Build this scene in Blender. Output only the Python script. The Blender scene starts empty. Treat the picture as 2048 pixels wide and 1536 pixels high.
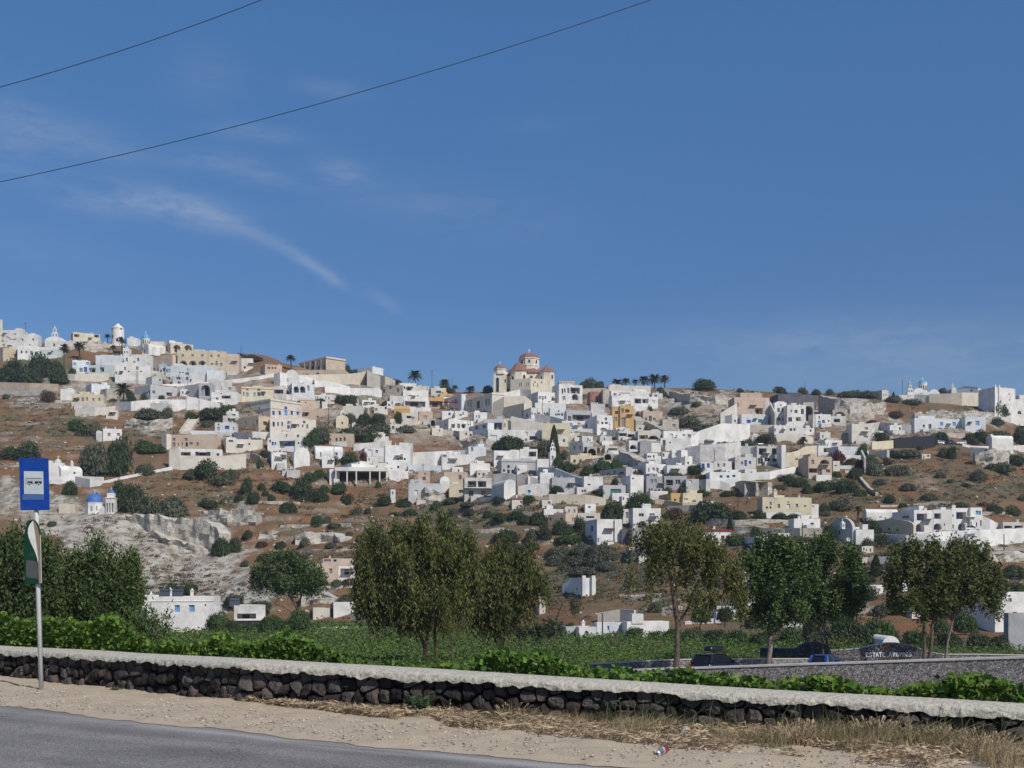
import bpy, math, random
import numpy as np
from mathutils import Vector
SC = bpy.context.scene
COL = SC.collection
# ---------------- camera ----------------
F, CX, HY, EYE = 2400.0, 1024.0, 1165.0, 1.3      # focal length and horizon of the photo in its own pixels
cam_d = bpy.data.cameras.new("camera"); cam = bpy.data.objects.new("camera", cam_d); COL.objects.link(cam)
cam.location = (0, 0, EYE); cam.rotation_euler = (math.radians(90), 0, 0)
cam_d.sensor_width = 36.0; cam_d.lens = 36.0 * F / 2048.0
cam_d.shift_y = (HY - 768.0) / 2048.0
cam_d.clip_start = 0.1; cam_d.clip_end = 6000
SC.camera = cam
# ---------------- sky ----------------
SUN_EL = math.radians(43.0)
SUN_DIR = Vector((0.64 * math.cos(SUN_EL), -0.768 * math.cos(SUN_EL), math.sin(SUN_EL)))
world = bpy.data.worlds.new("World"); SC.world = world; world.use_nodes = True
wn, wl = world.node_tree.nodes, world.node_tree.links
wn.clear()
def WN(t, **k):
    n = wn.new(t)
    for a, b in k.items(): setattr(n, a, b)
    return n
sky = WN('ShaderNodeTexSky', sky_type='NISHITA', sun_disc=False)
sky.sun_elevation = SUN_EL; sky.sun_rotation = math.atan2(SUN_DIR.x, SUN_DIR.y)
sky.air_density = 0.9; sky.dust_density = 0.25; sky.ozone_density = 3.2; sky.altitude = 300
hsv = WN('ShaderNodeHueSaturation'); hsv.inputs['Saturation'].default_value = 1.22; hsv.inputs['Value'].default_value = 1.0
wl.new(sky.outputs[0], hsv.inputs['Color'])
tc = WN('ShaderNodeTexCoord'); sep = WN('ShaderNodeSeparateXYZ'); wl.new(tc.outputs['Generated'], sep.inputs[0])
def M(op, a, b=None, c=None, clamp=False):
    n = WN('ShaderNodeMath', operation=op, use_clamp=clamp)
    for i, v in enumerate((a, b, c)):
        if v is None: continue
        if isinstance(v, (int, float)): n.inputs[i].default_value = v
        else: wl.new(v, n.inputs[i])
    return n.outputs[0]
# deeper blue towards the horizon than the clear-air model gives
er = WN('ShaderNodeMapRange'); er.inputs['To Max'].default_value = 1; er.inputs['From Max'].default_value = .5; wl.new(sep.outputs[2], er.inputs[0])
crp = WN('ShaderNodeValToRGB'); ce = crp.color_ramp.elements; ce[0].position = .26; ce[0].color = (.71, .66, .67, 1); ce[1].position = .84; ce[1].color = (1, 1, 1, 1); c3_ = ce.new(.46); c3_.color = (.70, .69, .755, 1); wl.new(er.outputs[0], crp.inputs[0])
smul = WN('ShaderNodeMix', data_type='RGBA', blend_type='MULTIPLY'); smul.inputs['Factor'].default_value = 1; wl.new(hsv.outputs[0], smul.inputs['A']); wl.new(crp.outputs[0], smul.inputs['B'])
# high thin cirrus, laid out by compass direction (azimuth) and elevation
azi = M('ARCTAN2', sep.outputs[0], sep.outputs[1]); ele = M('ARCSINE', sep.outputs[2])
comb = WN('ShaderNodeCombineXYZ'); wl.new(azi, comb.inputs[0]); wl.new(ele, comb.inputs[1])
def wnoise(scale, sx, sy, rot, detail=6, rough=0.6, dist=0.0):
    mp = WN('ShaderNodeMapping'); mp.inputs['Scale'].default_value = (sx, sy, 1); mp.inputs['Rotation'].default_value = (0, 0, rot)
    wl.new(comb.outputs[0], mp.inputs[0])
    n = WN('ShaderNodeTexNoise'); n.inputs['Scale'].default_value = scale; n.inputs['Detail'].default_value = detail
    n.inputs['Roughness'].default_value = rough; n.inputs['Distortion'].default_value = dist
    wl.new(mp.outputs[0], n.inputs['Vector']); return n.outputs[0]
n1 = wnoise(13, 1.0, 3.6, 0.3, 8, 0.66, 0.9)
n2 = wnoise(46, 1.0, 3.2, 0.45, 6, 0.66, 0.5)
wispy = M('MULTIPLY_ADD', n2, 0.45, M('MULTIPLY', n1, 0.75))
wisp = M('MULTIPLY', M('SUBTRACT', wispy, 0.44), 4.2, clamp=True)
CLOUDS = [(300, 402, 125, 25, -.10, .62), (410, 432, 80, 20, -.2, .5), (180, 405, 55, 22, 0, .35), (520, 474, 62, 11, -.42, .30),
          (605, 517, 46, 10, -.55, .45), (665, 557, 40, 9, -.5, .52), (765, 600, 34, 10, -.55, .5), (685, 345, 45, 20, -.15, .5),
          (420, 320, 75, 15, .03, .42), (530, 355, 60, 13, -.05, .42), (180, 283, 80, 28, -.15, .42), (30, 270, 60, 55, 0, .45),
          (410, 150, 60, 45, 0, .18), (520, 266, 70, 14, 0, .42), (660, 178, 60, 14, -.05, .25), (1650, 690, 260, 42, 0, .4),
          (900, 420, 190, 40, -.1, .22), (60, 500, 160, 40, -.1, .16), (1900, 740, 250, 60, 0, .3), (1070, 250, 60, 12, 0, .16)]
tot = None
for (px, py, rx, ry, tilt, s) in CLOUDS:
    a0 = math.atan2(px - CX, F); e0 = math.atan2(HY - py, math.hypot(F, px - CX))
    du = M('SUBTRACT', azi, a0); dv = M('SUBTRACT', ele, e0)
    c, sn = math.cos(tilt), math.sin(tilt)
    x = M('ADD', M('MULTIPLY', du, c * F / rx), M('MULTIPLY', dv, sn * F / rx))
    y = M('ADD', M('MULTIPLY', du, -sn * F / ry), M('MULTIPLY', dv, c * F / ry))
    r2 = M('ADD', M('MULTIPLY', x, x), M('MULTIPLY', y, y))
    g = M('MULTIPLY', M('EXPONENT', M('MULTIPLY', r2, -0.75)), s)
    tot = g if tot is None else M('ADD', tot, g)
cl = M('MULTIPLY', tot, M('MULTIPLY_ADD', wisp, 0.85, 0.15), clamp=True)
cl = M('MULTIPLY', cl, 0.45)
cmix = WN('ShaderNodeMix', data_type='RGBA'); wl.new(cl, cmix.inputs['Factor']); wl.new(smul.outputs['Result'], cmix.inputs['A'])
cmix.inputs['B'].default_value = (3.9, 4.4, 5.4, 1)
bg = WN('ShaderNodeBackground'); bg.inputs['Strength'].default_value = 0.100; wl.new(cmix.outputs['Result'], bg.inputs['Color'])
wo = WN('ShaderNodeOutputWorld'); wl.new(bg.outputs[0], wo.inputs['Surface'])
# ---------------- sun ----------------
sun_d = bpy.data.lights.new("sun", 'SUN'); sun_d.energy = 3.35; sun_d.angle = math.radians(0.5); sun_d.color = (1.0, 0.945, 0.86)
sun = bpy.data.objects.new("sun", sun_d); COL.objects.link(sun); sun.rotation_euler = SUN_DIR.to_track_quat('Z', 'Y').to_euler()
sun.location = SUN_DIR * 50
SC.view_settings.view_transform = 'Standard'; SC.view_settings.look = 'None'
SC.view_settings.exposure = 0.21; SC.view_settings.gamma = 1.0
# ---------------- helpers ----------------
RNG = np.random.default_rng(7); random.seed(7)
def P(px, py, Y): return Vector(((px - CX) / F * Y, Y, EYE + (HY - py) / F * Y))
def lerp(a, b, t): return a + (b - a) * t
REG = []
def tag(o, label=None, cat=None, group=None, kind=None):
    if label: o['label'] = label
    if cat: o['category'] = cat
    if group: o['group'] = group
    if kind: o['kind'] = kind
    elif cat: o['kind'] = 'thing'
    if label and cat: REG.append((o, label, cat))
    return o
def empty(name, loc=(0, 0, 0), rz=0.0):
    o = bpy.data.objects.new(name, None); COL.objects.link(o); o.location = loc; o.rotation_euler = (0, 0, rz)
    o.empty_display_size = 0.3
    return o
def link(name, me, m=None, parent=None, loc=(0, 0, 0), rz=0.0):
    o = bpy.data.objects.new(name, me); COL.objects.link(o)
    if m is not None:
        me.materials.clear()
        for q in (m if isinstance(m, (list, tuple)) else [m]): me.materials.append(q)
    if parent: o.parent = parent
    o.location = loc; o.rotation_euler = (0, 0, rz)
    return o
class MB:
    def __init__(s): s.v = []; s.f = []; s.mi = []; s.cur = 0
    def add(s, vs, fs):
        n = len(s.v); s.v += [tuple(p) for p in vs]; s.f += [tuple(i + n for i in f) for f in fs]; s.mi += [s.cur] * len(fs)
    def quad(s, a, b, c, d): s.add((a, b, c, d), ((0, 1, 2, 3),))
    def box(s, x0, x1, y0, y1, z0, z1):
        s.add([(x0, y0, z0), (x1, y0, z0), (x1, y1, z0), (x0, y1, z0), (x0, y0, z1), (x1, y0, z1), (x1, y1, z1), (x0, y1, z1)],
              [(0, 3, 2, 1), (4, 5, 6, 7), (0, 1, 5, 4), (1, 2, 6, 5), (2, 3, 7, 6), (3, 0, 4, 7)])
    def tube(s, pts, rad, n=8, cap=True):
        pts = [Vector(p) for p in pts]; N = len(pts); rings = []
        base = len(s.v)
        for i, p in enumerate(pts):
            d = (pts[min(i + 1, N - 1)] - pts[max(i - 1, 0)]).normalized()
            up = Vector((0, 1, 0)) if abs(d.z) > 0.9 else Vector((0, 0, 1))
            a = d.cross(up).normalized(); b = d.cross(a)
            r = rad[i] if isinstance(rad, (list, tuple)) else rad
            s.v += [tuple(p + a * (r * math.cos(2 * math.pi * k / n)) + b * (r * math.sin(2 * math.pi * k / n))) for k in range(n)]
        for i in range(N - 1):
            for k in range(n):
                k2 = (k + 1) % n
                s.f.append((base + i * n + k, base + i * n + k2, base + (i + 1) * n + k2, base + (i + 1) * n + k)); s.mi.append(s.cur)
        if cap:
            s.f.append(tuple(base + k for k in range(n))[::-1]); s.mi.append(s.cur)
            s.f.append(tuple(base + (N - 1) * n + k for k in range(n))); s.mi.append(s.cur)
    def lathe(s, prof, c=(0, 0, 0), n=20, a0=0.0, a1=2 * math.pi):
        full = abs(a1 - a0 - 2 * math.pi) < 1e-6; base = len(s.v); m = n if full else n + 1
        for (r, z) in prof:
            for k in range(m):
                t = a0 + (a1 - a0) * k / n
                s.v.append((c[0] + r * math.cos(t), c[1] + r * math.sin(t), c[2] + z))
        for i in range(len(prof) - 1):
            for k in range(n):
                k2 = (k + 1) % m
                s.f.append((base + i * m + k, base + i * m + k2, base + (i + 1) * m + k2, base + (i + 1) * m + k)); s.mi.append(s.cur)
    def mesh(s, name='mesh', smooth=False):
        me = bpy.data.meshes.new(name); me.from_pydata(s.v, [], s.f)
        if any(s.mi): me.polygons.foreach_set('material_index', s.mi)
        me.validate()
        if smooth: me.polygons.foreach_set('use_smooth', [True] * len(me.polygons))
        me.update(); return me
    def build(s, name, m, parent=None, smooth=False, loc=(0, 0, 0), rz=0.0):
        return link(name, s.mesh(name, smooth), m, parent, loc, rz)
def np_mesh(name, V, Fc, k, smooth=False):
    """V (n,3) array, Fc (m,k) index array -> mesh with every face k-sided"""
    me = bpy.data.meshes.new(name); m = len(Fc)
    me.vertices.add(len(V)); me.vertices.foreach_set('co', np.asarray(V, np.float32).ravel())
    me.loops.add(m * k); me.loops.foreach_set('vertex_index', np.asarray(Fc, np.int32).ravel())
    me.polygons.add(m); me.polygons.foreach_set('loop_start', np.arange(0, m * k, k, dtype=np.int32))
    try: me.polygons.foreach_set('loop_total', np.full(m, k, np.int32))
    except Exception: pass
    if smooth: me.polygons.foreach_set('use_smooth', np.ones(m, bool))
    me.update(calc_edges=True); return me
def _hash(ix, iy, seed):
    h = (ix.astype(np.int64) * 374761393 + iy.astype(np.int64) * 668265263 + seed * 1442695041) & 0x7fffffff
    h = ((h ^ (h >> 13)) * 1274126177) & 0x7fffffff
    return ((h ^ (h >> 16)) & 0xffff) / 65535.0
def vnoise(x, y, seed=0):
    x = np.asarray(x, float); y = np.asarray(y, float)
    ix, iy = np.floor(x), np.floor(y); fx, fy = x - ix, y - iy
    fx = fx * fx * (3 - 2 * fx); fy = fy * fy * (3 - 2 * fy)
    a = _hash(ix, iy, seed); b = _hash(ix + 1, iy, seed); c = _hash(ix, iy + 1, seed); d = _hash(ix + 1, iy + 1, seed)
    return (a * (1 - fx) + b * fx) * (1 - fy) + (c * (1 - fx) + d * fx) * fy
def fbm(x, y, seed=0, o=4):
    t = 0; a = 0.5; s = 0
    for i in range(o):
        t = t + a * vnoise(x * 2 ** i, y * 2 ** i, seed + i * 17); s += a; a *= 0.5
    return t / s
# ---------------- materials ----------------
MATS = {}
def mat(name, col, rough=0.9, var=0.12, scale=0.6, bump=0.0, bscale=8.0, spec=0.25, obj_var=0.0, col2=None, c2amt=0.5, metal=0.0, island=0.0, transl=0.0):
    if name in MATS: return MATS[name]
    m = bpy.data.materials.new(name); m.use_nodes = True; nt = m.node_tree; N, L = nt.nodes, nt.links
    b = N['Principled BSDF']; b.inputs['Roughness'].default_value = rough; b.inputs['Metallic'].default_value = metal
    b.inputs['Specular IOR Level'].default_value = spec
    geo = N.new('ShaderNodeNewGeometry')
    nz = N.new('ShaderNodeTexNoise'); nz.inputs['Scale'].default_value = scale; nz.inputs['Detail'].default_value = 5; nz.inputs['Roughness'].default_value = 0.6
    L.new(geo.outputs['Position'], nz.inputs['Vector'])
    rgb = N.new('ShaderNodeMix'); rgb.data_type = 'RGBA'
    c = tuple(col) + (1,); c2 = (tuple(col2) + (1,)) if col2 else tuple(x * (1 - 2.2 * var) for x in col) + (1,)
    mr = N.new('ShaderNodeMapRange'); mr.inputs['From Min'].default_value = 0.42; mr.inputs['From Max'].default_value = 0.72
    mr.inputs['To Max'].default_value = c2amt if col2 else 1.0
    L.new(nz.outputs[0], mr.inputs[0]); L.new(mr.outputs[0], rgb.inputs['Factor']); rgb.inputs['A'].default_value = c; rgb.inputs['B'].default_value = c2
    out = rgb.outputs['Result']
    if obj_var or island:
        hs = N.new('ShaderNodeHueSaturation'); mr2 = N.new('ShaderNodeMapRange')
        amt = obj_var or island
        mr2.inputs['To Min'].default_value = 1 - amt; mr2.inputs['To Max'].default_value = 1 + amt * (0.5 if obj_var else 1)
        if obj_var: oi = N.new('ShaderNodeObjectInfo'); L.new(oi.outputs['Random'], mr2.inputs[0])
        else: L.new(geo.outputs['Random Per Island'], mr2.inputs[0])
        L.new(mr2.outputs[0], hs.inputs['Value']); L.new(out, hs.inputs['Color']); out = hs.outputs[0]
        if island:
            mr3 = N.new('ShaderNodeMapRange'); mr3.inputs['To Min'].default_value = 0.475; mr3.inputs['To Max'].default_value = 0.515
            fr = N.new('ShaderNodeMath'); fr.operation = 'FRACT'; mu = N.new('ShaderNodeMath'); mu.operation = 'MULTIPLY'; mu.inputs[1].default_value = 7.3
            L.new(geo.outputs['Random Per Island'], mu.inputs[0]); L.new(mu.outputs[0], fr.inputs[0]); L.new(fr.outputs[0], mr3.inputs[0]); L.new(mr3.outputs[0], hs.inputs['Hue'])
    L.new(out, b.inputs['Base Color'])
    if bump:
        n2 = N.new('ShaderNodeTexNoise'); n2.inputs['Scale'].default_value = bscale; n2.inputs['Detail'].default_value = 4
        L.new(geo.outputs['Position'], n2.inputs['Vector'])
        bp = N.new('ShaderNodeBump'); bp.inputs['Strength'].default_value = bump; bp.inputs['Distance'].default_value = 0.6 / bscale
        L.new(n2.outputs[0], bp.inputs['Height']); L.new(bp.outputs[0], b.inputs['Normal'])
    if transl:
        tr = N.new('ShaderNodeBsdfTranslucent'); L.new(out, tr.inputs['Color']); ms = N.new('ShaderNodeMixShader'); ms.inputs[0].default_value = transl
        o = N['Material Output']; L.new(b.outputs[0], ms.inputs[1]); L.new(tr.outputs[0], ms.inputs[2]); L.new(ms.outputs[0], o.inputs['Surface'])
    MATS[name] = m; return m
def wallmat(name, col, dirt=0.16): return mat(name, col, rough=0.92, var=dirt, scale=0.35, bump=0.25, bscale=2.5, spec=0.15, obj_var=0.10)
WALLS = {
 'W': wallmat('white_limewash', (.77, .75, .705), .13), 'w': wallmat('weathered_limewash', (.62, .60, .56), .16), 'U': wallmat('bluish_limewash', (.70, .72, .72), .10),
 'C': wallmat('cream_plaster', (.66, .59, .47), .10), 'c': wallmat('pale_cream_plaster', (.68, .63, .54), .10), 'T': wallmat('tan_plaster', (.56, .46, .34), .12),
 'Y': wallmat('yellow_plaster', (.66, .58, .42), .10), 'O': wallmat('ochre_plaster', (.60, .40, .18), .10), 'P': wallmat('peach_plaster', (.60, .47, .36), .10),
 'G': wallmat('grey_plaster', (.36, .36, .37), .12), 'g': wallmat('pale_grey_plaster', (.50, .50, .49), .10), 'D': wallmat('dark_grey_stone', (.13, .13, .15), .2),
 'R': wallmat('red_plaster', (.42, .20, .16), .15), 'A': wallmat('terracotta_plaster', (.50, .20, .10), .08), 'L': wallmat('pale_green_limewash', (.56, .62, .60), .08),
 'S': mat('rubble_stone', (.36, .32, .27), .95, .3, 1.2, .6, 2.2, .1, .08), 's': mat('pale_rubble_stone', (.52, .47, .39), .95, .22, 1.0, .5, 2.0, .1, .06),
}
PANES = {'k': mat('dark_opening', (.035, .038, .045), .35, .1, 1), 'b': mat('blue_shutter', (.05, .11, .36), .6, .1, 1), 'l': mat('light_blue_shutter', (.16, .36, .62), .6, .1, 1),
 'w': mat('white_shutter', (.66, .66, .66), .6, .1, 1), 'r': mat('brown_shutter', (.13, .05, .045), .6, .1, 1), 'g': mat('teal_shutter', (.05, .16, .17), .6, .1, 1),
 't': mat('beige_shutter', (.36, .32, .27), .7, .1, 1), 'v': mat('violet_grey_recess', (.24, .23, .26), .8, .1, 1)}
ROCK = mat('tuff_rock', (.52, .48, .41), .95, .3, .8, 1.0, 2.2, .1, .05, (.27, .24, .20), .8)
# ---------------- terrain heights ----------------
RIDGE = np.array([(-400, 700), (0, 694), (60, 690), (110, 684), (200, 684), (260, 688), (330, 700), (420, 708), (470, 712), (500, 706), (540, 712), (570, 728), (640, 738), (700, 748), (760, 752), (800, 766),
                  (850, 778), (900, 784), (980, 784), (1020, 784), (1100, 779), (1150, 776), (1200, 774), (1260, 776), (1340, 776), (1400, 776), (1500, 781), (1560, 785), (1600, 788), (1660, 786),
                  (1720, 786), (1780, 791), (1850, 797), (1930, 799), (1985, 808), (2048, 836), (2500, 850)], float)
Y1 = 600.0
_rx = np.arange(-700, 2800, 8.0); _rz = np.interp(_rx, RIDGE[:, 0], RIDGE[:, 1]); _k = np.hanning(9); _rz = np.convolve(np.pad(_rz, 4, 'edge'), _k / _k.sum(), 'valid')
VAL_S = np.array([-60, -0.5, 0.2, 35, 60, 85, 115, 900.]); VAL_Z = np.array([0, 0, -.35, -3.3, -5.3, -6.3, -7.0, -7.0])
WX = np.array([-30, -20, -6.8, -2.83, -.26, 1.9, 3.86, 7, 12, 20.]); WY = np.array([35.5, 27, 15.9, 12.5, 11.1, 10.0, 9.04, 7.5, 5.0, 1.])
def ywall(x): return np.interp(x, WX, WY)
def sdist(x, y):
    x = np.asarray(x, float); y = np.asarray(y, float)
    near = (y - ywall(x)) * 0.85
    far = x * .51 + y * .86 - 9.9
    t = np.clip((y - 20) / 15, 0, 1)
    return near * (1 - t) + far * t
def foot(px): return np.interp(px, [0, 500, 700, 1000, 1300, 1500, 2048], [266, 264, 256, 232, 208, 203, 200])
def H(x, y):
    x = np.asarray(x, float); y = np.asarray(y, float)
    ys = np.maximum(y, 1.0); px = CX + x / ys * F
    val = np.interp(sdist(x, y), VAL_S, VAL_Z)
    Y0 = foot(px); zr = EYE + (HY - np.interp(px, _rx, _rz)) / F * Y1
    s = (y - Y0) / (Y1 - Y0)
    sc = np.clip(s, 0, 1)
    hill = -7 + (zr + 7) * sc
    env = np.clip(sc / 0.04, 0, 1) * np.clip((1 - sc) / 0.05, 0, 1)
    hill = hill + env * ((fbm(x / 42, y / 42, 3, 3) - .5) * 9 + (fbm(x / 9, y / 9, 5, 3) - .5) * 1.6)
    # terraces
    st = 3.4; wob = (fbm(x / 60, y / 60, 11, 2) - .5) * 6
    q = (hill + wob) / st; fl = np.floor(q); fr = q - fl
    tz = (fl + np.clip((fr - .68) / .32, 0, 1) ** 1.2) * st - wob
    k = np.clip((fbm(x / 50, y / 50, 21, 2) - .38) * 5, 0, 1) * .62 * env
    hill = hill * (1 - k) + tz * k
    back = np.clip(s - 1, 0, None) * (Y1 - Y0)
    hill = np.where(s > 1, zr - back * 0.22, hill)
    t = np.clip(s * 60, 0, 1)
    return val * (1 - t) + hill * t
def ground(px, py, y_from=150.0):
    """point of the hillside or valley seen at photo pixel (px, py)"""
    Ys = np.arange(y_from, 606.0, 0.5); X = (px - CX) / F * Ys
    zr = EYE + (HY - py) / F * Ys
    d = H(X, Ys) - zr
    i = np.argmax(d > 0)
    if d[i] <= 0: i = np.argmax(d - np.abs(Ys - 595) * 1e-4)
    Y = Ys[i]
    return Vector(((px - CX) / F * Y, Y, EYE + (HY - py) / F * Y))
def ground_z(x, y): return float(H(np.array([x]), np.array([y]))[0])
# ---------------- ground sheets ----------------
def proj(X, Y, Z): return CX + X / Y * F, HY - (Z - EYE) / Y * F
def blobmask(px, py, blobs):
    m = np.zeros_like(px); wx = (fbm(px / 38, py / 22, 71, 4) - .5); wy = (fbm(px / 38, py / 22, 91, 4) - .5)
    px = px + wx * 130; py = py + wy * 50
    for (cx, cy, rx, ry, s) in blobs:
        m = np.maximum(m, s * np.clip(1.6 - ((px - cx) / rx) ** 2 - ((py - cy) / ry) ** 2, 0, 1))
    return m
PALE = [(330, 770, 230, 40, .5), (620, 790, 200, 40, .4), (1060, 850, 220, 60, .5), (1330, 860, 200, 60, .45), (1180, 960, 180, 30, .4), (1560, 900, 120, 40, .35), (900, 930, 160, 30, .3), (1750, 860, 80, 20, .5), (60, 1010, 90, 26, 1), (150, 1050, 110, 30, 1), (250, 1080, 120, 38, 1), (330, 1060, 100, 34, 1), (380, 1120, 100, 45, 1), (460, 1170, 70, 40, 1), (20, 990, 40, 26, 1), (330, 1165, 90, 25, .55),
        (410, 1065, 40, 30, 1), (300, 845, 40, 22, .8), (1400, 800, 80, 20, .8), (1420, 905, 60, 30, .8), (1680, 820, 70, 28, .9), (1900, 848, 110, 13, .8), (1260, 925, 70, 26, .75), (2010, 915, 50, 14, .7),
        (700, 838, 60, 14, .6), (960, 870, 40, 14, .6), (250, 690, 60, 14, .7), (200, 778, 40, 12, .5), (1985, 1095, 60, 18, .6), (1860, 970, 40, 16, .35), (480, 1028, 45, 16, .8),
        (600, 1180, 60, 14, .7), (1330, 1210, 70, 12, .6), (1600, 1215, 200, 18, .55), (1830, 1090, 60, 10, .5), (1560, 1060, 70, 10, .6), (1750, 880, 70, 20, .4), (80, 800, 80, 10, .6)]
GREEN = [(1850, 960, 200, 40, .3), (1650, 1000, 120, 30, .3), (90, 850, 110, 50, .4), (1350, 1170, 280, 50, .6), (700, 1050, 260, 30, .35), (1000, 1020, 200, 20, .5), (1450, 1060, 300, 30, .5), (1800, 1160, 260, 40, .5), (1160, 1112, 75, 24, 1), (1390, 850, 60, 20, 1), (740, 855, 110, 14, .9), (1960, 985, 140, 22, .75), (1800, 945, 60, 16, .7), (1730, 1000, 60, 14, .7), (60, 740, 90, 30, .8), (130, 860, 60, 25, .8),
         (420, 1000, 60, 14, .6), (860, 1035, 90, 10, .6), (1700, 760, 40, 10, .5), (1780, 800, 60, 10, .6), (350, 1180, 90, 16, .7), (1080, 885, 60, 10, .5), (1950, 820, 60, 12, .7)]
def terrain_mesh(name, U, Ys):
    UU, YY = np.meshgrid(U, Ys); XX = UU * YY; ZZ = H(XX, YY)
    nu, ny = len(U), len(Ys)
    V = np.stack([XX, YY, ZZ], -1).reshape(-1, 3)
    i = np.arange(ny - 1)[:, None] * nu + np.arange(nu - 1)[None, :]
    Fc = np.stack([i, i + 1, i + nu + 1, i + nu], -1).reshape(-1, 4)
    me = np_mesh(name, V, Fc, 4, True)
    px, py = proj(V[:, 0], V[:, 1], V[:, 2])
    nz = (fbm(V[:, 0] / 7, V[:, 1] / 7, 31, 4) - .5)
    pale = np.clip(blobmask(px, py, PALE) + nz * 1.1 * (blobmask(px, py, PALE) > .02), 0, 1)
    green = np.clip(blobmask(px, py, GREEN) + nz * 1.3 * (blobmask(px, py, GREEN) > .02) + np.clip((fbm(V[:, 0] / 22, V[:, 1] / 22, 41, 3) - .60) * 5, 0, .7), 0, 1)
    c = np.stack([pale, green, np.zeros_like(pale), np.ones_like(pale)], -1).astype(np.float32)
    at = me.color_attributes.new('soil', 'FLOAT_COLOR', 'POINT'); at.data.foreach_set('color', c.ravel())
    return me
def hill_material():
    m = bpy.data.materials.new('hillside_soil'); m.use_nodes = True; nt = m.node_tree; N, L = nt.nodes, nt.links
    b = N['Principled BSDF']; b.inputs['Roughness'].default_value = 1; b.inputs['Specular IOR Level'].default_value = .05
    geo = N.new('ShaderNodeNewGeometry'); at = N.new('ShaderNodeAttribute'); at.attribute_name = 'soil'
    sp = N.new('ShaderNodeSeparateColor'); L.new(at.outputs['Color'], sp.inputs[0])
    def noise(s, d=5, r=.6, sq=1.0):
        mp = N.new('ShaderNodeMapping'); mp.inputs['Scale'].default_value = (1, 1, sq); L.new(geo.outputs['Position'], mp.inputs[0])
        n = N.new('ShaderNodeTexNoise'); n.inputs['Scale'].default_value = s; n.inputs['Detail'].default_value = d; n.inputs['Roughness'].default_value = r
        L.new(mp.outputs[0], n.inputs['Vector']); return n.outputs[0]
    def rng(x, a, c, d=0., e=1.):
        n = N.new('ShaderNodeMapRange'); n.inputs['From Min'].default_value = a; n.inputs['From Max'].default_value = c; n.inputs['To Min'].default_value = d; n.inputs['To Max'].default_value = e
        L.new(x, n.inputs[0]); return n.outputs[0]
    def mix(f, A, B):
        n = N.new('ShaderNodeMix'); n.data_type = 'RGBA'
        for k, v in (('Factor', f), ('A', A), ('B', B)):
            if isinstance(v, (tuple, float)): n.inputs[k].default_value = v + (1,) if isinstance(v, tuple) else v
            else: L.new(v, n.inputs[k])
        return n.outputs['Result']
    def mul(a, c):
        n = N.new('ShaderNodeMath'); n.operation = 'MULTIPLY'; n.use_clamp = True
        for i, v in enumerate((a, c)):
            if isinstance(v, float): n.inputs[i].default_value = v
            else: L.new(v, n.inputs[i])
        return n.outputs[0]
    def mx(a, c):
        n = N.new('ShaderNodeMath'); n.operation = 'MAXIMUM'; L.new(a, n.inputs[0]); L.new(c, n.inputs[1]); return n.outputs[0]
    nA, nB, nC, nD = noise(.05, 4), noise(.35, 6, .65), noise(1.6, 4, .7), noise(.16, 5, .6)
    brown = mix(rng(nA, .4, .62), (.225, .115, .058), (.205, .138, .078))
    brown = mix(rng(nB, .45, .7), brown, (.130, .098, .064))
    brown = mix(rng(nC, .55, .75, 0, .7), brown, (.29, .185, .10))
    stone = mix(rng(nC, .4, .65), (.34, .30, .25), (.17, .15, .13))
    brown = mix(rng(nD, .60, .66, 0, .35), brown, stone)
    palec = mix(rng(nB, .42, .62), (.50, .47, .41), (.34, .315, .26))
    palec = mix(rng(nC, .54, .70, 0, .5), palec, (.24, .225, .18))
    grn = mix(rng(nC, .4, .68), (.135, .145, .09), (.07, .082, .05))
    c = mix(mul(rng(nB, .38, .52), sp.outputs[1]), brown, grn)
    c = mix(mul(rng(nB, .75, .45), sp.outputs[0]), c, palec)
    # steep faces are bare stone
    sx = N.new('ShaderNodeSeparateXYZ'); L.new(geo.outputs['Normal'], sx.inputs[0])
    c = mix(mul(rng(sx.outputs[2], .80, .66), rng(nD, .42, .55)), c, stone)
    L.new(c, b.inputs['Base Color'])
    bp = N.new('ShaderNodeBump'); bp.inputs['Strength'].default_value = .9; bp.inputs['Distance'].default_value = .5
    ad = N.new('ShaderNodeMath'); ad.operation = 'ADD'; L.new(nB, ad.inputs[0]); L.new(nC, ad.inputs[1]); L.new(ad.outputs[0], bp.inputs['Height']); L.new(bp.outputs[0], b.inputs['Normal'])
    return m
HILLMAT = hill_material()
_Ys = np.concatenate([np.linspace(180, 606, 560), np.array([615, 640, 700, 800, 1000, 1400.])])
tag(link('hill_terrain', terrain_mesh('hill_terrain', np.linspace(-.62, .62, 760), _Ys), HILLMAT), 'brown terraced hillside below and between the village houses', kind='structure')
# wide outer ground, kept a little below the hill and valley sheets, reaching the horizon
def disc(r0, r1, n=64):
    g = MB(); 
    for k in range(n):
        a, b = 2 * math.pi * k / n, 2 * math.pi * (k + 1) / n
        g.quad((r0 * math.cos(a), r0 * math.sin(a), -9), (r1 * math.cos(a), r1 * math.sin(a), -9), (r1 * math.cos(b), r1 * math.sin(b), -9), (r0 * math.cos(b), r0 * math.sin(b), -9))
    return g
SOIL = mat('vineyard_soil', (.16, .115, .075), 1, .25, .8, .6, 3, .05)
tag(disc(0, 1500).build('outer_ground', SOIL), kind='structure')
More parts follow.
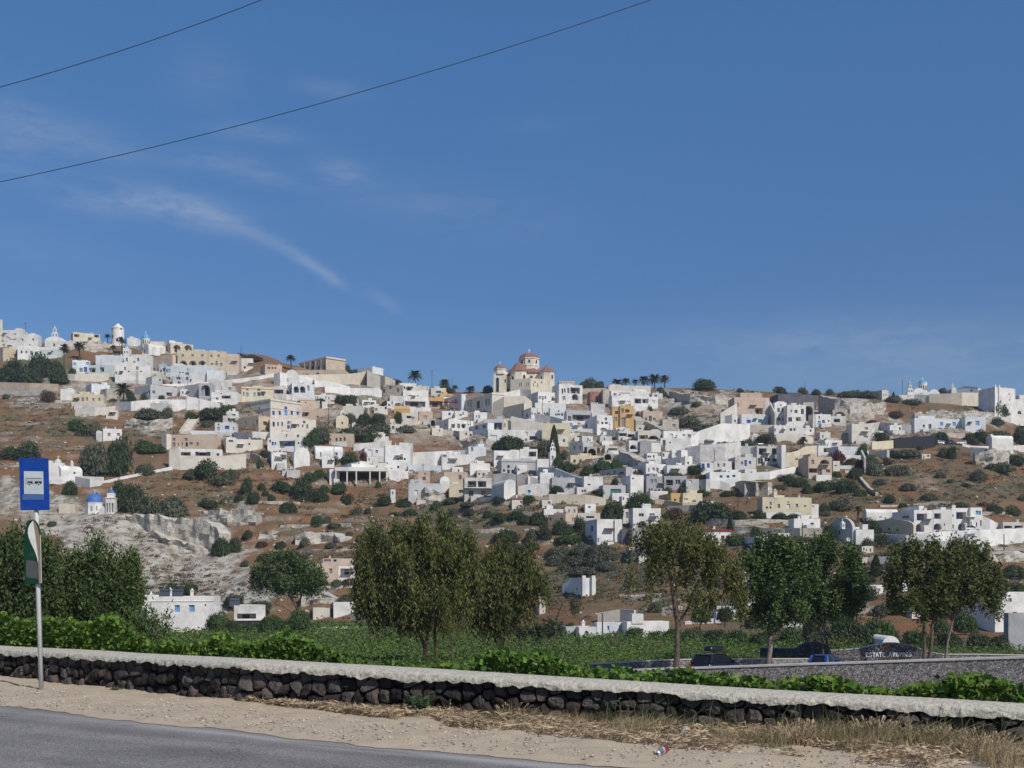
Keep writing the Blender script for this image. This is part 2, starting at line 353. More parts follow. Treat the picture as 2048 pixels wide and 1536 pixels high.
# valley sheet (from behind the roadside wall to the foot of the hill)
_X = np.linspace(-150, 150, 400); _Y = np.concatenate([np.linspace(-12, 60, 150), np.linspace(61, 180, 70)])
def valley_mesh():
    XX, YY = np.meshgrid(_X * 1.0, _Y); ok = sdist(XX, YY) > -.25
    ZZ = H(XX, np.maximum(YY, 1)); ZZ = np.where(YY < 1, np.interp(sdist(XX, YY), VAL_S, VAL_Z), ZZ) + (fbm(XX / 3, YY / 3, 9, 3) - .5) * .15
    V = np.stack([XX, YY, ZZ], -1).reshape(-1, 3); n = len(_X)
    i = np.arange(len(_Y) - 1)[:, None] * n + np.arange(n - 1)[None, :]
    Fc = np.stack([i, i + 1, i + n + 1, i + n], -1).reshape(-1, 4); okf = ok.reshape(-1)[Fc].all(1)
    return np_mesh('valley', V, Fc[okf], 4, True)
tag(link('valley_ground', valley_mesh(), SOIL), kind='structure')
# ---------------- road and verge ----------------
REX = np.array([-40, -20, -5.37, -2.37, -1.57, .35, 2.2, 6, 12, 30.]); REY = np.array([44, 24, 12.58, 10.47, 9.81, 8.67, 7.9, 5.6, 2.2, -9.])
def yroad(x): return np.interp(x, REX, REY)
def road_material():
    m = bpy.data.materials.new('asphalt'); m.use_nodes = True; nt = m.node_tree; N, L = nt.nodes, nt.links
    b = N['Principled BSDF']; b.inputs['Roughness'].default_value = .85; b.inputs['Specular IOR Level'].default_value = .25
    geo = N.new('ShaderNodeNewGeometry')
    mp = N.new('ShaderNodeMapping'); mp.inputs['Rotation'].default_value = (0, 0, math.radians(31)); L.new(geo.outputs['Position'], mp.inputs[0])
    mp2 = N.new('ShaderNodeMapping'); mp2.inputs['Scale'].default_value = (.12, 1.6, 1); L.new(mp.outputs[0], mp2.inputs[0])
    def nz(v, s, d=5, r=.6):
        n = N.new('ShaderNodeTexNoise'); n.inputs['Scale'].default_value = s; n.inputs['Detail'].default_value = d; n.inputs['Roughness'].default_value = r; L.new(v, n.inputs['Vector']); return n.outputs[0]
    a = nz(mp2.outputs[0], 1.1, 5); g = nz(geo.outputs['Position'], 70, 4, .8); p = nz(geo.outputs['Position'], .9, 4)
    def ramp(x, stops):
        r = N.new('ShaderNodeValToRGB'); r.color_ramp.elements[0].position = stops[0][0]; r.color_ramp.elements[0].color = stops[0][1] + (1,)
        r.color_ramp.elements[1].position = stops[-1][0]; r.color_ramp.elements[1].color = stops[-1][1] + (1,); L.new(x, r.inputs[0]); return r.outputs[0]
    c1 = ramp(a, [(.38, (.225, .21, .198)), (.66, (.335, .315, .295))]); c2 = ramp(g, [(.40, (.35, .35, .35)), (.62, (1.3, 1.3, 1.3))])
    c3 = ramp(p, [(.40, (.88, .88, .88)), (.62, (1.08, 1.08, 1.06))])
    def mm(x, y):
        n = N.new('ShaderNodeMix'); n.data_type = 'RGBA'; n.blend_type = 'MULTIPLY'; n.inputs['Factor'].default_value = 1; L.new(x, n.inputs['A']); L.new(y, n.inputs['B']); return n.outputs['Result']
    out = mm(mm(c1, c2), c3)
    vc = N.new('ShaderNodeTexVoronoi'); vc.feature = 'DISTANCE_TO_EDGE'; vc.inputs['Scale'].default_value = .55; wv = N.new('ShaderNodeVectorMath'); wv.operation = 'ADD'; wn2 = N.new('ShaderNodeTexNoise'); wn2.inputs['Scale'].default_value = 2.5; wn2.inputs['Detail'].default_value = 6
    L.new(geo.outputs['Position'], wn2.inputs['Vector']); L.new(geo.outputs['Position'], wv.inputs[0]); L.new(wn2.outputs['Color'], wv.inputs[1]); L.new(wv.outputs[0], vc.inputs['Vector']); mc = N.new('ShaderNodeMapRange'); mc.inputs['From Max'].default_value = .007; mc.inputs['To Min'].default_value = .55; L.new(vc.outputs['Distance'], mc.inputs[0])
    cc = N.new('ShaderNodeCombineColor'); [L.new(mc.outputs[0], cc.inputs[i]) for i in range(3)]; out = mm(out, cc.outputs[0])
    # worn paler lane edge, by distance from the asphalt's edge (vertex attribute)
    at = N.new('ShaderNodeAttribute'); at.attribute_name = 'edge'
    n = N.new('ShaderNodeMix'); n.data_type = 'RGBA'; L.new(at.outputs['Fac'], n.inputs['Factor']); L.new(out, n.inputs['A']); n.inputs['B'].default_value = (.42, .40, .37, 1)
    L.new(n.outputs['Result'], b.inputs['Base Color'])
    bp = N.new('ShaderNodeBump'); bp.inputs['Strength'].default_value = .6; bp.inputs['Distance'].default_value = .008; L.new(g, bp.inputs['Height']); L.new(bp.outputs[0], b.inputs['Normal'])
    return m
def road():
    xs = np.linspace(-40, 30, 500); t = np.concatenate([np.linspace(0, 1.2, 30), np.linspace(1.3, 30, 30)])
    XX, TT = np.meshgrid(xs, t)
    YY = yroad(XX) + .12 - TT; V = np.stack([XX, YY, 0 * XX - .004 * np.clip(TT - .2, 0, 4)], -1).reshape(-1, 3); n = len(xs)
    i = np.arange(len(t) - 1)[:, None] * n + np.arange(n - 1)[None, :]
    Fc = np.stack([i, i + n, i + n + 1, i + 1], -1).reshape(-1, 4); me = np_mesh('road', V, Fc, 4, True)
    e = np.exp(-((TT - .33 - .05 * (fbm(XX * 1.5, TT, 4) - .5)) / .10) ** 2) * .75 * np.clip((fbm(XX * .9, TT * 6, 8) - .3) * 3, 0, 1) + np.exp(-((TT - 3.75) / .09) ** 2) * .7 * np.clip((fbm(XX * .7, TT * 3, 18) - .25) * 3, 0, 1)
    at = me.attributes.new('edge', 'FLOAT', 'POINT'); at.data.foreach_set('value', e.reshape(-1).astype(np.float32))
    return me
tag(link('road', road(), road_material()), kind='structure')
VERGE = mat('gravel_verge', (.48, .395, .285), 1, .22, 5, .9, 55, .1, 0, (.36, .285, .21), .75)
def verge():
    xs = np.linspace(-40, 30, 1400); t = np.linspace(0, 1, 40); XX, TT = np.meshgrid(xs, t)
    e = yroad(XX) + (fbm(XX * 1.3, XX * 0 + 3, 2, 4) - .5) * .5 + (fbm(XX * 14, XX * 0, 6, 3) - .5) * .10
    YY = e + (ywall(XX) + .22 - e) * TT
    ZZ = .004 + .035 * np.clip(TT * 6, 0, 1) + (fbm(XX * 3, YY * 3, 6, 4) - .5) * .05 * np.clip(TT * 5, 0, 1) + .03 * TT ** 3
    V = np.stack([XX, YY, ZZ], -1).reshape(-1, 3); n = len(xs); i = np.arange(len(t) - 1)[:, None] * n + np.arange(n - 1)[None, :]
    return np_mesh('verge', V, np.stack([i, i + 1, i + n + 1, i + n], -1).reshape(-1, 4), 4, True)
tag(link('gravel_verge', verge(), VERGE), kind='structure')
# loose stones and grit on the verge (uncountable)
def rock_cloud(name, C, size, m, flat=.6, seed=1, sub=1, rough=.22, stretch=None, rotz=True, box=1.0):
    rg = np.random.default_rng(seed)
    import bmesh
    bm = bmesh.new(); bmesh.ops.create_icosphere(bm, subdivisions=sub, radius=1); bv = np.array([v.co[:] for v in bm.verts]); bf = np.array([[v.index for v in f.verts] for f in bm.faces]); bm.free()
    if box != 1: bv = np.sign(bv) * np.abs(bv) ** box
    n = len(C); k = len(bv)
    V = bv[None] * (1 + (rg.random((n, k, 1)) - .5) * 2 * rough)
    s = np.ones((n, 1, 3)) if stretch is None else stretch[:, None, :]
    if box != 1:
        q = rg.normal(size=(n, 3, 3)) * .22; V = V + np.einsum('nkj,nji->nki', V * (V[:, :, [1, 2, 0]]), q); al = rg.uniform(-.5, .5, n); c_, s_ = np.cos(al)[:, None], np.sin(al)[:, None]; V = np.stack([V[:, :, 0] * c_ - V[:, :, 2] * s_, V[:, :, 1], V[:, :, 0] * s_ + V[:, :, 2] * c_], -1)
    V = V * np.asarray(size).reshape(n, 1, 1) * s; V[:, :, 2] *= flat
    a = rg.random(n) * 6.28 if rotz is True else np.asarray(rotz); ca, sa = np.cos(a)[:, None], np.sin(a)[:, None]
    x = V[:, :, 0] * ca - V[:, :, 1] * sa; y = V[:, :, 0] * sa + V[:, :, 1] * ca
    V = np.stack([x, y, V[:, :, 2]], -1) + np.asarray(C)[:, None, :]
    Fc = bf[None] + (np.arange(n) * k)[:, None, None]
    return link(name, np_mesh(name, V.reshape(-1, 3), Fc.reshape(-1, 3), 3, sub > 1 and box == 1), m)
n = 9000; x = RNG.uniform(-9, 6, n); t = RNG.uniform(.02, 1, n) ** 1.0; y = yroad(x) + (ywall(x) - yroad(x)) * t
C = np.stack([x, y, np.full(n, .045)], -1); sz = .003 + .013 * RNG.random(n) ** 3.5
tag(rock_cloud('loose_gravel', C, sz, mat('gravel_stones', (.50, .42, .34), 1, .2, 4, island=.35)), 'loose pale grit and small stones on the verge', 'gravel', kind='stuff')
# ---------------- roadside wall ----------------
TOPX = np.array([-20, -6.8, -2.83, -.26, 1.9, 3.86, 8, 20.]); TOPZ = np.array([.41, .41, .478, .437, .39, .352, .35, .35])
BAS = mat('basalt_field_stone', (.050, .044, .040), .9, .3, 6, .9, 18, .25, island=.7, col2=(.12, .09, .068), c2amt=.75)
CAPM = mat('mortar_cap', (.55, .505, .415), .95, .14, 26, .9, 42, .15, 0, (.27, .245, .21), .75)
wall = empty('dry_stone_wall', (-2.83, 12.5, 0)); tag(wall, 'low dark basalt wall with pale rounded mortar coping beside the road', 'wall')
def wpath(step, x0=-14, x1=9):
    pts = []; x = x0
    while x < x1:
        x2 = x + .01; dy = float(ywall(x2) - ywall(x)) / .01; L_ = math.hypot(1, dy)
        pts.append((x, float(ywall(x)), 1 / L_, dy / L_)); x += step / L_
    return pts
def clip_cell(poly, m, n):
    out = []
    for i in range(len(poly)):
        p, q = poly[i], poly[(i + 1) % len(poly)]; dp = (p[0] - m[0]) * n[0] + (p[1] - m[1]) * n[1]; dq = (q[0] - m[0]) * n[0] + (q[1] - m[1]) * n[1]
        if dp <= 0: out.append(p)
        if dp * dq < 0: t = dp / (dp - dq); out.append((p[0] + (q[0] - p[0]) * t, p[1] + (q[1] - p[1]) * t))
    return out
def wall_stones():
    """angular stones fitted to each other: cells of a jittered grid, each a faceted lump"""
    pp = wpath(.02); L_ = np.concatenate([[0], np.cumsum([math.hypot(pp[i + 1][0] - pp[i][0], pp[i + 1][1] - pp[i][1]) for i in range(len(pp) - 1)])]); PX = np.array([p[0] for p in pp]); rg = random.Random(5); seeds = []; u = 0
    while u < L_[-1]:
        n = rg.choice((2, 3, 3, 4)); w = rg.uniform(.09, .21)
        for k in range(n): seeds.append((u + rg.uniform(-.035, .035), (k + .5 + rg.uniform(-.28, .28)) / n * .44 - .02))
        u += w
    seeds.sort(); b = MB()
    for i, (su, sv) in enumerate(seeds):
        poly = [(su - .25, -.06), (su + .25, -.06), (su + .25, .40), (su - .25, .40)]
        for j in range(max(0, i - 14), min(len(seeds), i + 15)):
            if j == i: continue
            q = seeds[j]; dx, dy = q[0] - su, q[1] - sv
            if dx * dx + dy * dy < 1e-5: continue
            poly = clip_cell(poly, (su + dx / 2, sv + dy / 2), (dx, dy))
            if len(poly) < 3: break
        if len(poly) < 3: continue
        # chop the corners once so that the outline is not a plain cell
        P2 = []
        for k in range(len(poly)):
            p, q = poly[k], poly[(k + 1) % len(poly)]; P2 += [(p[0] + (q[0] - p[0]) * .2, p[1] + (q[1] - p[1]) * .2), (p[0] + (q[0] - p[0]) * .8, p[1] + (q[1] - p[1]) * .8)]
        cx, cy = sum(p[0] for p in P2) / len(P2), sum(p[1] for p in P2) / len(P2); gap = rg.uniform(.92, 1.0); bul = rg.uniform(.02, .075); off = rg.uniform(-.02, .03); tx, ty_ = rg.uniform(-.3, .3), rg.uniform(-.25, .25); rings = []
        for (f, d) in ((1.0, -.11), (.97, -.01), (.80, bul * .72), (.45, bul)):
            ring = []
            for p in P2:
                du, dv = (p[0] - cx) * f * gap, (p[1] - cy) * f * gap; dd = d + off + (du * tx + dv * ty_) * (d > 0) + rg.uniform(-.006, .006); uu = cx + du; x = float(np.interp(uu, L_, PX)); y = float(ywall(x)); dy = float(ywall(x + .02) - ywall(x - .02)) / .04; q = math.hypot(1, dy); z = (cy + dv) * float(np.interp(x, TOPX, TOPZ)) / .43; dd = min(dd, .012 + max(0, .30 - z) * .8)
                ring.append((x + dy / q * dd, y - dd / q + .06, z))
            rings.append(ring)
        n = len(P2); V = [v for r_ in rings for v in r_]; b.add(V, [(r_ * n + k, r_ * n + (k + 1) % n, (r_ + 1) * n + (k + 1) % n, (r_ + 1) * n + k) for r_ in range(3) for k in range(n)] + [tuple(range(3 * n, 4 * n))])
    under(b.build('masonry', BAS), wall)
# Empty carries an offset, so children are given in world coordinates through the inverse
def under(o, parent):
    bpy.context.view_layer.update(); o.parent = parent; o.matrix_parent_inverse = parent.matrix_basis.inverted()
wall_stones()
def wall_core():
    b = MB(); pp = wpath(.2)
    for i in range(len(pp) - 1):
        (x, y, tx, ty), (x2, y2, tx2, ty2) = pp[i], pp[i + 1]; z1, z2 = np.interp(x, TOPX, TOPZ) - .06, np.interp(x2, TOPX, TOPZ) - .06
        f = .12; g = .42
        a = [(x - ty * f, y + tx * f), (x2 - ty2 * f, y2 + tx2 * f), (x2 - ty2 * g, y2 + tx2 * g), (x - ty * g, y + tx * g)]
        b.quad(a[0] + (-.6,), a[1] + (-.6,), a[1] + (z2,), a[0] + (z1,)); b.quad(a[2] + (-.6,), a[3] + (-.6,), a[3] + (z1,), a[2] + (z2,)); b.quad(a[0] + (z1,), a[1] + (z2,), a[2] + (z2,), a[3] + (z1,))
    o = b.build('rubble_core', mat('wall_core', (.02, .018, .017), 1, .1)); under(o, wall)
wall_core()
def wall_cap():
    xs = []; x = -14.0
    pp = wpath(.018); nrow = 26; V = []
    for (x, y, tx, ty) in pp:
        zt = float(np.interp(x, TOPX, TOPZ)); nx, ny = -ty, tx     # away from the road
        zt += (vnoise([x * .9], [0], 3)[0] - .5) * .025
        lip = .052 + (fbm(x * 11, 5.0, 7, 3) - .5) * .06 + (fbm(x * 2, 2.0, 9, 2) - .5) * .05
        for k in range(nrow):
            u = k / (nrow - 1)
            if u < .30: d = -.005; h = -lip * (1 - u / .30)
            else:
                q = (u - .30) / .70; d = .45 * q; h = 0
            # rounded shoulders
            if u < .30: d = -.01 + .02 * (u / .3) ** 2; h = -lip * (1 - u / .30) - .022
            else: h = -.022 * math.exp(-((u - .3) / .12) ** 1.0) * 1.0 + .02 * math.sin(math.pi * q); h -= .04 * max(0, q - .9) * 10
            V.append((x + nx * d, y + ny * d, zt + h))
    V = np.array(V).reshape(len(pp), nrow, 3)
    u = np.linspace(0, 1, nrow)[None, :]
    amp = np.where(u < .36, .020, .006)
    rough = (fbm(V[:, :, 0] * 26, V[:, :, 2] * 26 + V[:, :, 1] * 26, 13, 3) - .5)
    V[:, :, 1] -= rough * amp * 1.6; V[:, :, 2] += (fbm(V[:, :, 0] * 30, V[:, :, 1] * 30, 19, 3) - .5) * amp * 1.2
    n = nrow; i = np.arange(len(pp) - 1)[:, None] * n + np.arange(n - 1)[None, :]
    o = link('coping', np_mesh('coping', V.reshape(-1, 3), np.stack([i, i + n, i + n + 1, i + 1], -1).reshape(-1, 4), 4, True), CAPM)
    under(o, wall)
wall_cap()
# ---------------- leaves toolkit ----------------
def unit(a): return a / np.maximum(np.linalg.norm(a, axis=-1, keepdims=True), 1e-9)
def leaf_mesh(name, C, D, l, w, shape='diamond', bend=.0, seed=3):
    """C centres, D long directions; a random roll about D"""
    rg = np.random.default_rng(seed); n = len(C)
    D = unit(D); R = unit(np.cross(D, rg.normal(size=(n, 3)))); 
    l = np.broadcast_to(np.asarray(l, float).reshape(-1, 1), (n, 1)); w = np.broadcast_to(np.asarray(w, float).reshape(-1, 1), (n, 1))
    if shape == 'diamond': pat = [(-.5, 0), (-.08, .5), (.5, 0), (-.08, -.5)]
    elif shape == 'vine': pat = [(-.42, .0), (-.5, .36), (.02, .5), (.5, 0), (.02, -.5), (-.5, -.36)]
    else: pat = [(-.5, -.5), (.5, -.5), (.5, .5), (-.5, .5)]
    Nn = np.cross(D, R)
    V = np.stack([C + D * (a * l) + R * (b * w) + Nn * (bend * abs(b) * w) for a, b in pat], 1)
    k = len(pat); return np_mesh(name, V.reshape(-1, 3), (np.arange(n * k)).reshape(n, k), k)
LEAF_VINE = mat('vine_leaf', (.14, .235, .035), .55, .1, .5, island=.55, spec=.35, transl=.35, col2=(.075, .15, .03), c2amt=.8)
LEAF_VINE_FAR = mat('vine_leaf_far', (.105, .185, .036), .6, .1, .12, island=.55, spec=.3, transl=.3, col2=(.07, .125, .034), c2amt=.8)
# vines just behind the roadside wall, seen close: big rounded leaves on unruly shoots
def near_vines():
    rg = np.random.default_rng(11); n = 190000
    x = rg.uniform(-13, 9.5, n); s = .55 + 7 * rg.random(n) ** 1.5; y = ywall(x) + s / .85
    keep = (x < y * .47) & (x > -y * .47); x, y, s = x[keep], y[keep], s[keep]
    g = H(x, y); px = CX + x / y * F
    h = .76 + .20 * fbm(x * 1.1, y * 1.1, 3, 3) + .18 * (fbm(x * 4, y * 4, 4, 2) - .5)
    h = h - .06 * s
    h = h * np.interp(px, [0, 330, 560, 700, 1000, 1180, 1300, 1560, 1700, 1850, 2048], [1.5, 1.15, 1.12, 1.0, 1.0, 1.0, .98, 1.0, .97, .98, 1.0])
    for (cx, w, a, d0) in ((230, 45, .30, 1.2), (590, 70, .30, 1.5), (440, 30, .15, 1), (1000, 50, .22, 1.2), (1090, 40, .12, 1), (1365, 40, .06, 1.2), (1660, 60, .15, 1.3), (1940, 45, .10, 1.2), (1990, 40, .06, 1.5), (1240, 30, .05, 1)):
        h = h + a * np.exp(-((px - cx) / w) ** 2) * np.exp(-((s - d0) / 1.2) ** 2)
    z = g + h * (1 - rg.random(n)[keep] ** 2.0 * .75)
    C = np.stack([x, y, z], -1); D = rg.normal(size=C.shape); D[:, 2] *= .5; D[:, 2] -= .15; D[:, 1] -= .25
    sz = rg.uniform(.036, .075, len(x)); return leaf_mesh('leaves', C, D, sz, sz * 1.0, 'vine', .25, 5)
o = link('vine_foliage', near_vines(), LEAF_VINE); tag(o, 'bright green grapevine leaves crowding along the back of the roadside wall', 'grapevines', kind='stuff')
# single arching shoots that stand out above the leaves
def shoot(px, Y, hh, lean, name='vine_shoot', label=''):
    x = (px - CX) / F * Y; z = float(H(np.array([x]), np.array([Y]))[0]) + .35
    rg = np.random.default_rng(int(px)); pts = []
    for k in range(9):
        t = k / 8; pts.append((x + lean * t ** 1.5, Y + .05 * math.sin(k), z + hh * math.sin(t * 1.9) / math.sin(1.9) * 1.0 if t < .83 else z + hh * (1.0 - (t - .83) * .6)))
    r = empty(name, (x, Y, z - .35)); b = MB(); b.tube([(p[0] - x, p[1] - Y, p[2] - z + .35) for p in pts], [.008 - .0006 * k for k in range(9)], 5); b.build('stem', mat('vine_stem', (.16, .2, .05), .8, .1), r)
    C = []; 
    for k in range(int(150 + hh * 420)):
        t = rg.random() * 8; i = min(int(t), 7); f = t - i; q = [pts[i][j] * (1 - f) + pts[i + 1][j] * f for j in range(3)]; C.append((q[0] - x + rg.normal() * .07, q[1] - Y + rg.normal() * .07, q[2] - z + .35 + rg.normal() * .06))
    C = np.array(C); link('foliage', leaf_mesh('foliage', C, rg.normal(size=C.shape), rg.uniform(.04, .075, len(C)), rg.uniform(.04, .075, len(C)), 'vine', .25, 6), LEAF_VINE, r)
    tag(r, label, 'vine shoot', 'tall vine shoots behind the wall'); return r
for (px, Y, hh, lean, lb) in ((560, 13.6, .32, .35, 'pale vine shoot rising left of the big willow-like trees, above the wall'), (1000, 12.6, .38, -.25, 'dark green vine clump standing up just right of the tree trunks'), (1640, 11.8, .30, .3, 'tall leafy vine shoots in front of the pale wall below the blue car'),
                              (1935, 11.0, .36, -.38, 'vine shoot arching leftward in front of the field wall near the right edge'), (1975, 11.2, .26, .3, 'bushy vine shoot leaning right near the right edge of the picture'), (215, 17.4, .45, .3, 'vine shoot climbing beneath the left dark tree'), (1360, 12.2, .30, .3, 'vine shoot poking over the far wall below the parked dark car')):
    shoot(px, Y, hh, lean, label=lb)
# valley vineyard: rows of low bushy vines
def far_vines():
    rg = np.random.default_rng(12); n = 230000
    # sample evenly on screen, so farther ground gets as much leaf as it shows
    px = rg.uniform(-60, 2110, n); py = rg.uniform(1236, 1395, n)
    Y = np.clip(8.0 * F / (py - HY), 20, 262); x = (px - CX) / F * Y
    sd = sdist(x, Y); lim = np.interp(px, [0, 500, 760, 1100, 1120, 1500, 1560, 1700, 2048], [250, 252, 235, 205, 190, 186, 160, 150, 142])
    ok = (sd > 6) & (Y < lim)
    # no vines on the winery's lane between its two walls
    yi = np.interp(px, [1100, 1180, 2048, 2200], [300, 75, 60, 57]); yo = np.interp(px, [1100, 1179, 1180, 2048, 2200], [300, 300, 108, 108, 108]); ok &= ~((px > 1180) & (Y > yi - 1) & (Y < yo + 1))
    ok &= ~((px > 930) & (px < 1290) & (Y > 104) & (Y < 116) & (rg.random(n) > .25))
    x, Y, px = x[ok], Y[ok], px[ok]; sz = Y / F * rg.uniform(3.0, 5.5, len(x)) ; sz = np.clip(sz, .13, .6)
    row = .5 + .5 * np.cos((x * .35 + Y * .94) / 2.4 * 2 * math.pi)
    h = (.1 + .6 * row + 1.5 * (fbm(x / 2.6, Y / 2.6, 5, 3) - .4)) * (1 - .6 * rg.random(len(x)) ** 2)
    C = np.stack([x, Y, H(x, Y) + np.clip(h, .05, 1.3)], -1); D = rg.normal(size=C.shape); D[:, 2] *= .6
    return leaf_mesh('valley_vines', C, D, sz, sz * .8, 'diamond', .2, 8)
tag(link('valley_vineyard', far_vines(), LEAF_VINE_FAR), 'low green vineyard filling the flat valley floor', 'vineyard', kind='stuff')
# ---------------- dry grass and straw along the wall foot ----------------
STRAW = mat('straw', (.50, .40, .26), .9, .2, 3, island=.45, transl=.25, col2=(.34, .26, .16), c2amt=.7)
DRYG = mat('dry_grass_blade', (.44, .35, .21), .9, .2, 3, island=.4, transl=.3, col2=(.25, .24, .10), c2amt=.8)
def straw():
    rg = np.random.default_rng(21); n = 34000; x = rg.uniform(-3.2, 6.5, n); px = CX + x / ywall(x) * F
    wd = np.interp(px, [450, 620, 800, 1000, 1300, 1600, 2048], [.02, .35, .75, 1.0, 1.25, 1.4, 1.7]); y = ywall(x) + .1 - wd * rg.random(n) ** 1.25
    ok = fbm(x * 2.2, y * 2.2, 3, 3) > .34 + .12 * (ywall(x) - y) / wd; x, y = x[ok], y[ok]; C = np.stack([x, y, .05 + .06 * rg.random(len(x)) * fbm(x * 3, y * 3, 8, 2) * 2], -1)
    D = rg.normal(size=C.shape); D[:, 2] *= .25; return leaf_mesh('straw', C, D, rg.uniform(.04, .15, len(x)), rg.uniform(.006, .018, len(x)), 'diamond', 0, 9)
tag(link('straw_litter', straw(), STRAW), 'pale straw and dead leaves lying along the foot of the wall', 'straw', kind='stuff')
def blades(name, x, y, hgt, seed, m, label, spread=.25, w=.004):
    rg = np.random.default_rng(seed); n = len(x); a = rg.random(n) * 6.28; lean = rg.random(n) * spread * hgt * 1.2
    dx, dy = np.cos(a) * lean, np.sin(a) * lean; wv = rg.uniform(.6, 1.6, n) * w; px_, py_ = -np.sin(a + 1), np.cos(a + 1); z0 = np.full(n, .02)
    base = np.stack([x, y, z0], -1); W3 = np.stack([px_ * wv, py_ * wv, 0 * wv], -1)
    mid = base + np.stack([dx * .35, dy * .35, hgt * .62], -1); tip = base + np.stack([dx, dy, hgt], -1)
    V = np.stack([base - W3, base + W3, mid + W3 * .8, mid - W3 * .8, mid - W3 * .8, mid + W3 * .8, tip + W3 * .2, tip - W3 * .2], 1).reshape(-1, 3)
    Fc = np.arange(n * 8).reshape(-1, 4); return tag(link(name, np_mesh(name, V, Fc, 4), m), label, 'grass', kind='stuff')
rg = np.random.default_rng(31); n = 42000; x = rg.uniform(-2.6, 6.2, n); px = CX + x / ywall(x) * F
wd = np.interp(px, [500, 800, 1200, 1600, 2048], [.1, .45, .9, 1.15, 1.4]); y = ywall(x) + .10 - wd * rg.random(n) ** 1.5
dens = np.interp(px, [500, 700, 900, 1200, 1600, 2048], [.12, .3, .5, .8, .95, 1.0]); ok = (fbm(x * 3, y * 3, 6, 3) > .66 - .22 * dens); x, y, px = x[ok], y[ok], px[ok]
hg = np.interp(px, [500, 900, 1300, 2048], [.07, .10, .15, .19]) * rg.uniform(.35, 1.25, len(x)) * (.5 + fbm(x * 2, y * 2, 12, 2))
blades('dry_grass', x, y, hg, 32, DRYG, 'dry yellow grass growing along the foot of the wall', 1.5, .0028)
n = 600; x = rg.uniform(.6, 6, n); y = ywall(x) + .1 - .5 * rg.random(n); ok = fbm(x * 2.5, y * 2.5, 44, 2) > .5; x, y = x[ok], y[ok]
blades('green_weeds', x, y, rg.uniform(.12, .38, len(x)), 33, mat('weed_green', (.13, .16, .07), .8, .1, 2, island=.3, transl=.3), 'thin grey green weeds standing against the wall', .9, .003)
def tuft(px, py, n, h, spread, rad, m, name, label, head=False, seed=0):
    Y = 1.3 * F / (py - HY); x0 = (px - CX) / F * Y; rg = np.random.default_rng(seed + int(px)); b = MB(); r = empty(name, (x0, Y, .02))
    for k in range(n):
        a = rg.random() * 6.28; rr = rad * rg.random() ** .5; L_ = h * rg.uniform(.6, 1.1); sp = spread * rg.random(); bx, by = rr * math.cos(a), rr * math.sin(a)
        pts = [(bx + math.cos(a) * sp * L_ * t ** 1.7, by + math.sin(a) * sp * L_ * t ** 1.7, L_ * (t - .18 * sp * t * t)) for t in (0, .35, .7, 1)]
        b.tube(pts, [.0035, .003, .0022, .0012], 4, False)
        if head and k % 2 == 0:
            p, q = pts[-2], pts[-1]; b.tube([(p[i] * .35 + q[i] * .65 for i in range(3)) if 0 else tuple(p[i] * .4 + q[i] * .6 for i in range(3)), tuple(q[i] + (q[i] - p[i]) * .12 for i in range(3)), tuple(q[i] + (q[i] - p[i]) * .3 for i in range(3))], [.004, .009, .002], 5, False)
    b.build('stalks', m, r); tag(r, label, 'grass tuft', 'dry grass tufts by the wall'); return r
tuft(790, 1418, 90, .26, .7, .07, STRAW, 'dry_grass_tuft', 'pale dead grass tuft left of the leafy thistle')
tuft(900, 1440, 40, .17, .6, .06, DRYG, 'dry_grass_tuft', 'feathery grass tuft right of the leafy thistle', True)
tuft(1020, 1452, 46, .19, .6, .08, DRYG, 'dry_grass_tuft', 'seeding grass tuft at the wall between thistle and drinks can', True)
tuft(1745, 1500, 110, .22, .7, .09, STRAW, 'dry_grass_tuft', 'thick pale grass tuft near the right end of the wall', True)
tuft(1850, 1508, 90, .19, .7, .12, DRYG, 'dry_grass_tuft', 'bushy seeding grass tuft towards the bottom right corner', True)
tuft(1960, 1520, 90, .18, .8, .12, DRYG, 'dry_grass_tuft', 'grass tuft nearest the bottom right corner', True)
tuft(1600, 1500, 70, .2, .9, .1, STRAW, 'dry_grass_tuft', 'loose grass tuft right of the pale round stone', True)
def weed(px, py, h, n, leaf, m, label, seed=1, rad=.05, name='weed'):
    Y = 1.3 * F / (py - HY); x0 = (px - CX) / F * Y; rg = np.random.default_rng(seed); r = empty(name, (x0, Y, .02)); b = MB(); C = []; D = []
    for k in range(n):
        a = rg.random() * 6.28; rr = rad * rg.random(); L_ = h * rg.uniform(.6, 1.05); sp = .45 * rg.random(); pts = [(rr * math.cos(a) + math.cos(a) * sp * L_ * t, rr * math.sin(a) + math.sin(a) * sp * L_ * t, L_ * t) for t in (0, .5, 1)]
        b.tube(pts, [.004, .003, .0015], 4, False)
        for j in range(14):
            t = .1 + .9 * rg.random(); p = [pts[0][i] * (1 - t) + pts[2][i] * t for i in range(3)]; d = rg.normal(size=3); d[2] = abs(d[2]) * .3; C.append(np.array(p) + unit(d) * leaf * .6); D.append(d)
    b.build('stem', mat('weed_stem', (.2, .19, .10), .9, .1), r); link('leaves', leaf_mesh('leaves', np.array(C), np.array(D), leaf * 1.2, leaf * .55, 'diamond', .2, seed), m, r); tag(r, label, 'weed', 'green weeds by the wall'); return r
WG = mat('weed_leaf', (.10, .16, .075), .8, .1, 3, island=.3, transl=.25); WD = mat('weed_leaf_dusty', (.16, .17, .11), .9, .1, 3, island=.3, transl=.2)
weed(845, 1440, .25, 9, .07, WG, 'broad leaved thistle growing against the middle of the wall', 3, .05, 'thistle')
weed(63, 1366, .17, 16, .035, WD, 'dusty weed at the wall just left of the bus stop pole', 4, .14)
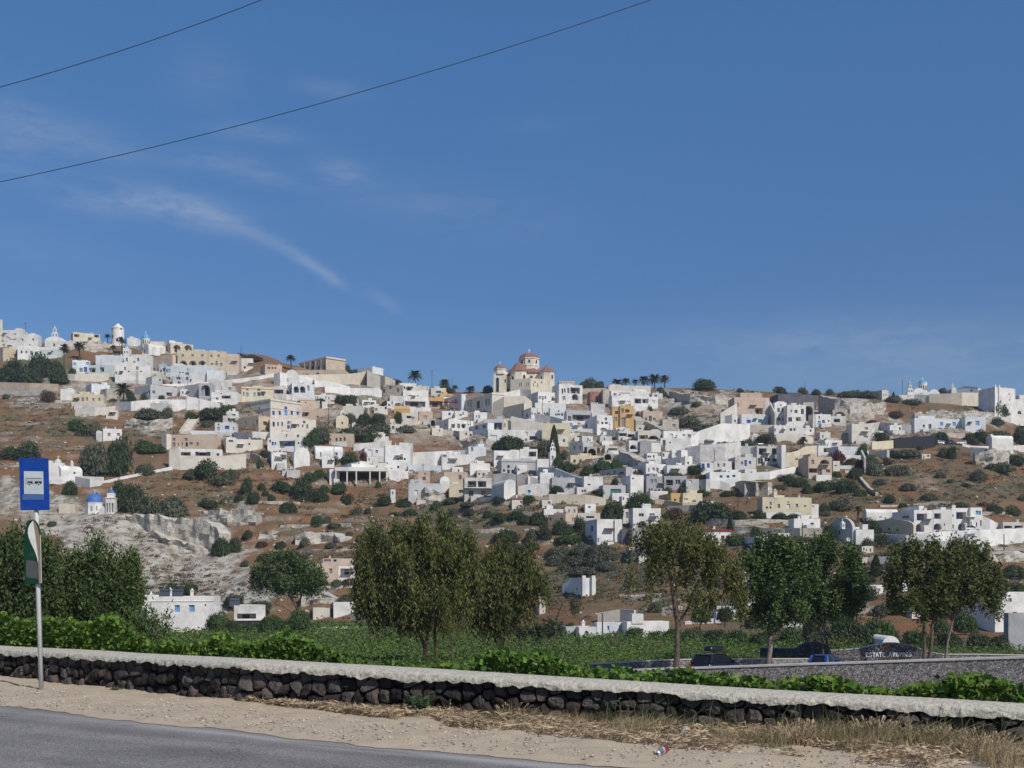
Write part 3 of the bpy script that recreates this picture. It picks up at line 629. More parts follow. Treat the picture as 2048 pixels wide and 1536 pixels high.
weed(1560, 1470, .30, 14, .03, WD, 'tall thin dusty weed against the wall right of the pale stone', 5, .12)
weed(1420, 1465, .33, 12, .03, WD, 'tall flowering weed against the wall above the pale stone', 6, .10)
weed(1335, 1478, .08, 10, .03, WG, 'small green weed just behind the drinks can', 7, .05)
weed(1110, 1452, .14, 14, .03, WD, 'low weed with green leaves at the wall right of the thistle', 8, .1)
weed(232, 1390, .07, 10, .03, WD, 'small grey green weed at the wall foot right of the bus stop', 9, .06)
weed(1800, 1470, .26, 10, .03, WD, 'thin weed against the wall near the right edge', 10, .1)
weed(1260, 1462, .28, 12, .025, WD, 'spindly weed leaning on the wall left of the drinks can', 12, .12)
# light stones among the dark ones
for (px, py, r_, lb, c) in ((828, 1408, .045, 'small white round stone in the wall beside the thistle', (.55, .52, .45)), (437, 1378, .075, 'tan stone in the left part of the wall', (.36, .29, .2)), (302, 1378, .06, 'pale brown stone low in the wall', (.3, .26, .2))): pass
# ---------------- litter ----------------
def at_ground(px, py, z=.03): Y = (EYE - z) * F / (py - HY); return ((px - CX) / F * Y, Y, z)
can = empty('drinks_can', at_ground(1322, 1510)); can.rotation_euler = (0, 0, math.radians(-28))
b = MB(); b.cur = 0
def lay(prof, n=20, sx=1.0, crush=0.0):   # lathe about the y axis, lying on the ground, end toward -y
    V = []; Fs = []
    for (r, y) in prof:
        for k in range(n):
            t = 2 * math.pi * k / n; q = 1 - crush * (.5 + .5 * math.sin(3 * t + y * 60)) * max(0, y) / .12
            V.append((r * q * math.cos(t), y, .033 + r * q * math.sin(t)))
    for i in range(len(prof) - 1):
        for k in range(n): Fs.append((i * n + k, i * n + (k + 1) % n, (i + 1) * n + (k + 1) % n, (i + 1) * n + k))
    return V, Fs
b.add(*lay([(.033, .012), (.033, .05), (.031, .09), (.026, .115), (.001, .118)], 20, 1, .35)); b.build('body', mat('red_can', (.30, .02, .02), .35, .1, 30, metal=.3, col2=(.45, .1, .1), c2amt=.5), can, True)
b = MB(); b.add(*lay([(.033, .012), (.029, -.004), (.027, -.006), (.025, .0), (.024, .004), (.001, .006)], 24)); b.build('end', mat('aluminium', (.75, .75, .77), .3, .05, 30, metal=.85), can, True)
tag(can, 'crushed red drinks can with its silver end facing the road', 'can')
def crumple(px, py, s, seed, label, m):
    import bmesh
    bm = bmesh.new(); bmesh.ops.create_icosphere(bm, subdivisions=3, radius=1); rg = np.random.default_rng(seed)
    for v in bm.verts: 
        v.co *= 1 + rg.normal() * .16; v.co.x *= s; v.co.y *= s * .6; v.co.z = abs(v.co.z) * s * .38
    me = bpy.data.meshes.new('crumpled_paper'); bm.to_mesh(me); bm.free(); o = link('crumpled_paper', me, m, None, at_ground(px, py)); tag(o, label, 'litter', 'crumpled paper by the wall'); return o
PAP = mat('paper', (.62, .60, .56), .9, .1, 20)
crumple(1345, 1474, .062, 1, 'crumpled white paper left of the pale round stone', PAP); crumple(1386, 1473, .06, 2, 'crumpled white paper right of the pale round stone', PAP)
import bmesh
def boulder(name, px, py, r, col, label, sx=1, sz=1, seed=2, z=.03):
    bm = bmesh.new(); bmesh.ops.create_icosphere(bm, subdivisions=3, radius=r); rg = np.random.default_rng(seed)
    for v in bm.verts:
        n_ = float(vnoise([v.co.x / r * 1.6 + seed], [v.co.y / r * 1.6 + v.co.z / r], seed)[0]); v.co *= .85 + .3 * n_; v.co.x *= sx; v.co.z *= sz
    me = bpy.data.meshes.new(name); bm.to_mesh(me); bm.free(); me.polygons.foreach_set('use_smooth', [True] * len(me.polygons)); x, y, zz = at_ground(px, py, z)
    o = link(name, me, mat('stone_' + str(seed), col, .9, .15, 12, .5, 30), None, (x, y, zz + r * .7 * sz)); tag(o, label, 'stone'); return o
boulder('round_stone', 1370, 1474, .052, (.40, .38, .33), 'pale round stone at the wall foot between the papers', 1, .95, 3)
boulder('white_stone', 828, 1417, .035, (.60, .57, .50), 'small white stone against the wall beside the thistle', .9, 1.2, 4, .08)
o = boulder('flat_pebble', 124, 1386, .035, (.35, .36, .38), 'flat grey pebble on the verge right of the bus stop pole', 1.3, .45, 5)
# ---------------- bus stop ----------------
Yp = 1.3 * F / (1386 - HY); px0 = (83 - CX) / F * Yp; k = Yp / F      # metres per photo pixel here
bs = empty('bus_stop_sign', (px0, Yp, 0)); tag(bs, 'leaning bus stop pole with blue bus sign above a green timetable holder', 'bus stop')
def loc(px, py, dy=0.0): return ((px - 83) * k, dy, (1386 - py) * k)
b = MB(); b.tube([loc(83, 1392), loc(76, 1170), loc(70.5, 918)], .026, 14); b.build('pole', mat('pole_paint', (.55, .56, .55), .5, .08, 3, .1, 10), bs, True)
b = MB()
def plate(b, pts, y0, y1):
    n = len(pts); A = [loc(p[0], p[1], y0) for p in pts]; B = [loc(p[0], p[1], y1) for p in pts]
    b.add(A + B, [tuple(range(n)), tuple(range(2 * n - 1, n - 1, -1))] + [(i, (i + 1) % n + 0, (i + 1) % n + n, i + n)[::-1] for i in range(n)])
plate(b, [(41, 916.5), (99, 917.5), (101.5, 1020.5), (44, 1021)], -.045, -.03)
BL = mat('sign_blue', (.006, .048, .29), .45, .05, 14, col2=(.03, .085, .30), c2amt=.45); pl = b.build('bus_sign', BL, bs)
b = MB(); plate(b, [(51, 943), (89.5, 943.5), (90.5, 989), (51.5, 988.5)], -.048, -.0455); b.build('white_panel', mat('sign_white', (.52, .57, .57), .45, .05, 8), pl)
b = MB(); plate(b, [(48, 989.5), (91, 989.5), (91.5, 1000), (48, 1000)], -.0475, -.0455); b.build('faded_strip', mat('sign_faded', (.07, .14, .33), .5, .1, 20), pl)
# pictogram of a bus: white roof rack line, windows and doors in outline, black lower body, two wheels
b = MB(); K = -.0495; K0 = -.0482
def pr(x0, y0, x1, y1): plate(b, [(x0, y0), (x1, y0), (x1, y1), (x0, y1)], K, K0)
pr(54.5, 956.6, 86.5, 957.6); pr(54.5, 957.6, 55, 968.6); pr(86, 957.6, 86.5, 968.6); pr(55, 968.2, 57.6, 968.9)
for x in (57.6, 60.6, 63.6, 66.6, 69.3, 72.3, 75.6, 78.8, 82.2): pr(x, 957.9, x + .35, 962.5)
pr(58.2, 963.2, 68.8, 968.2); pr(72.6, 963.2, 86, 968.2); pr(69, 968.2, 72.4, 968.8); pr(55.2, 962.2, 58, 962.5)
def disc2(cx, cy, r, m, y0, y1, nm):
    q = MB(); plate(q, [(cx + r * math.cos(t * math.pi / 8), cy + r * math.sin(t * math.pi / 8)) for t in range(16)], y0, y1); q.build(nm, m, pl)
b.build('bus_pictogram', mat('sign_black', (.015, .018, .02), .5, .05, 8), pl)
for cx in (62.8, 80.6): disc2(cx, 968.8, 2.7, mat('sign_white2', (.52, .57, .57), .45, .05, 8), -.0505, -.0497, 'wheel_arch'); disc2(cx, 969.2, 1.6, MATS['sign_black'], -.0515, -.0507, 'wheel')
for (cx, cy) in ((69.8, 924.5), (72, 1011.5)): disc2(cx, cy, 1.3, mat('rusty_bolt', (.16, .10, .07), .7, .2, 60), -.050, -.0455, 'bolt')
# leaf shaped timetable holder
def arc(x0, x1, yt, yb, n=10): return [(x0 + (x1 - x0) * (.5 - .5 * math.cos(math.pi * i / n)), yb - (yb - yt) * math.sin(math.pi * i / n)) for i in range(n + 1)]
b = MB(); plate(b, [(53, 1168), (52, 1120)] + arc(52, 84.5, 1039.5, 1078, 14) + [(86, 1120), (87, 1168)], -.055, -.028); tb = b.build('timetable_board', mat('holder_green', (.006, .045, .022), .4, .1, 8), bs)
b = MB(); plate(b, [(70, 1041.5), (64, 1049), (60.5, 1057), (59.8, 1067), (61.5, 1075), (66, 1087), (73, 1101), (78, 1115), (80.5, 1127), (80.5, 1118), (78, 1095), (74.5, 1070), (72, 1052)][::-1], -.062, -.0555); b.build('white_leaf', mat('holder_white', (.68, .67, .62), .5, .06, 8), tb)
b = MB(); plate(b, [(70, 1041.5), (72, 1052), (74.5, 1070), (78, 1095), (80.5, 1127), (80.5, 1140), (82, 1167), (86.5, 1167), (85.4, 1120), (83.8, 1075), (79.5, 1056), (75, 1046)][::-1], -.0615, -.0555); b.build('brown_band', mat('holder_brown', (.27, .19, .13), .6, .1, 8), tb)
b = MB(); plate(b, [(84.5, 1072), (85.6, 1120), (86.6, 1166), (87.4, 1166), (86.4, 1118), (85.2, 1070)][::-1], -.064, -.0555); b.build('edge_trim', MATS['holder_white'], tb)
b = MB(); plate(b, [(56.5, 1120), (66, 1121), (78, 1124), (79.5, 1142), (79.5, 1158), (56, 1154.5)][::-1], -.059, -.0555); b.build('timetable_window', mat('timetable_glass', (.085, .09, .085), .25, .1, 10, spec=.5), tb)
for (y_, a, c) in ((1106, 64, 72), (1108.5, 61, 73), (1111.5, 57, 72)):
    b = MB(); plate(b, [(a, y_), (c, y_), (c, y_ + .8), (a, y_ + .8)], -.0575, -.0555); b.build('text_line', mat('faint_text', (.05, .10, .08), .5, .05, 8), tb)
# ---------------- power cables ----------------
def cable(pts, Y, r, label):
    cs = np.polyfit([p[0] for p in pts], [p[1] for p in pts], 2); b = MB(); b.tube([P(x, float(np.polyval(cs, x)), Y) for x in range(-900, 2900, 60)], r, 6)
    o = b.build('power_cable', mat('cable_black', (.05, .06, .075), .6, .05, 3), None, True); tag(o, label, 'cable', 'cables crossing the sky')
cable([(0, 174), (250, 99), (400, 46), (523, 0)], 26, .0085, 'upper overhead cable crossing the top left corner of the sky')
cable([(0, 366), (200, 318), (340, 283), (760, 175), (1050, 85), (1297, 0)], 34, .0105, 'lower overhead cable crossing from left edge to top middle')
# ---------------- building toolkit ----------------
def facade(b, A, B, z0, z1, holes, nrm):
    """wall face from A to B (2-D points, seen from outside left to right), with recessed openings"""
    A = Vector((A[0], A[1], 0)); B = Vector((B[0], B[1], 0)); L_ = (B - A).length; t = (B - A) / L_; inn = -Vector((nrm[0], nrm[1], 0))
    hs = []
    for h in holes:
        u0, u1, v0, v1 = max(h[0], .12), min(h[1], L_ - .12), max(h[2], z0 + .02), min(h[3], z1 - .10)
        if u1 - u0 > .15 and v1 - v0 > .15 and not any(u0 < q[1] and u1 > q[0] and v0 < q[3] and v1 > q[2] for q in hs): hs.append((u0, u1, v0, v1) + tuple(h[4:]))
    us = sorted({0.0, L_} | {h[0] for h in hs} | {h[1] for h in hs}); vs = sorted({z0, z1} | {h[2] for h in hs} | {h[3] for h in hs})
    pt = lambda u, v, d=0.0: tuple(A + t * u + inn * d + Vector((0, 0, v)))
    for i in range(len(us) - 1):
        for j in range(len(vs) - 1):
            um, vm = (us[i] + us[i + 1]) / 2, (vs[j] + vs[j + 1]) / 2
            if any(h[0] < um < h[1] and h[2] < vm < h[3] for h in hs): continue
            b.quad(pt(us[i], vs[j]), pt(us[i + 1], vs[j]), pt(us[i + 1], vs[j + 1]), pt(us[i], vs[j + 1]))
    res = []
    for (u0, u1, v0, v1, arch, dep, ty) in hs:
        b.quad(pt(u0, v0), pt(u0, v0, dep), pt(u1, v0, dep), pt(u1, v0))
        if not arch:
            b.quad(pt(u0, v1), pt(u1, v1), pt(u1, v1, dep), pt(u0, v1, dep)); s1 = v1
        else:
            r = min((u1 - u0) / 2, v1 - v0); s1 = v1 - r; um = (u0 + u1) / 2; n = 6; hw = (u1 - u0) / 2
            arc = [(um - hw * math.cos(math.pi * k / (2 * n)), s1 + r * math.sin(math.pi * k / (2 * n))) for k in range(2 * n + 1)]
            Lp = [pt(*p) for p in arc[:n + 1]] + [pt(u0, v1)]; Rp = [pt(*p) for p in arc[n:]] + [pt(u1, v1)]
            b.add(Lp, [tuple(range(len(Lp)))[::-1]]); b.add(Rp, [tuple(range(len(Rp)))[::-1]])
            for k in range(2 * n): b.quad(pt(*arc[k]), pt(*arc[k + 1]), pt(*arc[k + 1], dep), pt(*arc[k], dep))
        b.quad(pt(u0, v0), pt(u0, s1), pt(u0, s1, dep), pt(u0, v0, dep)); b.quad(pt(u1, v0), pt(u1, v0, dep), pt(u1, s1, dep), pt(u1, s1))
        res.append((u0, u1, v0, v1, dep, ty, pt))
    return res
def window_part(res, parent, wallc):
    u0, u1, v0, v1, dep, ty, pt = res; w, h = u1 - u0, v1 - v0
    key = ty.lower(); pm = PANES[key]
    big = w > .95 and key in 'kblrgt' and dep < 1
    name = 'opening' if dep > .9 else ('door' if (h > 1.9 and h > 1.5 * w) else 'window')
    if dep > .9:      # deep loggia: dark ones get a back wall coloured grey for shade, with a door
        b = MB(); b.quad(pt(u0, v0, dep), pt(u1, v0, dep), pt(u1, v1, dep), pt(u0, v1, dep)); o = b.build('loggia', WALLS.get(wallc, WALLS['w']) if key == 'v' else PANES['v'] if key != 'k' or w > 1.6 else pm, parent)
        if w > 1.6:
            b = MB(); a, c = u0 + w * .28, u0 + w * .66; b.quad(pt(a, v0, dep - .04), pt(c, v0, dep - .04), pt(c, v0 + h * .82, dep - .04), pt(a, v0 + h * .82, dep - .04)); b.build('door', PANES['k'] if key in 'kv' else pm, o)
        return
    if not big:
        b = MB(); b.quad(pt(u0, v0, dep - .02), pt(u1, v0, dep - .02), pt(u1, v1, dep - .02), pt(u0, v1, dep - .02)); b.build(name, pm, parent); return
    fm = WALLS['W'] if key in 'kt' else pm; b = MB(); f = .07
    um = (u0 + u1) / 2; d1 = dep - .09
    def bar(a, c, e, g):
        b.quad(pt(a, e, d1), pt(c, e, d1), pt(c, g, d1), pt(a, g, d1))
    bar(u0, u0 + f, v0, v1); bar(u1 - f, u1, v0, v1); bar(um - f / 2, um + f / 2, v0, v1); bar(u0 + f, um - f / 2, v1 - f, v1); bar(um + f / 2, u1 - f, v1 - f, v1); bar(u0 + f, um - f / 2, v0, v0 + f); bar(um + f / 2, u1 - f, v0, v0 + f)
    o = b.build(name, fm, parent); b = MB(); b.quad(pt(u0, v0, dep - .02), pt(u1, v0, dep - .02), pt(u1, v1, dep - .02), pt(u0, v1, dep - .02)); b.build('pane', PANES['k'] if key == 'k' else pm, o)
def setting(x0, xs, x1, yb, Ymax=9):
    """world placement of a two-faced block: corner at xs"""
    return
class Frame: pass
def frame(x0, xs, x1, yt, yb, g=None, face='f', dref=8.0):
    """solve yaw and sizes of a block whose corner stands at photo x = xs. left face x0..xs, right face xs..x1"""
    f = Frame(); px = xs if x0 + 2 < xs < x1 - 2 else (x0 + x1) / 2
    p = g or ground(px, yb)
    if g is None: p = P(px, yb, p.y - 1.6)
    s = F / p.y; f.p = p; f.s = s; wl_, wr_ = (xs - x0) / s, (x1 - xs) / s
    if not (x0 + 2 < xs < x1 - 2):
        th = math.radians(RNG.uniform(2, 7)) * (1 if RNG.random() < .8 else -1); W = (x1 - x0) / s / math.cos(th); Dp = min(max(5.0, W * .7), 9)
        f.c = Vector((p.x - W / 2 * math.cos(th), p.y - W / 2 * math.sin(th), p.z)) if False else None
        # front-left corner
        fx, fy = math.cos(th), math.sin(th); f.o = Vector((p.x - fx * W / 2, p.y - fy * W / 2, p.z)); f.W, f.D, f.th, f.two = W, Dp, th, False
    else:
        # right face is the front; it turns to face right (towards the sun) when the left face is visible
        if wl_ <= wr_: th = math.asin(min(.80, max(.18, wl_ / max(dref, wl_ * 1.15))))
        else: th = math.asin(min(.86, max(.5, wl_ / max(wl_ * 1.12, dref * 1.5)))) if wl_ > wr_ * 2 else math.radians(50)
        W = wr_ / math.cos(th); Dp = wl_ / math.sin(th); f.o = p.copy(); f.W, f.D, f.th, f.two = W, Dp, th, True
    f.h = (yb - yt) / s
    return f
NWIN = 0
def house(x0, xs, x1, yt, yb, col, label, wins='', cat='house', name='house', roof='flat', g=None, colL=None, extra=None, found=3.0, group=None, dref=8.0, cornice=False, wmax=99, deep=None, ycorr=True):
    f = frame(x0, xs, x1, yt, yb, g, dref=dref); W, D, th, h, s = f.W, f.D, f.th, f.h, f.s
    r = empty(name, f.o, th); tag(r, label, cat, group)
    # local frame: x along the front (right), y into the hill
    xl = (xs if f.two else x0)
    wr = []; wlf = []
    for tok in [t for t in wins.split() if t]:
        q = tok.split(','); cx, cy, w_, h_ = [float(v) for v in q[:4]]; ty = q[4] if len(q) > 4 else 'k'; arch = ty.isupper()
        dep = .28 if max(w_, h_) / s < 1.9 or ty.lower() not in 'kv' else (1.5 if w_ / s > 1.9 else .35)
        if len(q) > 5: dep = float(q[5])
        if f.two and cx < xs:
            k = D / max(xs - x0, 1); a, c = (cx - w_ / 2 - x0) * k, (cx + w_ / 2 - x0) * k
            sl = (1 - (xs - cx) / (xs - x0) * 0); ybl = yb; Yc = f.p.y + (xs - cx) / (xs - x0) * D * math.cos(th); sc = F / Yc
            zc = EYE + (HY - cy) / sc - f.p.z; wlf.append((a, c, zc - h_ / 2 / sc, zc + h_ / 2 / sc, arch, dep, ty))
        else:
            k = W / (x1 - xl); a, c = (cx - w_ / 2 - xl) * k, (cx + w_ / 2 - xl) * k; u = (a + c) / 2
            Yc = f.o.y + math.sin(th) * u; sc = F / Yc; zc = EYE + (HY - cy) / sc - f.p.z; wr.append((a, c, zc - h_ / 2 / sc, zc + h_ / 2 / sc, arch, dep, ty))
    b = MB(); m = WALLS[col]; z0 = -found
    t_ = .22; ztop = h; rz = h - .32 if roof == 'flat' else h
    R1 = facade(b, (0, 0), (W, 0), z0, h, wr, (0, -1)); R2 = facade(b, (0, D), (0, 0), z0, h, wlf, (-1, 0)); b.quad((W, 0, z0), (W, D, z0), (W, D, h), (W, 0, h)); b.quad((W, D, z0), (0, D, z0), (0, D, h), (W, D, h))
    if roof == 'flat':
        o4 = [(0, 0), (W, 0), (W, D), (0, D)]; i4 = [(t_, t_), (W - t_, t_), (W - t_, D - t_), (t_, D - t_)]
        for k in range(4):
            a, c, d, e = o4[k], o4[(k + 1) % 4], i4[(k + 1) % 4], i4[k]; b.quad(a + (h,), c + (h,), d + (h,), e + (h,)); b.quad(e + (h,), d + (h,), d + (rz,), e + (rz,))
    if cornice:
        for (x_, X_, y_, Y_) in ((-.22, W + .22, -.22, -.003), (-.22, -.003, -.003, D)): b.box(x_, X_, y_, Y_, h - .75, h - .35); b.box(x_ - .0, X_, y_ + .08, Y_, h * .52, h * .52 + .22) if cornice == 2 else None
    wb = b.build('wall', m if colL is None else [m], r)
    if roof == 'flat':
        b = MB(); b.quad((t_, t_, rz), (W - t_, t_, rz), (W - t_, D - t_, rz), (t_, D - t_, rz)); b.build('roof', WALLS['w'] if col in 'WUwgLG' else m, r)
    elif roof in ('vaultx', 'vaulty'):      # barrel along x (long side to us) or along y (gable end to us)
        b = MB(); n = 10; span = (D if roof == 'vaultx' else W); rr = span / 2; hh = min(rr, (extra or rr)); 
        prof = [(rr - rr * math.cos(math.pi * k / n), h + hh * math.sin(math.pi * k / n)) for k in range(n + 1)]
        for k in range(n):
            (p1, q1), (p2, q2) = prof[k], prof[k + 1]
            if roof == 'vaulty': b.quad((p1, 0, q1), (p2, 0, q2), (p2, D, q2), (p1, D, q1))
            else: b.quad((0, p1, q1), (W, p1, q1), (W, p2, q2), (0, p2, q2))
        if roof == 'vaulty': b.add([(p, 0, q) for p, q in prof], [tuple(range(n + 1))[::-1]]); b.add([(p, D, q) for p, q in prof], [tuple(range(n + 1))])
        else: b.add([(0, p, q) for p, q in prof], [tuple(range(n + 1))]); b.add([(W, p, q) for p, q in prof], [tuple(range(n + 1))[::-1]])
        b.build('roof', m, r)
    elif roof == 'gable':
        b = MB(); e = extra or 1.2; b.quad((-.15, -.15, h - .05), (W + .15, -.15, h - .05), (W + .15, D / 2, h + e), (-.15, D / 2, h + e)); b.quad((-.15, D / 2, h + e), (W + .15, D / 2, h + e), (W + .15, D + .15, h - .05), (-.15, D + .15, h - .05))
        b.add([(0, 0, h), (0, D, h), (0, D / 2, h + e - .03)], [(2, 1, 0)]); b.add([(W, 0, h), (W, D, h), (W, D / 2, h + e - .03)], [(0, 1, 2)]); b.build('roof', m, r)
    for q in R1 + R2: window_part(q, r, col)
    rd = random.Random(int(x0 * 7 + yt)); wm = WALLS[col]
    if name == 'house' and roof == 'flat' and s < 9.5 and W > 4:
        if rd.random() < .55:       # raised roof room
            w_ = W * rd.uniform(.22, .4); u = rd.uniform(.3, max(.4, W - w_ - .3)); b = MB(); b.box(u, u + w_, 1.5, D - .5, rz, h + rd.uniform(.5, 1.3)); b.build('roof_room', wm, r)
        for _ in range(rd.choice((0, 1, 1, 2))):
            u = rd.uniform(.8, W - .8); b = MB(); q = rd.uniform(.18, .3); hh_ = rd.uniform(.5, 1.1); b.box(u - q, u + q, .9, .9 + 2 * q, rz, h + hh_ * .7); b.box(u - q * 1.3, u + q * 1.3, .9 - q * .3, .9 + 2.3 * q, h + hh_ * .7, h + hh_ * .7 + .12); b.build('chimney', wm, r)
        if rd.random() < .5:        # small yard wall in front
            a = rd.uniform(0, W * .4); e = rd.uniform(W * .6, W + 1.5); dd = rd.uniform(1.2, 2.4); b = MB(); t2 = rd.uniform(.5, 1.1); b.box(a, e, -dd, -dd + .25, z0, t2); b.box(a, a + .25, -dd + .253, -.003, z0, t2 * .98); b.build('yard_wall', WALLS['w'] if rd.random() < .6 else WALLS['W'], r)
        if rd.random() < .35: b = MB(); u = rd.uniform(.5, W * .7); b.box(u, u + rd.uniform(1.5, 3), -1.3, -.003, h * .62, h * .62 + .1); b.build('awning', WALLS['c'] if rd.random() < .5 else PANES['t'], r)
        if rd.random() < .4: u = rd.uniform(1, W - 1); b = MB(); b.tube([(u, 2, rz), (u, 2, h + rd.uniform(1.2, 2.4))], .045, 4); b.box(u - .5, u + .5, 1.97, 2.03, h + 1.1, h + 1.14); b.build('aerial', PANES['v'], r)
    r['_s'] = s; r['_W'] = W; r['_D'] = D; r['_h'] = h
    return r
def rooftop(r, what, u, v=.5, m=None, w=.5, h=1.2):
    """chimney / tank / stair head on a flat roof; u, v as fractions of width and depth"""
    W, D, H_ = r['_W'], r['_D'], r['_h']; b = MB(); x, y, z = W * u, D * v, H_ - .34
    if what == 'chimney':
        b.box(x - w / 2, x + w / 2, y - w / 2, y + w / 2, z, z + h); b.box(x - w * .65, x + w * .65, y - w * .65, y + w * .65, z + h, z + h + .12); b.tube([(x, y, z + h + .1), (x, y, z + h + .42)], [w * .38, w * .2], 8)
    elif what == 'stairhead': b.box(x - w, x + w, y - w, y + w, z, z + h)
    elif what == 'heater':
        b.add([(x - .9, y - .6, z + .1), (x + .9, y - .6, z + .1), (x + .9, y + .5, z + 1.2), (x - .9, y + .5, z + 1.2)], [(0, 1, 2, 3)]); b.tube([(x - .85, y + .6, z + 1.35), (x + .85, y + .6, z + 1.35)], .26, 10); b.box(x - .8, x - .72, y + .4, y + .6, z, z + 1.2); b.box(x + .72, x + .8, y + .4, y + .6, z, z + 1.2)
        b.build('solar_heater', mat('solar_panel', (.06, .07, .09), .3, .1, 5, spec=.6), r); return
    b.build('chimney' if what == 'chimney' else 'stair_head', m or WALLS['W'], r)
def ribbon(pts, col, label, thick=.5, name='retaining_wall', cat='wall', g_from=150., rough=.0, holes=None, matl=None, dy=0.0, sub=1.5):
    """wall whose top and bottom follow photo points (x, ytop, ybottom), standing at the hillside depth of its foot"""
    P3 = []
    for (x, yt, yb) in pts:
        p = ground(x, yb, g_from); p.y += dy; P3.append((x, yt, yb, p))
    Ys = [q[3].y for q in P3]
    rows = []
    for k in range(len(P3) - 1):
        a, c = P3[k], P3[k + 1]; L_ = (c[3] - a[3]).length; n = max(1, int(L_ / sub))
        for i in range(n + (k == len(P3) - 2)):
            t = i / n; x = lerp(a[0], c[0], t); Y = lerp(a[3].y, c[3].y, t); rows.append((P(x, lerp(a[1], c[1], t), Y), P(x, lerp(a[2], c[2], t), Y)))
    o0 = rows[len(rows) // 2][1].copy(); b = MB(); N = len(rows); nv = max(1, int(6 * (rough > 0))) if rough else 1
    V = []; nn = nv + 1
    for i, (tp, bt) in enumerate(rows):
        d = (rows[min(i + 1, N - 1)][1] - rows[max(i - 1, 0)][1]); d.z = 0; d = d.normalized() if d.length > 0 else Vector((1, 0, 0)); nx = Vector((-d.y, d.x, 0))
        if nx.y < 0: nx = -nx
        bt2 = bt - Vector((0, 0, 2.0)); col_ = []
        for j in range(nn):
            q = bt2.lerp(tp, j / nv)
            if rough: q = q + Vector((0, -1, 0)) * ((float(fbm(q.x * .55, q.z * .55 + q.y * .2, 5, 3)) - .5) * rough * 2) + Vector((0, 0, (float(vnoise([q.x * .8], [3.], 8)[0]) - .5) * rough * (j == nv)))
            col_.append(q - o0)
        V.append((col_, tp - o0 + nx * thick, bt2 - o0 + nx * thick))
    for i in range(N - 1):
        for j in range(nv): b.quad(V[i][0][j], V[i + 1][0][j], V[i + 1][0][j + 1], V[i][0][j + 1])
        b.quad(V[i][0][-1], V[i + 1][0][-1], V[i + 1][1], V[i][1]); b.quad(V[i][1], V[i + 1][1], V[i + 1][2], V[i][2])
    b.quad(V[0][0][0], V[0][0][-1], V[0][1], V[0][2]); b.quad(V[-1][0][-1], V[-1][0][0], V[-1][2], V[-1][1])
    me = b.mesh(name); o = link(name, me, matl or WALLS[col], None, o0); tag(o, label, cat); return o
def outcrop(pts, label, rough=1.6, thick=3.5, m=None, name='rock_outcrop'): return ribbon(pts, 'S', label, thick, name, 'rock', rough=rough, matl=m or ROCK, sub=1.1)
def dome_prof(r, h, n=8, z=0): return [(r * math.cos(math.pi / 2 * k / n), z + h * math.sin(math.pi / 2 * k / n)) for k in range(n + 1)]
def cross_part(parent, x, y, z, h, m):
    b = MB(); t = h * .07; b.box(x - t, x + t, y - t, y + t, z, z + h); b.box(x - h * .27, x - t - .002, y - t * .9, y + t * .9, z + h * .60, z + h * .72); b.box(x + t + .002, x + h * .27, y - t * .9, y + t * .9, z + h * .60, z + h * .72); return b.build('cross', m, parent)
BLUE_DOME = mat('blue_dome', (.07, .16, .45), .55, .08, 1.5); CYAN_DOME = mat('light_blue_dome', (.10, .36, .55), .55, .08, 1.5); PALE_DOME = mat('pale_dome', (.58, .66, .62), .8, .08, 1.5)
def drum_dome(r, x, y, z, rad, hd, hdome, md, wc='W', n=12, cross=None, slots=6):
    """drum with small dark slots, dome and cross, centre x,y in the parent's frame"""
    b = MB(); b.lathe([(rad, -1 + z), (rad, z + hd * .88), (rad * 1.07, z + hd * .9), (rad * 1.07, z + hd)], (x, y, 0), n); o = b.build('drum', WALLS[wc], r)
    for k in range(slots):
        a = math.radians(-165 + 150 * (k + .5) / slots); c, s_ = math.cos(a), math.sin(a); b = MB(); q = rad * .985; w = rad * .10
        b.add([(x + c * q * 1.0 - s_ * d * w + c * e, y + s_ * q + c * d * w + s_ * e, zz) for e in (.0, .08) for (d, zz) in ((-1, z + hd * .3), (1, z + hd * .3), (1, z + hd * .72), (-1, z + hd * .72))], [(4, 5, 6, 7), (0, 3, 2, 1), (0, 1, 5, 4), (1, 2, 6, 5), (2, 3, 7, 6), (3, 0, 4, 7)]); b.build('slot_window', PANES['k'], o)
    b = MB(); b.lathe(dome_prof(rad * 1.0, hdome, 8, z + hd), (x, y, 0), 24); b.build('dome', md, r, True)
    if cross: cross_part(r, x, y, z + hd + hdome - .05, cross, WALLS['W'])
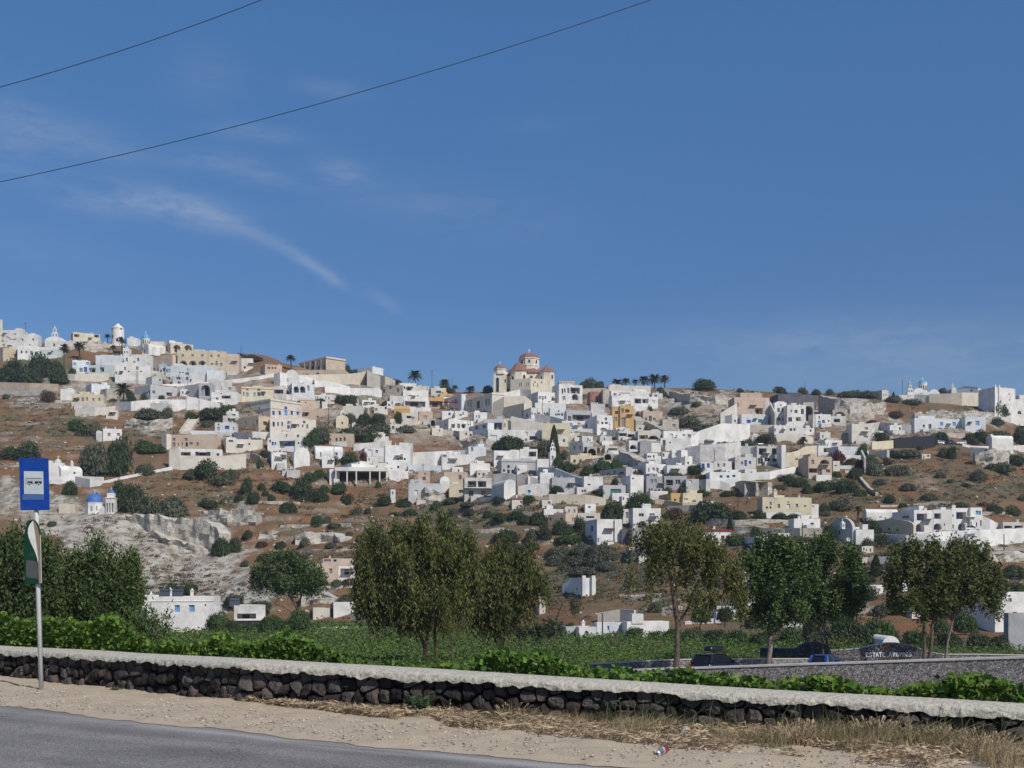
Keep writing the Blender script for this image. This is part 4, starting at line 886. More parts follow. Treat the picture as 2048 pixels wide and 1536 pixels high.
def belfry(r, x, y, z, w, h, tiers=2, d=.6, wc='W', cross=.8, top=None):
    """free bell gable: stacked arches, narrower upward"""
    b = MB(); zz = z; ww = w
    for t in range(tiers):
        hh = h / tiers * (1.1 - .2 * t); n_ = 2 if (t == 0 and tiers > 1) or tiers == 1 and w > 2 else 1; holes = []
        for k in range(n_):
            a = ww / n_; holes.append((k * a + a * .22, (k + 1) * a - a * .22, zz + hh * .22, zz + hh * .82, True, d, 'k'))
        for (A, B, nr) in (((x - ww / 2, y), (x + ww / 2, y), (0, -1)),): facade(b, A, B, zz, zz + hh, holes, nr)
        # rear face and sides
        bb = MB(); holes2 = holes; facade(bb, (x + ww / 2, y + d), (x - ww / 2, y + d), zz, zz + hh, [(ww - h2[1], ww - h2[0]) + h2[2:5] + (.02, 'k') for h2 in holes2], (0, 1)); b.add(bb.v, bb.f)
        b.quad((x - ww / 2, y, zz), (x - ww / 2, y, zz + hh), (x - ww / 2, y + d, zz + hh), (x - ww / 2, y + d, zz)); b.quad((x + ww / 2, y, zz), (x + ww / 2, y + d, zz), (x + ww / 2, y + d, zz + hh), (x + ww / 2, y, zz + hh)); b.quad((x - ww / 2, y, zz + hh), (x + ww / 2, y, zz + hh), (x + ww / 2, y + d, zz + hh), (x - ww / 2, y + d, zz + hh))
        zz += hh; ww *= .55
    b.lathe(dome_prof(ww * .7, ww * .6, 4, zz), (x, y + d / 2, 0), 8); b.build('bell_gable', WALLS[wc], r)
    if cross: cross_part(r, x, y + d / 2, zz + ww * .55, cross, WALLS['W'])
def pole(px, yt, yb, label, arm=True, r=.11):
    p = ground(px, yb); s = F / p.y; h = (yb - yt) / s; e = empty('utility_pole', p); b = MB(); b.tube([(0, 0, -.5), (0, 0, h)], [r, r * .7], 7); b.build('pole', mat('pole_wood', (.10, .085, .075), .9, .15, 2), e)
    if arm: b = MB(); b.box(-.7, .7, -.06 - r, -r, h - .6, h - .48); b.build('crossarm', MATS['pole_wood'], e)
    tag(e, label, 'utility pole', 'utility poles on the hillside')
# ---------------- plants ----------------
BARK = mat('tree_bark', (.115, .085, .062), .95, .25, 3, .8, 14, .1, col2=(.20, .165, .13), c2amt=.6)
def leafm(n, c, c2, isl=.4, tr=.25): return mat(n, c, .65, .1, .35, island=isl, transl=tr, col2=c2, c2amt=.8, spec=.25)
PEPPER = leafm('pepper_leaf', (.132, .148, .044), (.066, .082, .030), .55); PEPPER2 = leafm('pepper_leaf_green', (.090, .135, .040), (.050, .082, .030), .5); DARKL = leafm('dark_leaf', (.088, .140, .040), (.045, .078, .028), .5); LIVE = leafm('olive_leaf', (.085, .098, .045), (.06, .07, .035))
BUSHM = {'d': leafm('bush_dark', (.062, .092, .040), (.036, .055, .030)), 'o': leafm('bush_olive', (.115, .135, .075), (.075, .09, .055)), 's': leafm('bush_sage', (.130, .142, .095), (.085, .095, .065)), 'g': leafm('bush_green', (.070, .125, .040), (.045, .075, .030)), 'r': leafm('bougainvillea', (.16, .035, .05), (.07, .06, .03)), 'b': leafm('bush_brown', (.13, .085, .055), (.08, .06, .04))}
def crown_points(ells, s, Y, px_base, py_base, dens, rg, shell=.55, depthk=.9):
    C = []; N = []
    for (cx, cy, rx, ry) in ells:
        a, c = rx / s, ry / s; dpt = min(a, c) * depthk + .25 * max(a, c); n = int(dens * (a * c + a * dpt + c * dpt) / 3 * 4)
        d = unit(rg.normal(size=(n, 3))); rr = (shell + (1 - shell) * rg.random(n) ** .6)
        rr *= 1.0 + .40 * (fbm(d[:, 0] * 2.2 + cx, d[:, 2] * 2.2 + cy, 3, 3) - .5) * 2
        p = d * rr[:, None] * np.array([a, dpt, c]); C.append(p + np.array([(cx - px_base) / s, 0, (py_base - cy) / s])); N.append(d)
    return np.concatenate(C), np.concatenate(N)
def tree(name, label, px, pyb, Y, ells, trunks, m, weep=0., leaf=(.30, .07), dens=4.0, per=26, spread=.42, cat='tree', group=None, seed=1, gapk=.36, limbs=True, bark=None, tr=.22):
    """crown from ellipses in photo pixels (cx, cy, rx, ry); trunks: lists of photo points with a radius in metres"""
    rg = np.random.default_rng(seed); s = F / Y; base = P(px, pyb, Y); r = empty(name, base); tag(r, label, cat, group)
    C, Nn = crown_points(ells, s, Y, px, pyb, dens, rg)
    q_ = 1.5 * s / 24 if s > 20 else 1.5
    q_ = 36 / s; ok = fbm(C[:, 0] / q_ + seed, C[:, 2] / q_ + C[:, 1] / q_ * .7, 7, 2) + .22 * (vnoise(C[:, 1] / q_ * 1.3, C[:, 0] / q_ * 1.3, 2) - .5) > gapk + .05; C = C[ok]; Nn = Nn[ok]; n = len(C)
    k = np.repeat(np.arange(n), per); off = rg.normal(size=(n * per, 3)) * spread * np.array([1, 1, 1 + .5 * weep])
    if weep: off[:, :2] *= .62; off[:, 2] += .3 * weep; off[:, 2] -= weep * np.abs(rg.normal(size=n * per)) * spread * 1.7
    L_ = C[k] + off; D = rg.normal(size=L_.shape); D = unit(D); D[:, 2] = D[:, 2] * (1 - .5 * weep) - 1.6 * weep
    l = leaf[0] * rg.uniform(.4, 1.5, len(L_)); w = leaf[1] * rg.uniform(.7, 1.3, len(L_))
    link('crown', leaf_mesh('crown', L_, D, l, w, 'diamond', .15, seed + 1), m, r)
    # trunk and limbs in one woody mesh
    b = MB(); loc_ = lambda q, dy=0.: Vector(((q[0] - px) / s, dy, (pyb - q[1]) / s)); tips = []
    for tr_ in trunks:
        pts = tr_[:-1] if isinstance(tr_[-1], (int, float)) else tr_; rad = tr_[-1] if isinstance(tr_[-1], (int, float)) else tr; P_ = []
        for i, q in enumerate(pts): P_.append(loc_(q, (rg.random() - .5) * .6 * (i > 0)) + Vector((rg.normal() * .04, 0, 0)))
        if P_[0].z < .3: P_.insert(0, P_[0] - Vector((0, 0, .6)))
        N_ = len(P_); Q = []; R = []
        for i in range(N_ - 1):
            for t in (0, .5): Q.append(P_[i].lerp(P_[i + 1], t) + (Vector((rg.normal() * .05, rg.normal() * .05, 0)) if t else Vector((0, 0, 0)))); R.append(rad * (1 - .55 * (i + t) / (N_ - 1)) * (1.25 if i == 0 and P_[0].z < 0 else 1))
        Q.append(P_[-1]); R.append(rad * .42); b.tube(Q, R, 8, False); tips.append((P_[-1], R[-1]))
        for kk in range(2, N_ - 1):
            if P_[kk].z > .45 * P_[-1].z: tips.append((P_[kk], R[min(2 * kk, len(R) - 1)] * .5))
    if limbs:
        cent = [loc_((e[0], e[1])) for e in ells]
        for (p, rr) in tips:
            near = sorted(cent, key=lambda c: (c - p).length)[:3]
            for c in near:
                if c.z < p.z - .5: continue
                for j in range(1):
                    e = c + Vector((rg.normal(), rg.normal(), rg.normal() * .7)) * .9; mid = p.lerp(e, .5) + Vector((rg.normal() * .25, rg.normal() * .25, -.15)); b.tube([p, mid, e], [rr * .7, rr * .42, .012], 5, False)
    b.build('trunk', bark or BARK, r, True); return r
# shared bush meshes
def bush_mesh(seed, flat=.8, leaf=.34, n=1500, kind='round'):
    rg = np.random.default_rng(seed); d = unit(rg.normal(size=(n, 3))); d[:, 2] = np.abs(d[:, 2]) * 1.0 - .12 * rg.random(n)
    lump = .50 + .85 * (fbm(d[:, 0] * 2.4 + seed, d[:, 1] * 2.4 + d[:, 2] * 2.4, seed, 3)); rr = lump * (.55 + .5 * rg.random(n) ** .5)
    lc = np.concatenate([unit(rg.normal(size=(6, 3))) * rg.uniform(.25, .55, (6, 1)), np.zeros((1, 3))]); lc[:, 2] = np.abs(lc[:, 2]) * .8; lr = np.append(rg.uniform(.35, .6, 6), .6); q = rg.integers(0, 7, n); C = lc[q] + d * lr[q][:, None] * (.6 + .45 * rg.random((n, 1))) * (.8 + .4 * lump[:, None]); C[:, 2] = np.maximum(C[:, 2], -.1) * flat; D = unit(rg.normal(size=C.shape) + d * .4)
    if kind == 'cone': hgt = rg.random(n); a = rg.random(n) * 6.28; q = (1 - hgt) ** .6 * (.75 + .3 * rg.random(n)); C = np.stack([np.cos(a) * q * .5, np.sin(a) * q * .5, hgt * 2.0], -1); D = unit(rg.normal(size=C.shape) * .5 + np.array([0, 0, 1]))
    return leaf_mesh('foliage', C, D, leaf * rg.uniform(.6, 1.2, n), leaf * .55 * rg.uniform(.6, 1.2, n), 'diamond', .2, seed)
_bush = {}
def bush(px, yt, yb, w, kind='d', label='', name='bush', cat='bush', group='bushes scattered over the hillside', cone=False, g=None, dy=0.0, var=None):
    key = (kind, cone, var if var is not None else int(RNG.integers(0, 4)))
    if key not in _bush:
        me = bush_mesh(50 + key[2] + (10 if cone else 0), .85, .14, 3400, 'cone' if cone else 'round'); me.materials.append(BUSHM[kind])
        t = MB(); t.tube([(0, 0, -.3), (.03, .02, .5)], [.05, .03], 5, False); st = t.mesh('stem'); st.materials.append(BARK); _bush[key] = (me, st)
    me, st = _bush[key]; p = g or ground(px, yb); s = F / p.y; r = empty(name, (p.x, p.y + dy, p.z - .1), RNG.random() * 6.28)
    o = bpy.data.objects.new('foliage', me); COL.objects.link(o); o.parent = r; o2 = bpy.data.objects.new('stem', st); COL.objects.link(o2); o2.parent = r
    a = w / s / 2 / .88; hh = (yb - yt) / s / (2.0 if cone else .80); a = a * (2 if cone else 1); o.scale = (a, a * .9, hh); o2.scale = (a, a, hh); tag(r, label, cat, group); return r
def palm(px, yt, yb, w, label, trunk=True, g=None, seed=1, name='palm_tree'):
    w *= 1.12; p = g or ground(px, yb); s = F / p.y; rg = np.random.default_rng(seed + int(px)); r = empty(name, p); hh = (yb - yt) / s; R_ = w / s / 2; hc = max(hh - R_ * .55, .6)
    b = MB(); b.tube([(0, 0, -.6), (.05, 0, hc * .5), (0, 0, hc)], [.34, .26, .30], 9); b.build('trunk', mat('palm_trunk', (.13, .10, .075), .95, .3, 4, .8, 9), r)
    V = MB()
    for k in range(60):
        a = rg.random() * 6.28; el = rg.uniform(-.35, 1.25); L_ = R_ * rg.uniform(.9, 1.12); pts = []
        for i in range(7):
            t = i / 6; rad = L_ * t * math.cos(el * (1 - .2 * t)); z = hc + L_ * (t * math.sin(el) - .45 * t * t); pts.append(Vector((math.cos(a) * rad, math.sin(a) * rad, z)))
        side = Vector((-math.sin(a), math.cos(a), 0))
        for i in range(6):
            for sg in (-1, 1):
                for q in (.0, .33, .66):
                    c = pts[i].lerp(pts[i + 1], q); wd = R_ * .17 * math.sin(math.pi * min(1, (i + q + .8) / 6.6)) + .05; d = (pts[i + 1] - pts[i]).normalized(); e = c + side * sg * wd + d * wd * .8 - Vector((0, 0, wd * .35)); V.add([c, c + d * R_ * .09, e], [(0, 1, 2)])
    V.build('fronds', mat('palm_frond', (.075, .085, .038), .7, .1, 1, island=.3, transl=.2), r); tag(r, label, 'palm tree', 'palm trees on the hilltop'); return r
# ---------------- the village, from the ridge down; photo pixels: left edge, corner, right edge, top, foot ----------------
B = house
# --- left hilltop ---
B(-14, 0, 4, 639, 690, 'c', 'tall pale tower cut off by the left edge on the hilltop')
B(3, 3, 42, 660, 676, 'W', 'long low white house on the rock at the far left of the hilltop', '12,667,2,2 30,668,6,2')
B(47, 47, 76, 669, 696, 'W', 'white block house with stepped terrace beside the leftmost hilltop rock', '66,679,3,4 60,690,3,3')
B(10, 10, 46, 684, 702, 'W', 'white house half hidden behind the bright five window house at far left')
B(22, 35, 88, 691, 716, 'W', 'white house with five dark openings above the leftmost trees', '42,704,3,5 50,704,3,4 59,706,4,8 67,706,5,5 75,706,3,4')
B(-20, 6, 30, 695, 722, 'T', 'tan house at the left edge below the white hilltop houses')
B(82, 82, 122, 699, 716, 'L', 'pale greenish white house beside the three hilltop palms', '104,703,5,3')
r = B(90, 90, 128, 682, 697, 'W', 'white hilltop chapel with a bell gable, left of the cream modern house', '108,690,4,6', roof='vaulty', extra=2.2, cat='chapel', name='chapel'); belfry(r, r['_W'] * .5, .2, r['_h'] + 1.6, 3.0, 4.6, 2, cross=1.0)
r = B(131, 146, 192, 664, 688, 'C', 'cream modern house with corner band windows on the hilltop rock', '136,671,4,6,v 141,671,4,6,v 152,671,9,6,v 186,672,8,6,v')
B(131, 131, 162, 682, 697, 'c', 'cream house base below the modern house on the rock')
B(254, 254, 274, 676, 690, 'W', 'small white wall house immediately right of the windmill')
# windmill
p = ground(236, 688); s = F / p.y; mill = empty('windmill', p); b = MB(); b.lathe([(2.9 * 1.15, -2), (2.75 * 1.1, 1), (2.95, 30 / s)], (0, 0, 0), 28); wmb = b.build('tower', WALLS['W'], mill, True)
b = MB(); b.lathe([(3.1, 30 / s), (3.15, 30 / s + .2), (.12, 41.5 / s)], (0, 0, 0), 28); b.build('cap', WALLS['W'], mill, True)
for (a, z, w, h_) in ((-2.35, 10 / s, .5, 1.7), (-2.45, 27 / s, .35, .7), (-.75, 27 / s, .35, .7), (-1.4, 3 / s, .5, 1.5)):
    b = MB(); c, q = math.cos(a), math.sin(a); b.add([(c * R_ - q * d * w, q * R_ + c * d * w, zz) for R_ in (2.7, 3.08) for (d, zz) in ((-1, z), (1, z), (1, z + h_), (-1, z + h_))], [(4, 5, 6, 7), (0, 3, 2, 1), (0, 1, 5, 4), (1, 2, 6, 5), (2, 3, 7, 6), (3, 0, 4, 7)]); b.build('window', PANES['k'], mill)
tag(mill, 'round white windmill tower with conical cap on the skyline', 'windmill')
# blue domed church
r = B(266, 297, 322, 690, 709, 'W', 'white hilltop church with light blue dome, right of the windmill', '274,704,4,6 285,703,4,7 313,702,3,6', cat='church', name='church', roof='vaultx', extra=1.2); drum_dome(r, r['_W'] * .18, r['_D'] * .5, r['_h'] + .2, 8 / r['_s'], 15 / r['_s'], 10 / r['_s'], CYAN_DOME, cross=1.4)
b = MB(); W_, s_ = r['_W'], r['_s']; b.lathe([(9.5 / s_, -1), (9.5 / s_, 15 / s_)] + dome_prof(9.5 / s_, 6 / s_, 6, 15 / s_)[1:], (W_ * .45, .3, 0), 20, math.pi * .9, math.pi * 2.1); b.build('apse', WALLS['W'], r, True)
r = B(246, 246, 258, 696, 712, 'W', 'small white bell tower with a tiny blue dome below the windmill', '249,704,2,5,K 254,704,2,5,K', cat='bell tower', name='bell_tower'); drum_dome(r, r['_W'] / 2, r['_W'] / 2, r['_h'] - .3, 5 / r['_s'], 5 / r['_s'], 5 / r['_s'], CYAN_DOME, slots=3)
# cream quarter
B(300, 300, 328, 683, 703, 'C', 'cream house directly behind the blue domed hilltop church', '320,700,5,5,K')
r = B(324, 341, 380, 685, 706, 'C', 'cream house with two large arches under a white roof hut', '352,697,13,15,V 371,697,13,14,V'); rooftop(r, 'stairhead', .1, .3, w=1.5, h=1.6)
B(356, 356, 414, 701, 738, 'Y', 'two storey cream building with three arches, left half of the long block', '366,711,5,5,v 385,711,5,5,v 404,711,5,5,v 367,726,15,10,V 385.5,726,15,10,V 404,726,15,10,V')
B(414, 414, 452, 703, 736, 'Y', 'two storey cream building with door and small windows, right half of the long block', '423,712,5,5,v 437,712,5,5,v 424,729,5,6,v 433,729,5,7,v 442,729,5,6,v 433,723,3,3,K')
B(296, 345, 357, 710, 736, 'P', 'plain tan house left of the three arch cream building', '')
B(453, 453, 478, 708, 746, 'P', 'plain pinkish tan house right of the long cream building')
B(474, 478, 505, 716, 742, 'c', 'pale house with a small dark door beside the utility pole', '489,735,4,5')
B(514, 530, 561, 728, 748, 'P', 'low pink house with three small windows near the hill shoulder', '537,736,5,4 543.5,736,3,4 549,736,3,4')
B(340, 340, 414, 731, 764, 'U', 'wide white house below the three arches with two slit windows', '359,745,4,2 365,745,4,2 374,752,8,14,v')
B(414, 414, 447, 741, 764, 'U', 'white house end right of the wide white house', '')
B(331, 331, 346, 729, 748, 'L', 'white house with blue door and blue lintel below the cream arches', '334,741,3,7,b 338.5,741,4,7,l 343,741,3,7,b 338,731,10,4,l')
B(300, 318, 332, 728, 748, 'g', 'greenish grey house with dark openings left of the blue door house', '306,739,4,6 315,741,4,7 321,742,3,6')
B(368, 368, 386, 750, 768, 'W', 'tiny white hut with blue door behind the utility pole', '374,757,5,6,b 381,761,4,6,b')
B(333, 345, 366, 752, 772, 'g', 'grey terrace house with arched dark opening beside the blue door hut', '341,758,10,9,V 356,756,8,6,K 357,765,5,5')
# row two left
B(132, 145, 176, 720, 748, 'U', 'pale blue white house with four light blue windows', '139,728,4,7,l 149,728,5,6,l 172,727,6,6,l 149,743,5,5,l 160,740,6,8,v 168,739,6,10,b')
B(176, 176, 222, 730, 752, 'L', 'pale house under the vine pergola, with dark blue shade', '184,740,14,9,v 204,739,9,9,v')
B(192, 192, 256, 711, 735, 'U', 'large plain bluish white wall house below the palms')
B(236, 248, 264, 712, 740, 'W', 'white house with blue door slot and small dome', '253,719,3,8,b 247,723,4,6,v')
B(262, 262, 298, 709, 738, 'W', 'white house with one blue window below the blue domed church', '276,719,4,7,b 268,724,4,4,v')
B(224, 230, 297, 729, 765, 'W', 'long two storey white house with five grey windows', '249,737,4,6,v 272,736,5,6,v 232,746,4,6,v 242,745,4,6,v 279,743,3,3 256,743,3,3', dref=12)
B(246, 275, 282, 744, 766, 'P', 'small tan house in front of the long white house', '256,755,3,4 279,755,3,5,v')
B(281, 281, 322, 746, 764, 'C', 'cream terrace house right of the small tan house', '310,751,5,4')
ribbon([(108, 746, 761), (150, 748, 761), (218, 746, 761)], 'c', 'long pinkish stone terrace wall under the pergola house')
B(116, 121, 147, 778, 800, 'W', 'small plain white house left of the yellow cream house')
B(160, 183, 213, 767, 788, 'U', 'white house with shaded left side above the yellow cream house', '172,779,3,7 196,766,3,3')
B(135, 143, 203, 787, 812, 'Y', 'low yellow cream house with five small windows', '155,798,5,7,v 164,799,5,8,v 172,798,4,7,v 184,799,4,6,v 195,799,4,6,v')
ribbon([(150, 817, 833), (190, 816, 833), (231, 812, 828)], 'c', 'pale stone wall below the yellow cream house')
ribbon([(-10, 764, 783), (60, 766, 785), (116, 768, 783)], 'T', 'long tan boundary wall below the leftmost trees')
ribbon([(-10, 781, 790), (90, 782, 792)], 'w', 'grey lower wall under the tan boundary wall')
B(196, 213, 228, 777, 800, 's', 'ruined stone house beside the big hillside palm', '205,784,3,6')
B(258, 301, 341, 769, 800, 'g', 'grey sided house with awning behind the big hillside palm', '288,786,12,4,l 297,784,4,6 306,784,4,6 327,787,4,5', dref=11)
B(288, 304, 319, 753, 772, 'g', 'white cube house above the grey sided house', '316,760,3,5')
ribbon([(232, 804, 812), (262, 803, 822), (300, 799, 818), (372, 799, 818), (373, 792, 820), (440, 806, 822)], 'W', 'long white wall running down behind the round green tree')
ribbon([(338, 777, 785), (370, 771, 792), (408, 767, 796)], 'g', 'grey stone bridge ramp left of the dark arch')
B(398, 398, 424, 767, 795, 'g', 'grey bridge vault with large dark arch', '411,781,18,22,K,2.5', cat='bridge arch', name='bridge_arch')
ribbon([(424, 764, 792), (445, 761, 785), (464, 760, 782)], 'w', 'grey stone bridge parapet right of the dark arch')
ribbon([(300, 769, 775), (380, 767, 772), (463, 759, 765), (520, 752, 760), (560, 744, 755)], 'W', 'white parapet of the road crossing below the cream block')
B(423, 423, 475, 784, 806, 'W', 'white house with dark awnings below the bridge', '431,797,12,4 452,794,18,6 443,787,3,2')
B(400, 422, 446, 798, 815, 'W', 'white cube with one small window below the awning house', '427,805,3,3 436,807,5,6,v')
B(300, 300, 335, 806, 826, 'w', 'off white wall house left of the round tree', '')
r = B(478, 483, 545, 773, 799, 'Y', 'cream mansion with white cornice above the grand mansion', '494,779,5,5,t 487,788,3,8,v 494,789,5,8,l 508,789,4,8,l 516,779,5,6,V 516,788,5,8,b 524,788,4,8,l', cornice=True)
B(545, 560, 572, 745, 775, 'W', 'white side wing left of the vaulted white house')
r = B(571, 571, 596, 752, 772, 'W', 'tall white house with round vaulted gable', '575,760,3,7,v 583,739,3,4 583,746,3,3', roof='vaulty', cat='house')
B(571, 584, 626, 766, 793, 'U', 'white arcade house with two dark arched openings', '579,779,7,13,V 592,779,10,13,K 604,779,10,13,K 615,776,4,10,v')
B(541, 548, 572, 772, 792, 'w', 'white terrace with brown awning left of the arcade house', '556,783,20,8')
ribbon([(594, 752, 765), (628, 756, 768), (629, 761, 775), (660, 763, 775), (700, 773, 782)], 'W', 'bright white sloping wall right of the arcade house')
ribbon([(650, 773, 786), (700, 776, 792), (758, 776, 795), (772, 790, 797)], 'W', 'white garden wall below the tan retaining wall')
ribbon([(560, 788, 800), (620, 790, 803), (672, 790, 800)], 'w', 'grey white terrace wall below the arcade house')
# castle like mansion
r = B(585, 653, 686, 714, 748, 'T', 'tan castle like mansion with pilasters on the skyline', '593,736,5,7 606,736,5,7 620,734,7,8,K 634,735,5,7 648,734,5,7 620,725,5,7,K', dref=16, cornice=False)
for k in range(6):
    b = MB(); D_ = r['_D']; y = D_ * (k / 5.0); b.box(-.25, -.003, max(y - .35, 0), min(y + .35, D_), 0, r['_h'] + .25); b.build('pilaster', WALLS['C'], r)
b = MB(); D_, W_ = r['_D'], r['_W']; b.box(-.4, -.26, -.4, D_, r['_h'] * .93, r['_h'] + .2); b.box(-.26, W_ + .2, -.4, -.003, r['_h'] * .93, r['_h'] + .2); b.build('cornice', WALLS['C'], r)
B(590, 590, 690, 740, 757, 'T', 'tan basement terrace with a light blue gate under the castle like mansion', '614,751,7,7,l 606,747,3,2 635,747,6,4,K', cat='terrace', name='basement_terrace')
ribbon([(596, 750, 765), (690, 748, 770), (735, 744, 768), (770, 752, 780), (790, 760, 788)], 'C', 'broad cream retaining wall right of the castle like mansion')
ribbon([(708, 750, 760), (733, 741, 760), (734, 741, 772), (760, 752, 778)], 'c', 'sloping cream gable wall on the shoulder below the white box house')
B(712, 745, 764, 733, 758, 'U', 'pale box house on the skyline behind dark trees')
B(592, 600, 629, 800, 820, 'P', 'lavender tan gabled house right of the grand mansion', '611,805,2,3', roof='gable', extra=1.5)
B(593, 593, 650, 818, 838, 'P', 'ochre tan house with one brown window beside the grand mansion', '613,829,4,6,r 635,834,5,4')
r = B(660, 672, 696, 838, 852, 'Y', 'small yellow vaulted cottage with dark door', '671,847,6,7 684,846,3,5', roof='vaulty', extra=1.6)
B(686, 686, 725, 812, 832, 'c', 'cream stone ruin above the yellow cottage', '')
B(704, 704, 716, 798, 814, 'c', 'small square stone tower ruin on the slope')
B(760, 766, 806, 769, 795, 'S', 'stone ruin behind pink flowering bushes', '768,782,4,8 780,775,6,7 795,780,5,8')
# grand mansion
r = B(477, 541, 593, 797, 836, 'c', 'grand pale mansion with cornice, quoins and blue shutters', '546,826,4,8,b 556,826,4,8,b 566,826,5,10,l 576,826,4,8,b 586,826,4,8,b 566,816,5,7,B 489,814,4,6,v 489,829,4,7,v 513,817,5,6,K 502,828,3,6,b 507,828,3,6,b 513,827,4,6,b 520,826,3,6,r', dref=18, cornice=2)
b = MB(); W_ = r['_W']; b.box(-.3, W_ + 3.5, -1.2, -.25, -.6, -.25); 
for k in range(26): b.box(-.2 + k * (W_ + 3.4) / 26, -.08 + k * (W_ + 3.4) / 26, -1.15, -1.05, -.25, .55)
b.box(-.3, W_ + 3.5, -1.18, -1.02, .55, .66); b.build('balcony', WALLS['W'], r)
B(516, 540, 628, 836, 866, 'c', 'lower storey of the grand mansion with arched door and blue windows', '547,848,4,10,K 555,848,3,8,b 563,848,3,8,b 575,845,5,7,V 575,854,5,7,b 586,852,3,6,v 594,851,3,6,v 602,852,3,6,v 605,844,4,5,K 611,853,4,8,v', dref=16)
B(526, 540, 620, 862, 884, 'c', 'pale basement wall with small windows below the grand mansion', '593,872,4,5 571,871,3,6,v')
B(466, 517, 543, 831, 860, 'T', 'grey tan annex with corner pilaster left of the grand mansion', '485,845,3,7,K 503,850,4,3 513,844,5,10,V', dref=15)
# white houses below
B(430, 430, 471, 845, 870, 'W', 'white house with blue square window left of the grand mansion', '437,849,3,4 437,857,5,7,l 454,855,9,7,b 467,857,3,7,l')
B(443, 446, 470, 831, 848, 'w', 'small grey white roof house above the blue window house', '457,839,4,6')
ribbon([(380, 861, 872), (430, 862, 872)], 'U', 'white roof wall beside the blue window house')
ribbon([(468, 864, 880), (505, 868, 882), (506, 863, 880), (546, 865, 880)], 'W', 'white wall with round top below the grand mansion')
B(424, 452, 520, 877, 905, 'c', 'cream house with rooftop stair and solar panels', '495,888,3,4 461,882,8,4,b', dref=14)
B(333, 333, 426, 869, 898, 'P', 'ochre house with small gabled roof ends, leftmost tan building', '347,879,6,6,v 372,879,6,6,v 347,889,6,8,v 356,889,3,6,v 364,888,3,6,v 373,889,5,8 382,887,7,5,v 395,888,5,7,V', dref=10)
B(320, 333, 340, 868, 896, 'c', 'buttress wall on the left end of the ochre house', '')
B(340, 345, 440, 897, 917, 'W', 'white house with two long dark verandas under the ochre house', '370,908,19,8 403,908,29,9 432,909,5,5', dref=14)
ribbon([(338, 896, 938), (359, 898, 940), (360, 911, 940), (440, 912, 940), (492, 908, 938)], 'c', 'tall beige retaining wall beneath the white veranda house')
ribbon([(462, 908, 915), (500, 905, 918), (520, 912, 928)], 'P', 'pinkish wall corner right of the beige retaining wall')
B(530, 535, 557, 876, 898, 'W', 'white house end with two blue windows by the blue pergola', '540,882,3,5,K 545,887,4,7,b 550,887,3,6,b')
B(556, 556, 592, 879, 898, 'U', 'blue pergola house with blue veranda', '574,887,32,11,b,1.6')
B(590, 590, 616, 878, 898, 'W', 'white cube with bright blue square window right of the blue pergola', '597,886,3,4 610,887,9,7,b')
B(523, 543, 572, 904, 932, 'W', 'white house with grey left side above the olive terrace', '553,914,9,3 566,914,12,10,v', dref=12)
r = B(572, 588, 618, 910, 930, 'W', 'white vaulted house with round gable right of the grey sided house', '', roof='vaulty')
B(617, 631, 684, 902, 914, 'W', 'long white barrel vault house left of the dark orchard', '641,909,3,9,v 671,908,5,6,b', roof='vaultx', extra=2.2)
B(658, 658, 707, 867, 889, 'T', 'lone small tan house with three brown windows on the dry slope', '673,879,4,7,r 681,879,4,7,r 689,878,4,7,r')
B(192, 206, 240, 857, 880, 'W', 'small isolated white house with two lilac windows among trees', '217,869,5,7,v 234,869,6,6,v')
B(192, 192, 202, 866, 880, 'W', 'tiny white round topped outhouse beside the isolated white house', '', roof='vaulty', cat='outhouse', name='outhouse')
# --- centre hilltop right of the grand mansion ---
B(794, 799, 832, 766, 785, 'W', 'white house with dark veranda just left of the lone palm', '818,777,10,8,v 809,775,3,5')
B(828, 828, 858, 772, 784, 'C', 'cream wall house under the lone skyline palm')
B(803, 806, 856, 781, 808, 'W', 'white house with orange blind and black canopy, left of the restaurant', '822,791,10,2 835,792,4,2,r')
B(803, 808, 858, 800, 822, 'W', 'white terrace with dark veranda left of the restaurant', '830,808,40,11')
ribbon([(814, 812, 822), (818, 815, 824), (862, 816, 824)], 'W', 'white terrace parapet below the black canopy veranda')
B(862, 862, 892, 776, 792, 'c', 'white house with blue window behind the restaurant', '877,784,10,5,b')
B(855, 855, 888, 795, 816, 'O', 'restaurant with orange roof and deep dark veranda', '871,808,28,12', cat='restaurant')
B(872, 880, 906, 787, 798, 'O', 'orange wall house behind the dark red umbrellas')
B(885, 923, 931, 788, 820, 'U', 'lilac white house directly left of the neoclassical building', '910,801,4,5', dref=11)
r = B(926, 984, 1009, 785, 822, 'c', 'neoclassical pale building with tall paired windows and dark door', '933,806,3,14 939,806,3,14 955,809,7,15 972,804,3,14 977.5,804,3,14', dref=18, cornice=True)
# --- domed cathedral ---
p = ground(1052, 783); p = P(1052, 783, p.y - 11); s = F / p.y; ch = empty('church', (p.x, p.y + 2, p.z)); tag(ch, 'large cream domed church with red tiled roofs crowning the hill', 'church')
RT = mat('red_roof_tile', (.29, .145, .115), .85, .18, 1.2, .5, 3, .1); CP, CM, CT = WALLS['Y'], mat('church_cream', (.66, .60, .47), .9, .08, .4, .2, 2), mat('church_trim', (.72, .69, .60), .9, .06, .4)
lx = lambda x: (x - 1052) / s; lz = lambda y: (783 - y) / s
def prism(cx, y0, sx, sy, z0, z1, n, rot=0.0, nm='wall', m=None, cap=None, par=ch):
    b = MB(); b.lathe([(1, z0), (1, z1)], (0, 0, 0), n, rot, rot + 2 * math.pi); V = [(v[0] * sx + cx, v[1] * sy + y0, v[2]) for v in b.v]; b.v = V; b.add([V[n + k] for k in range(n)], [tuple(range(n))]); return b.build(nm, m or CM, par)
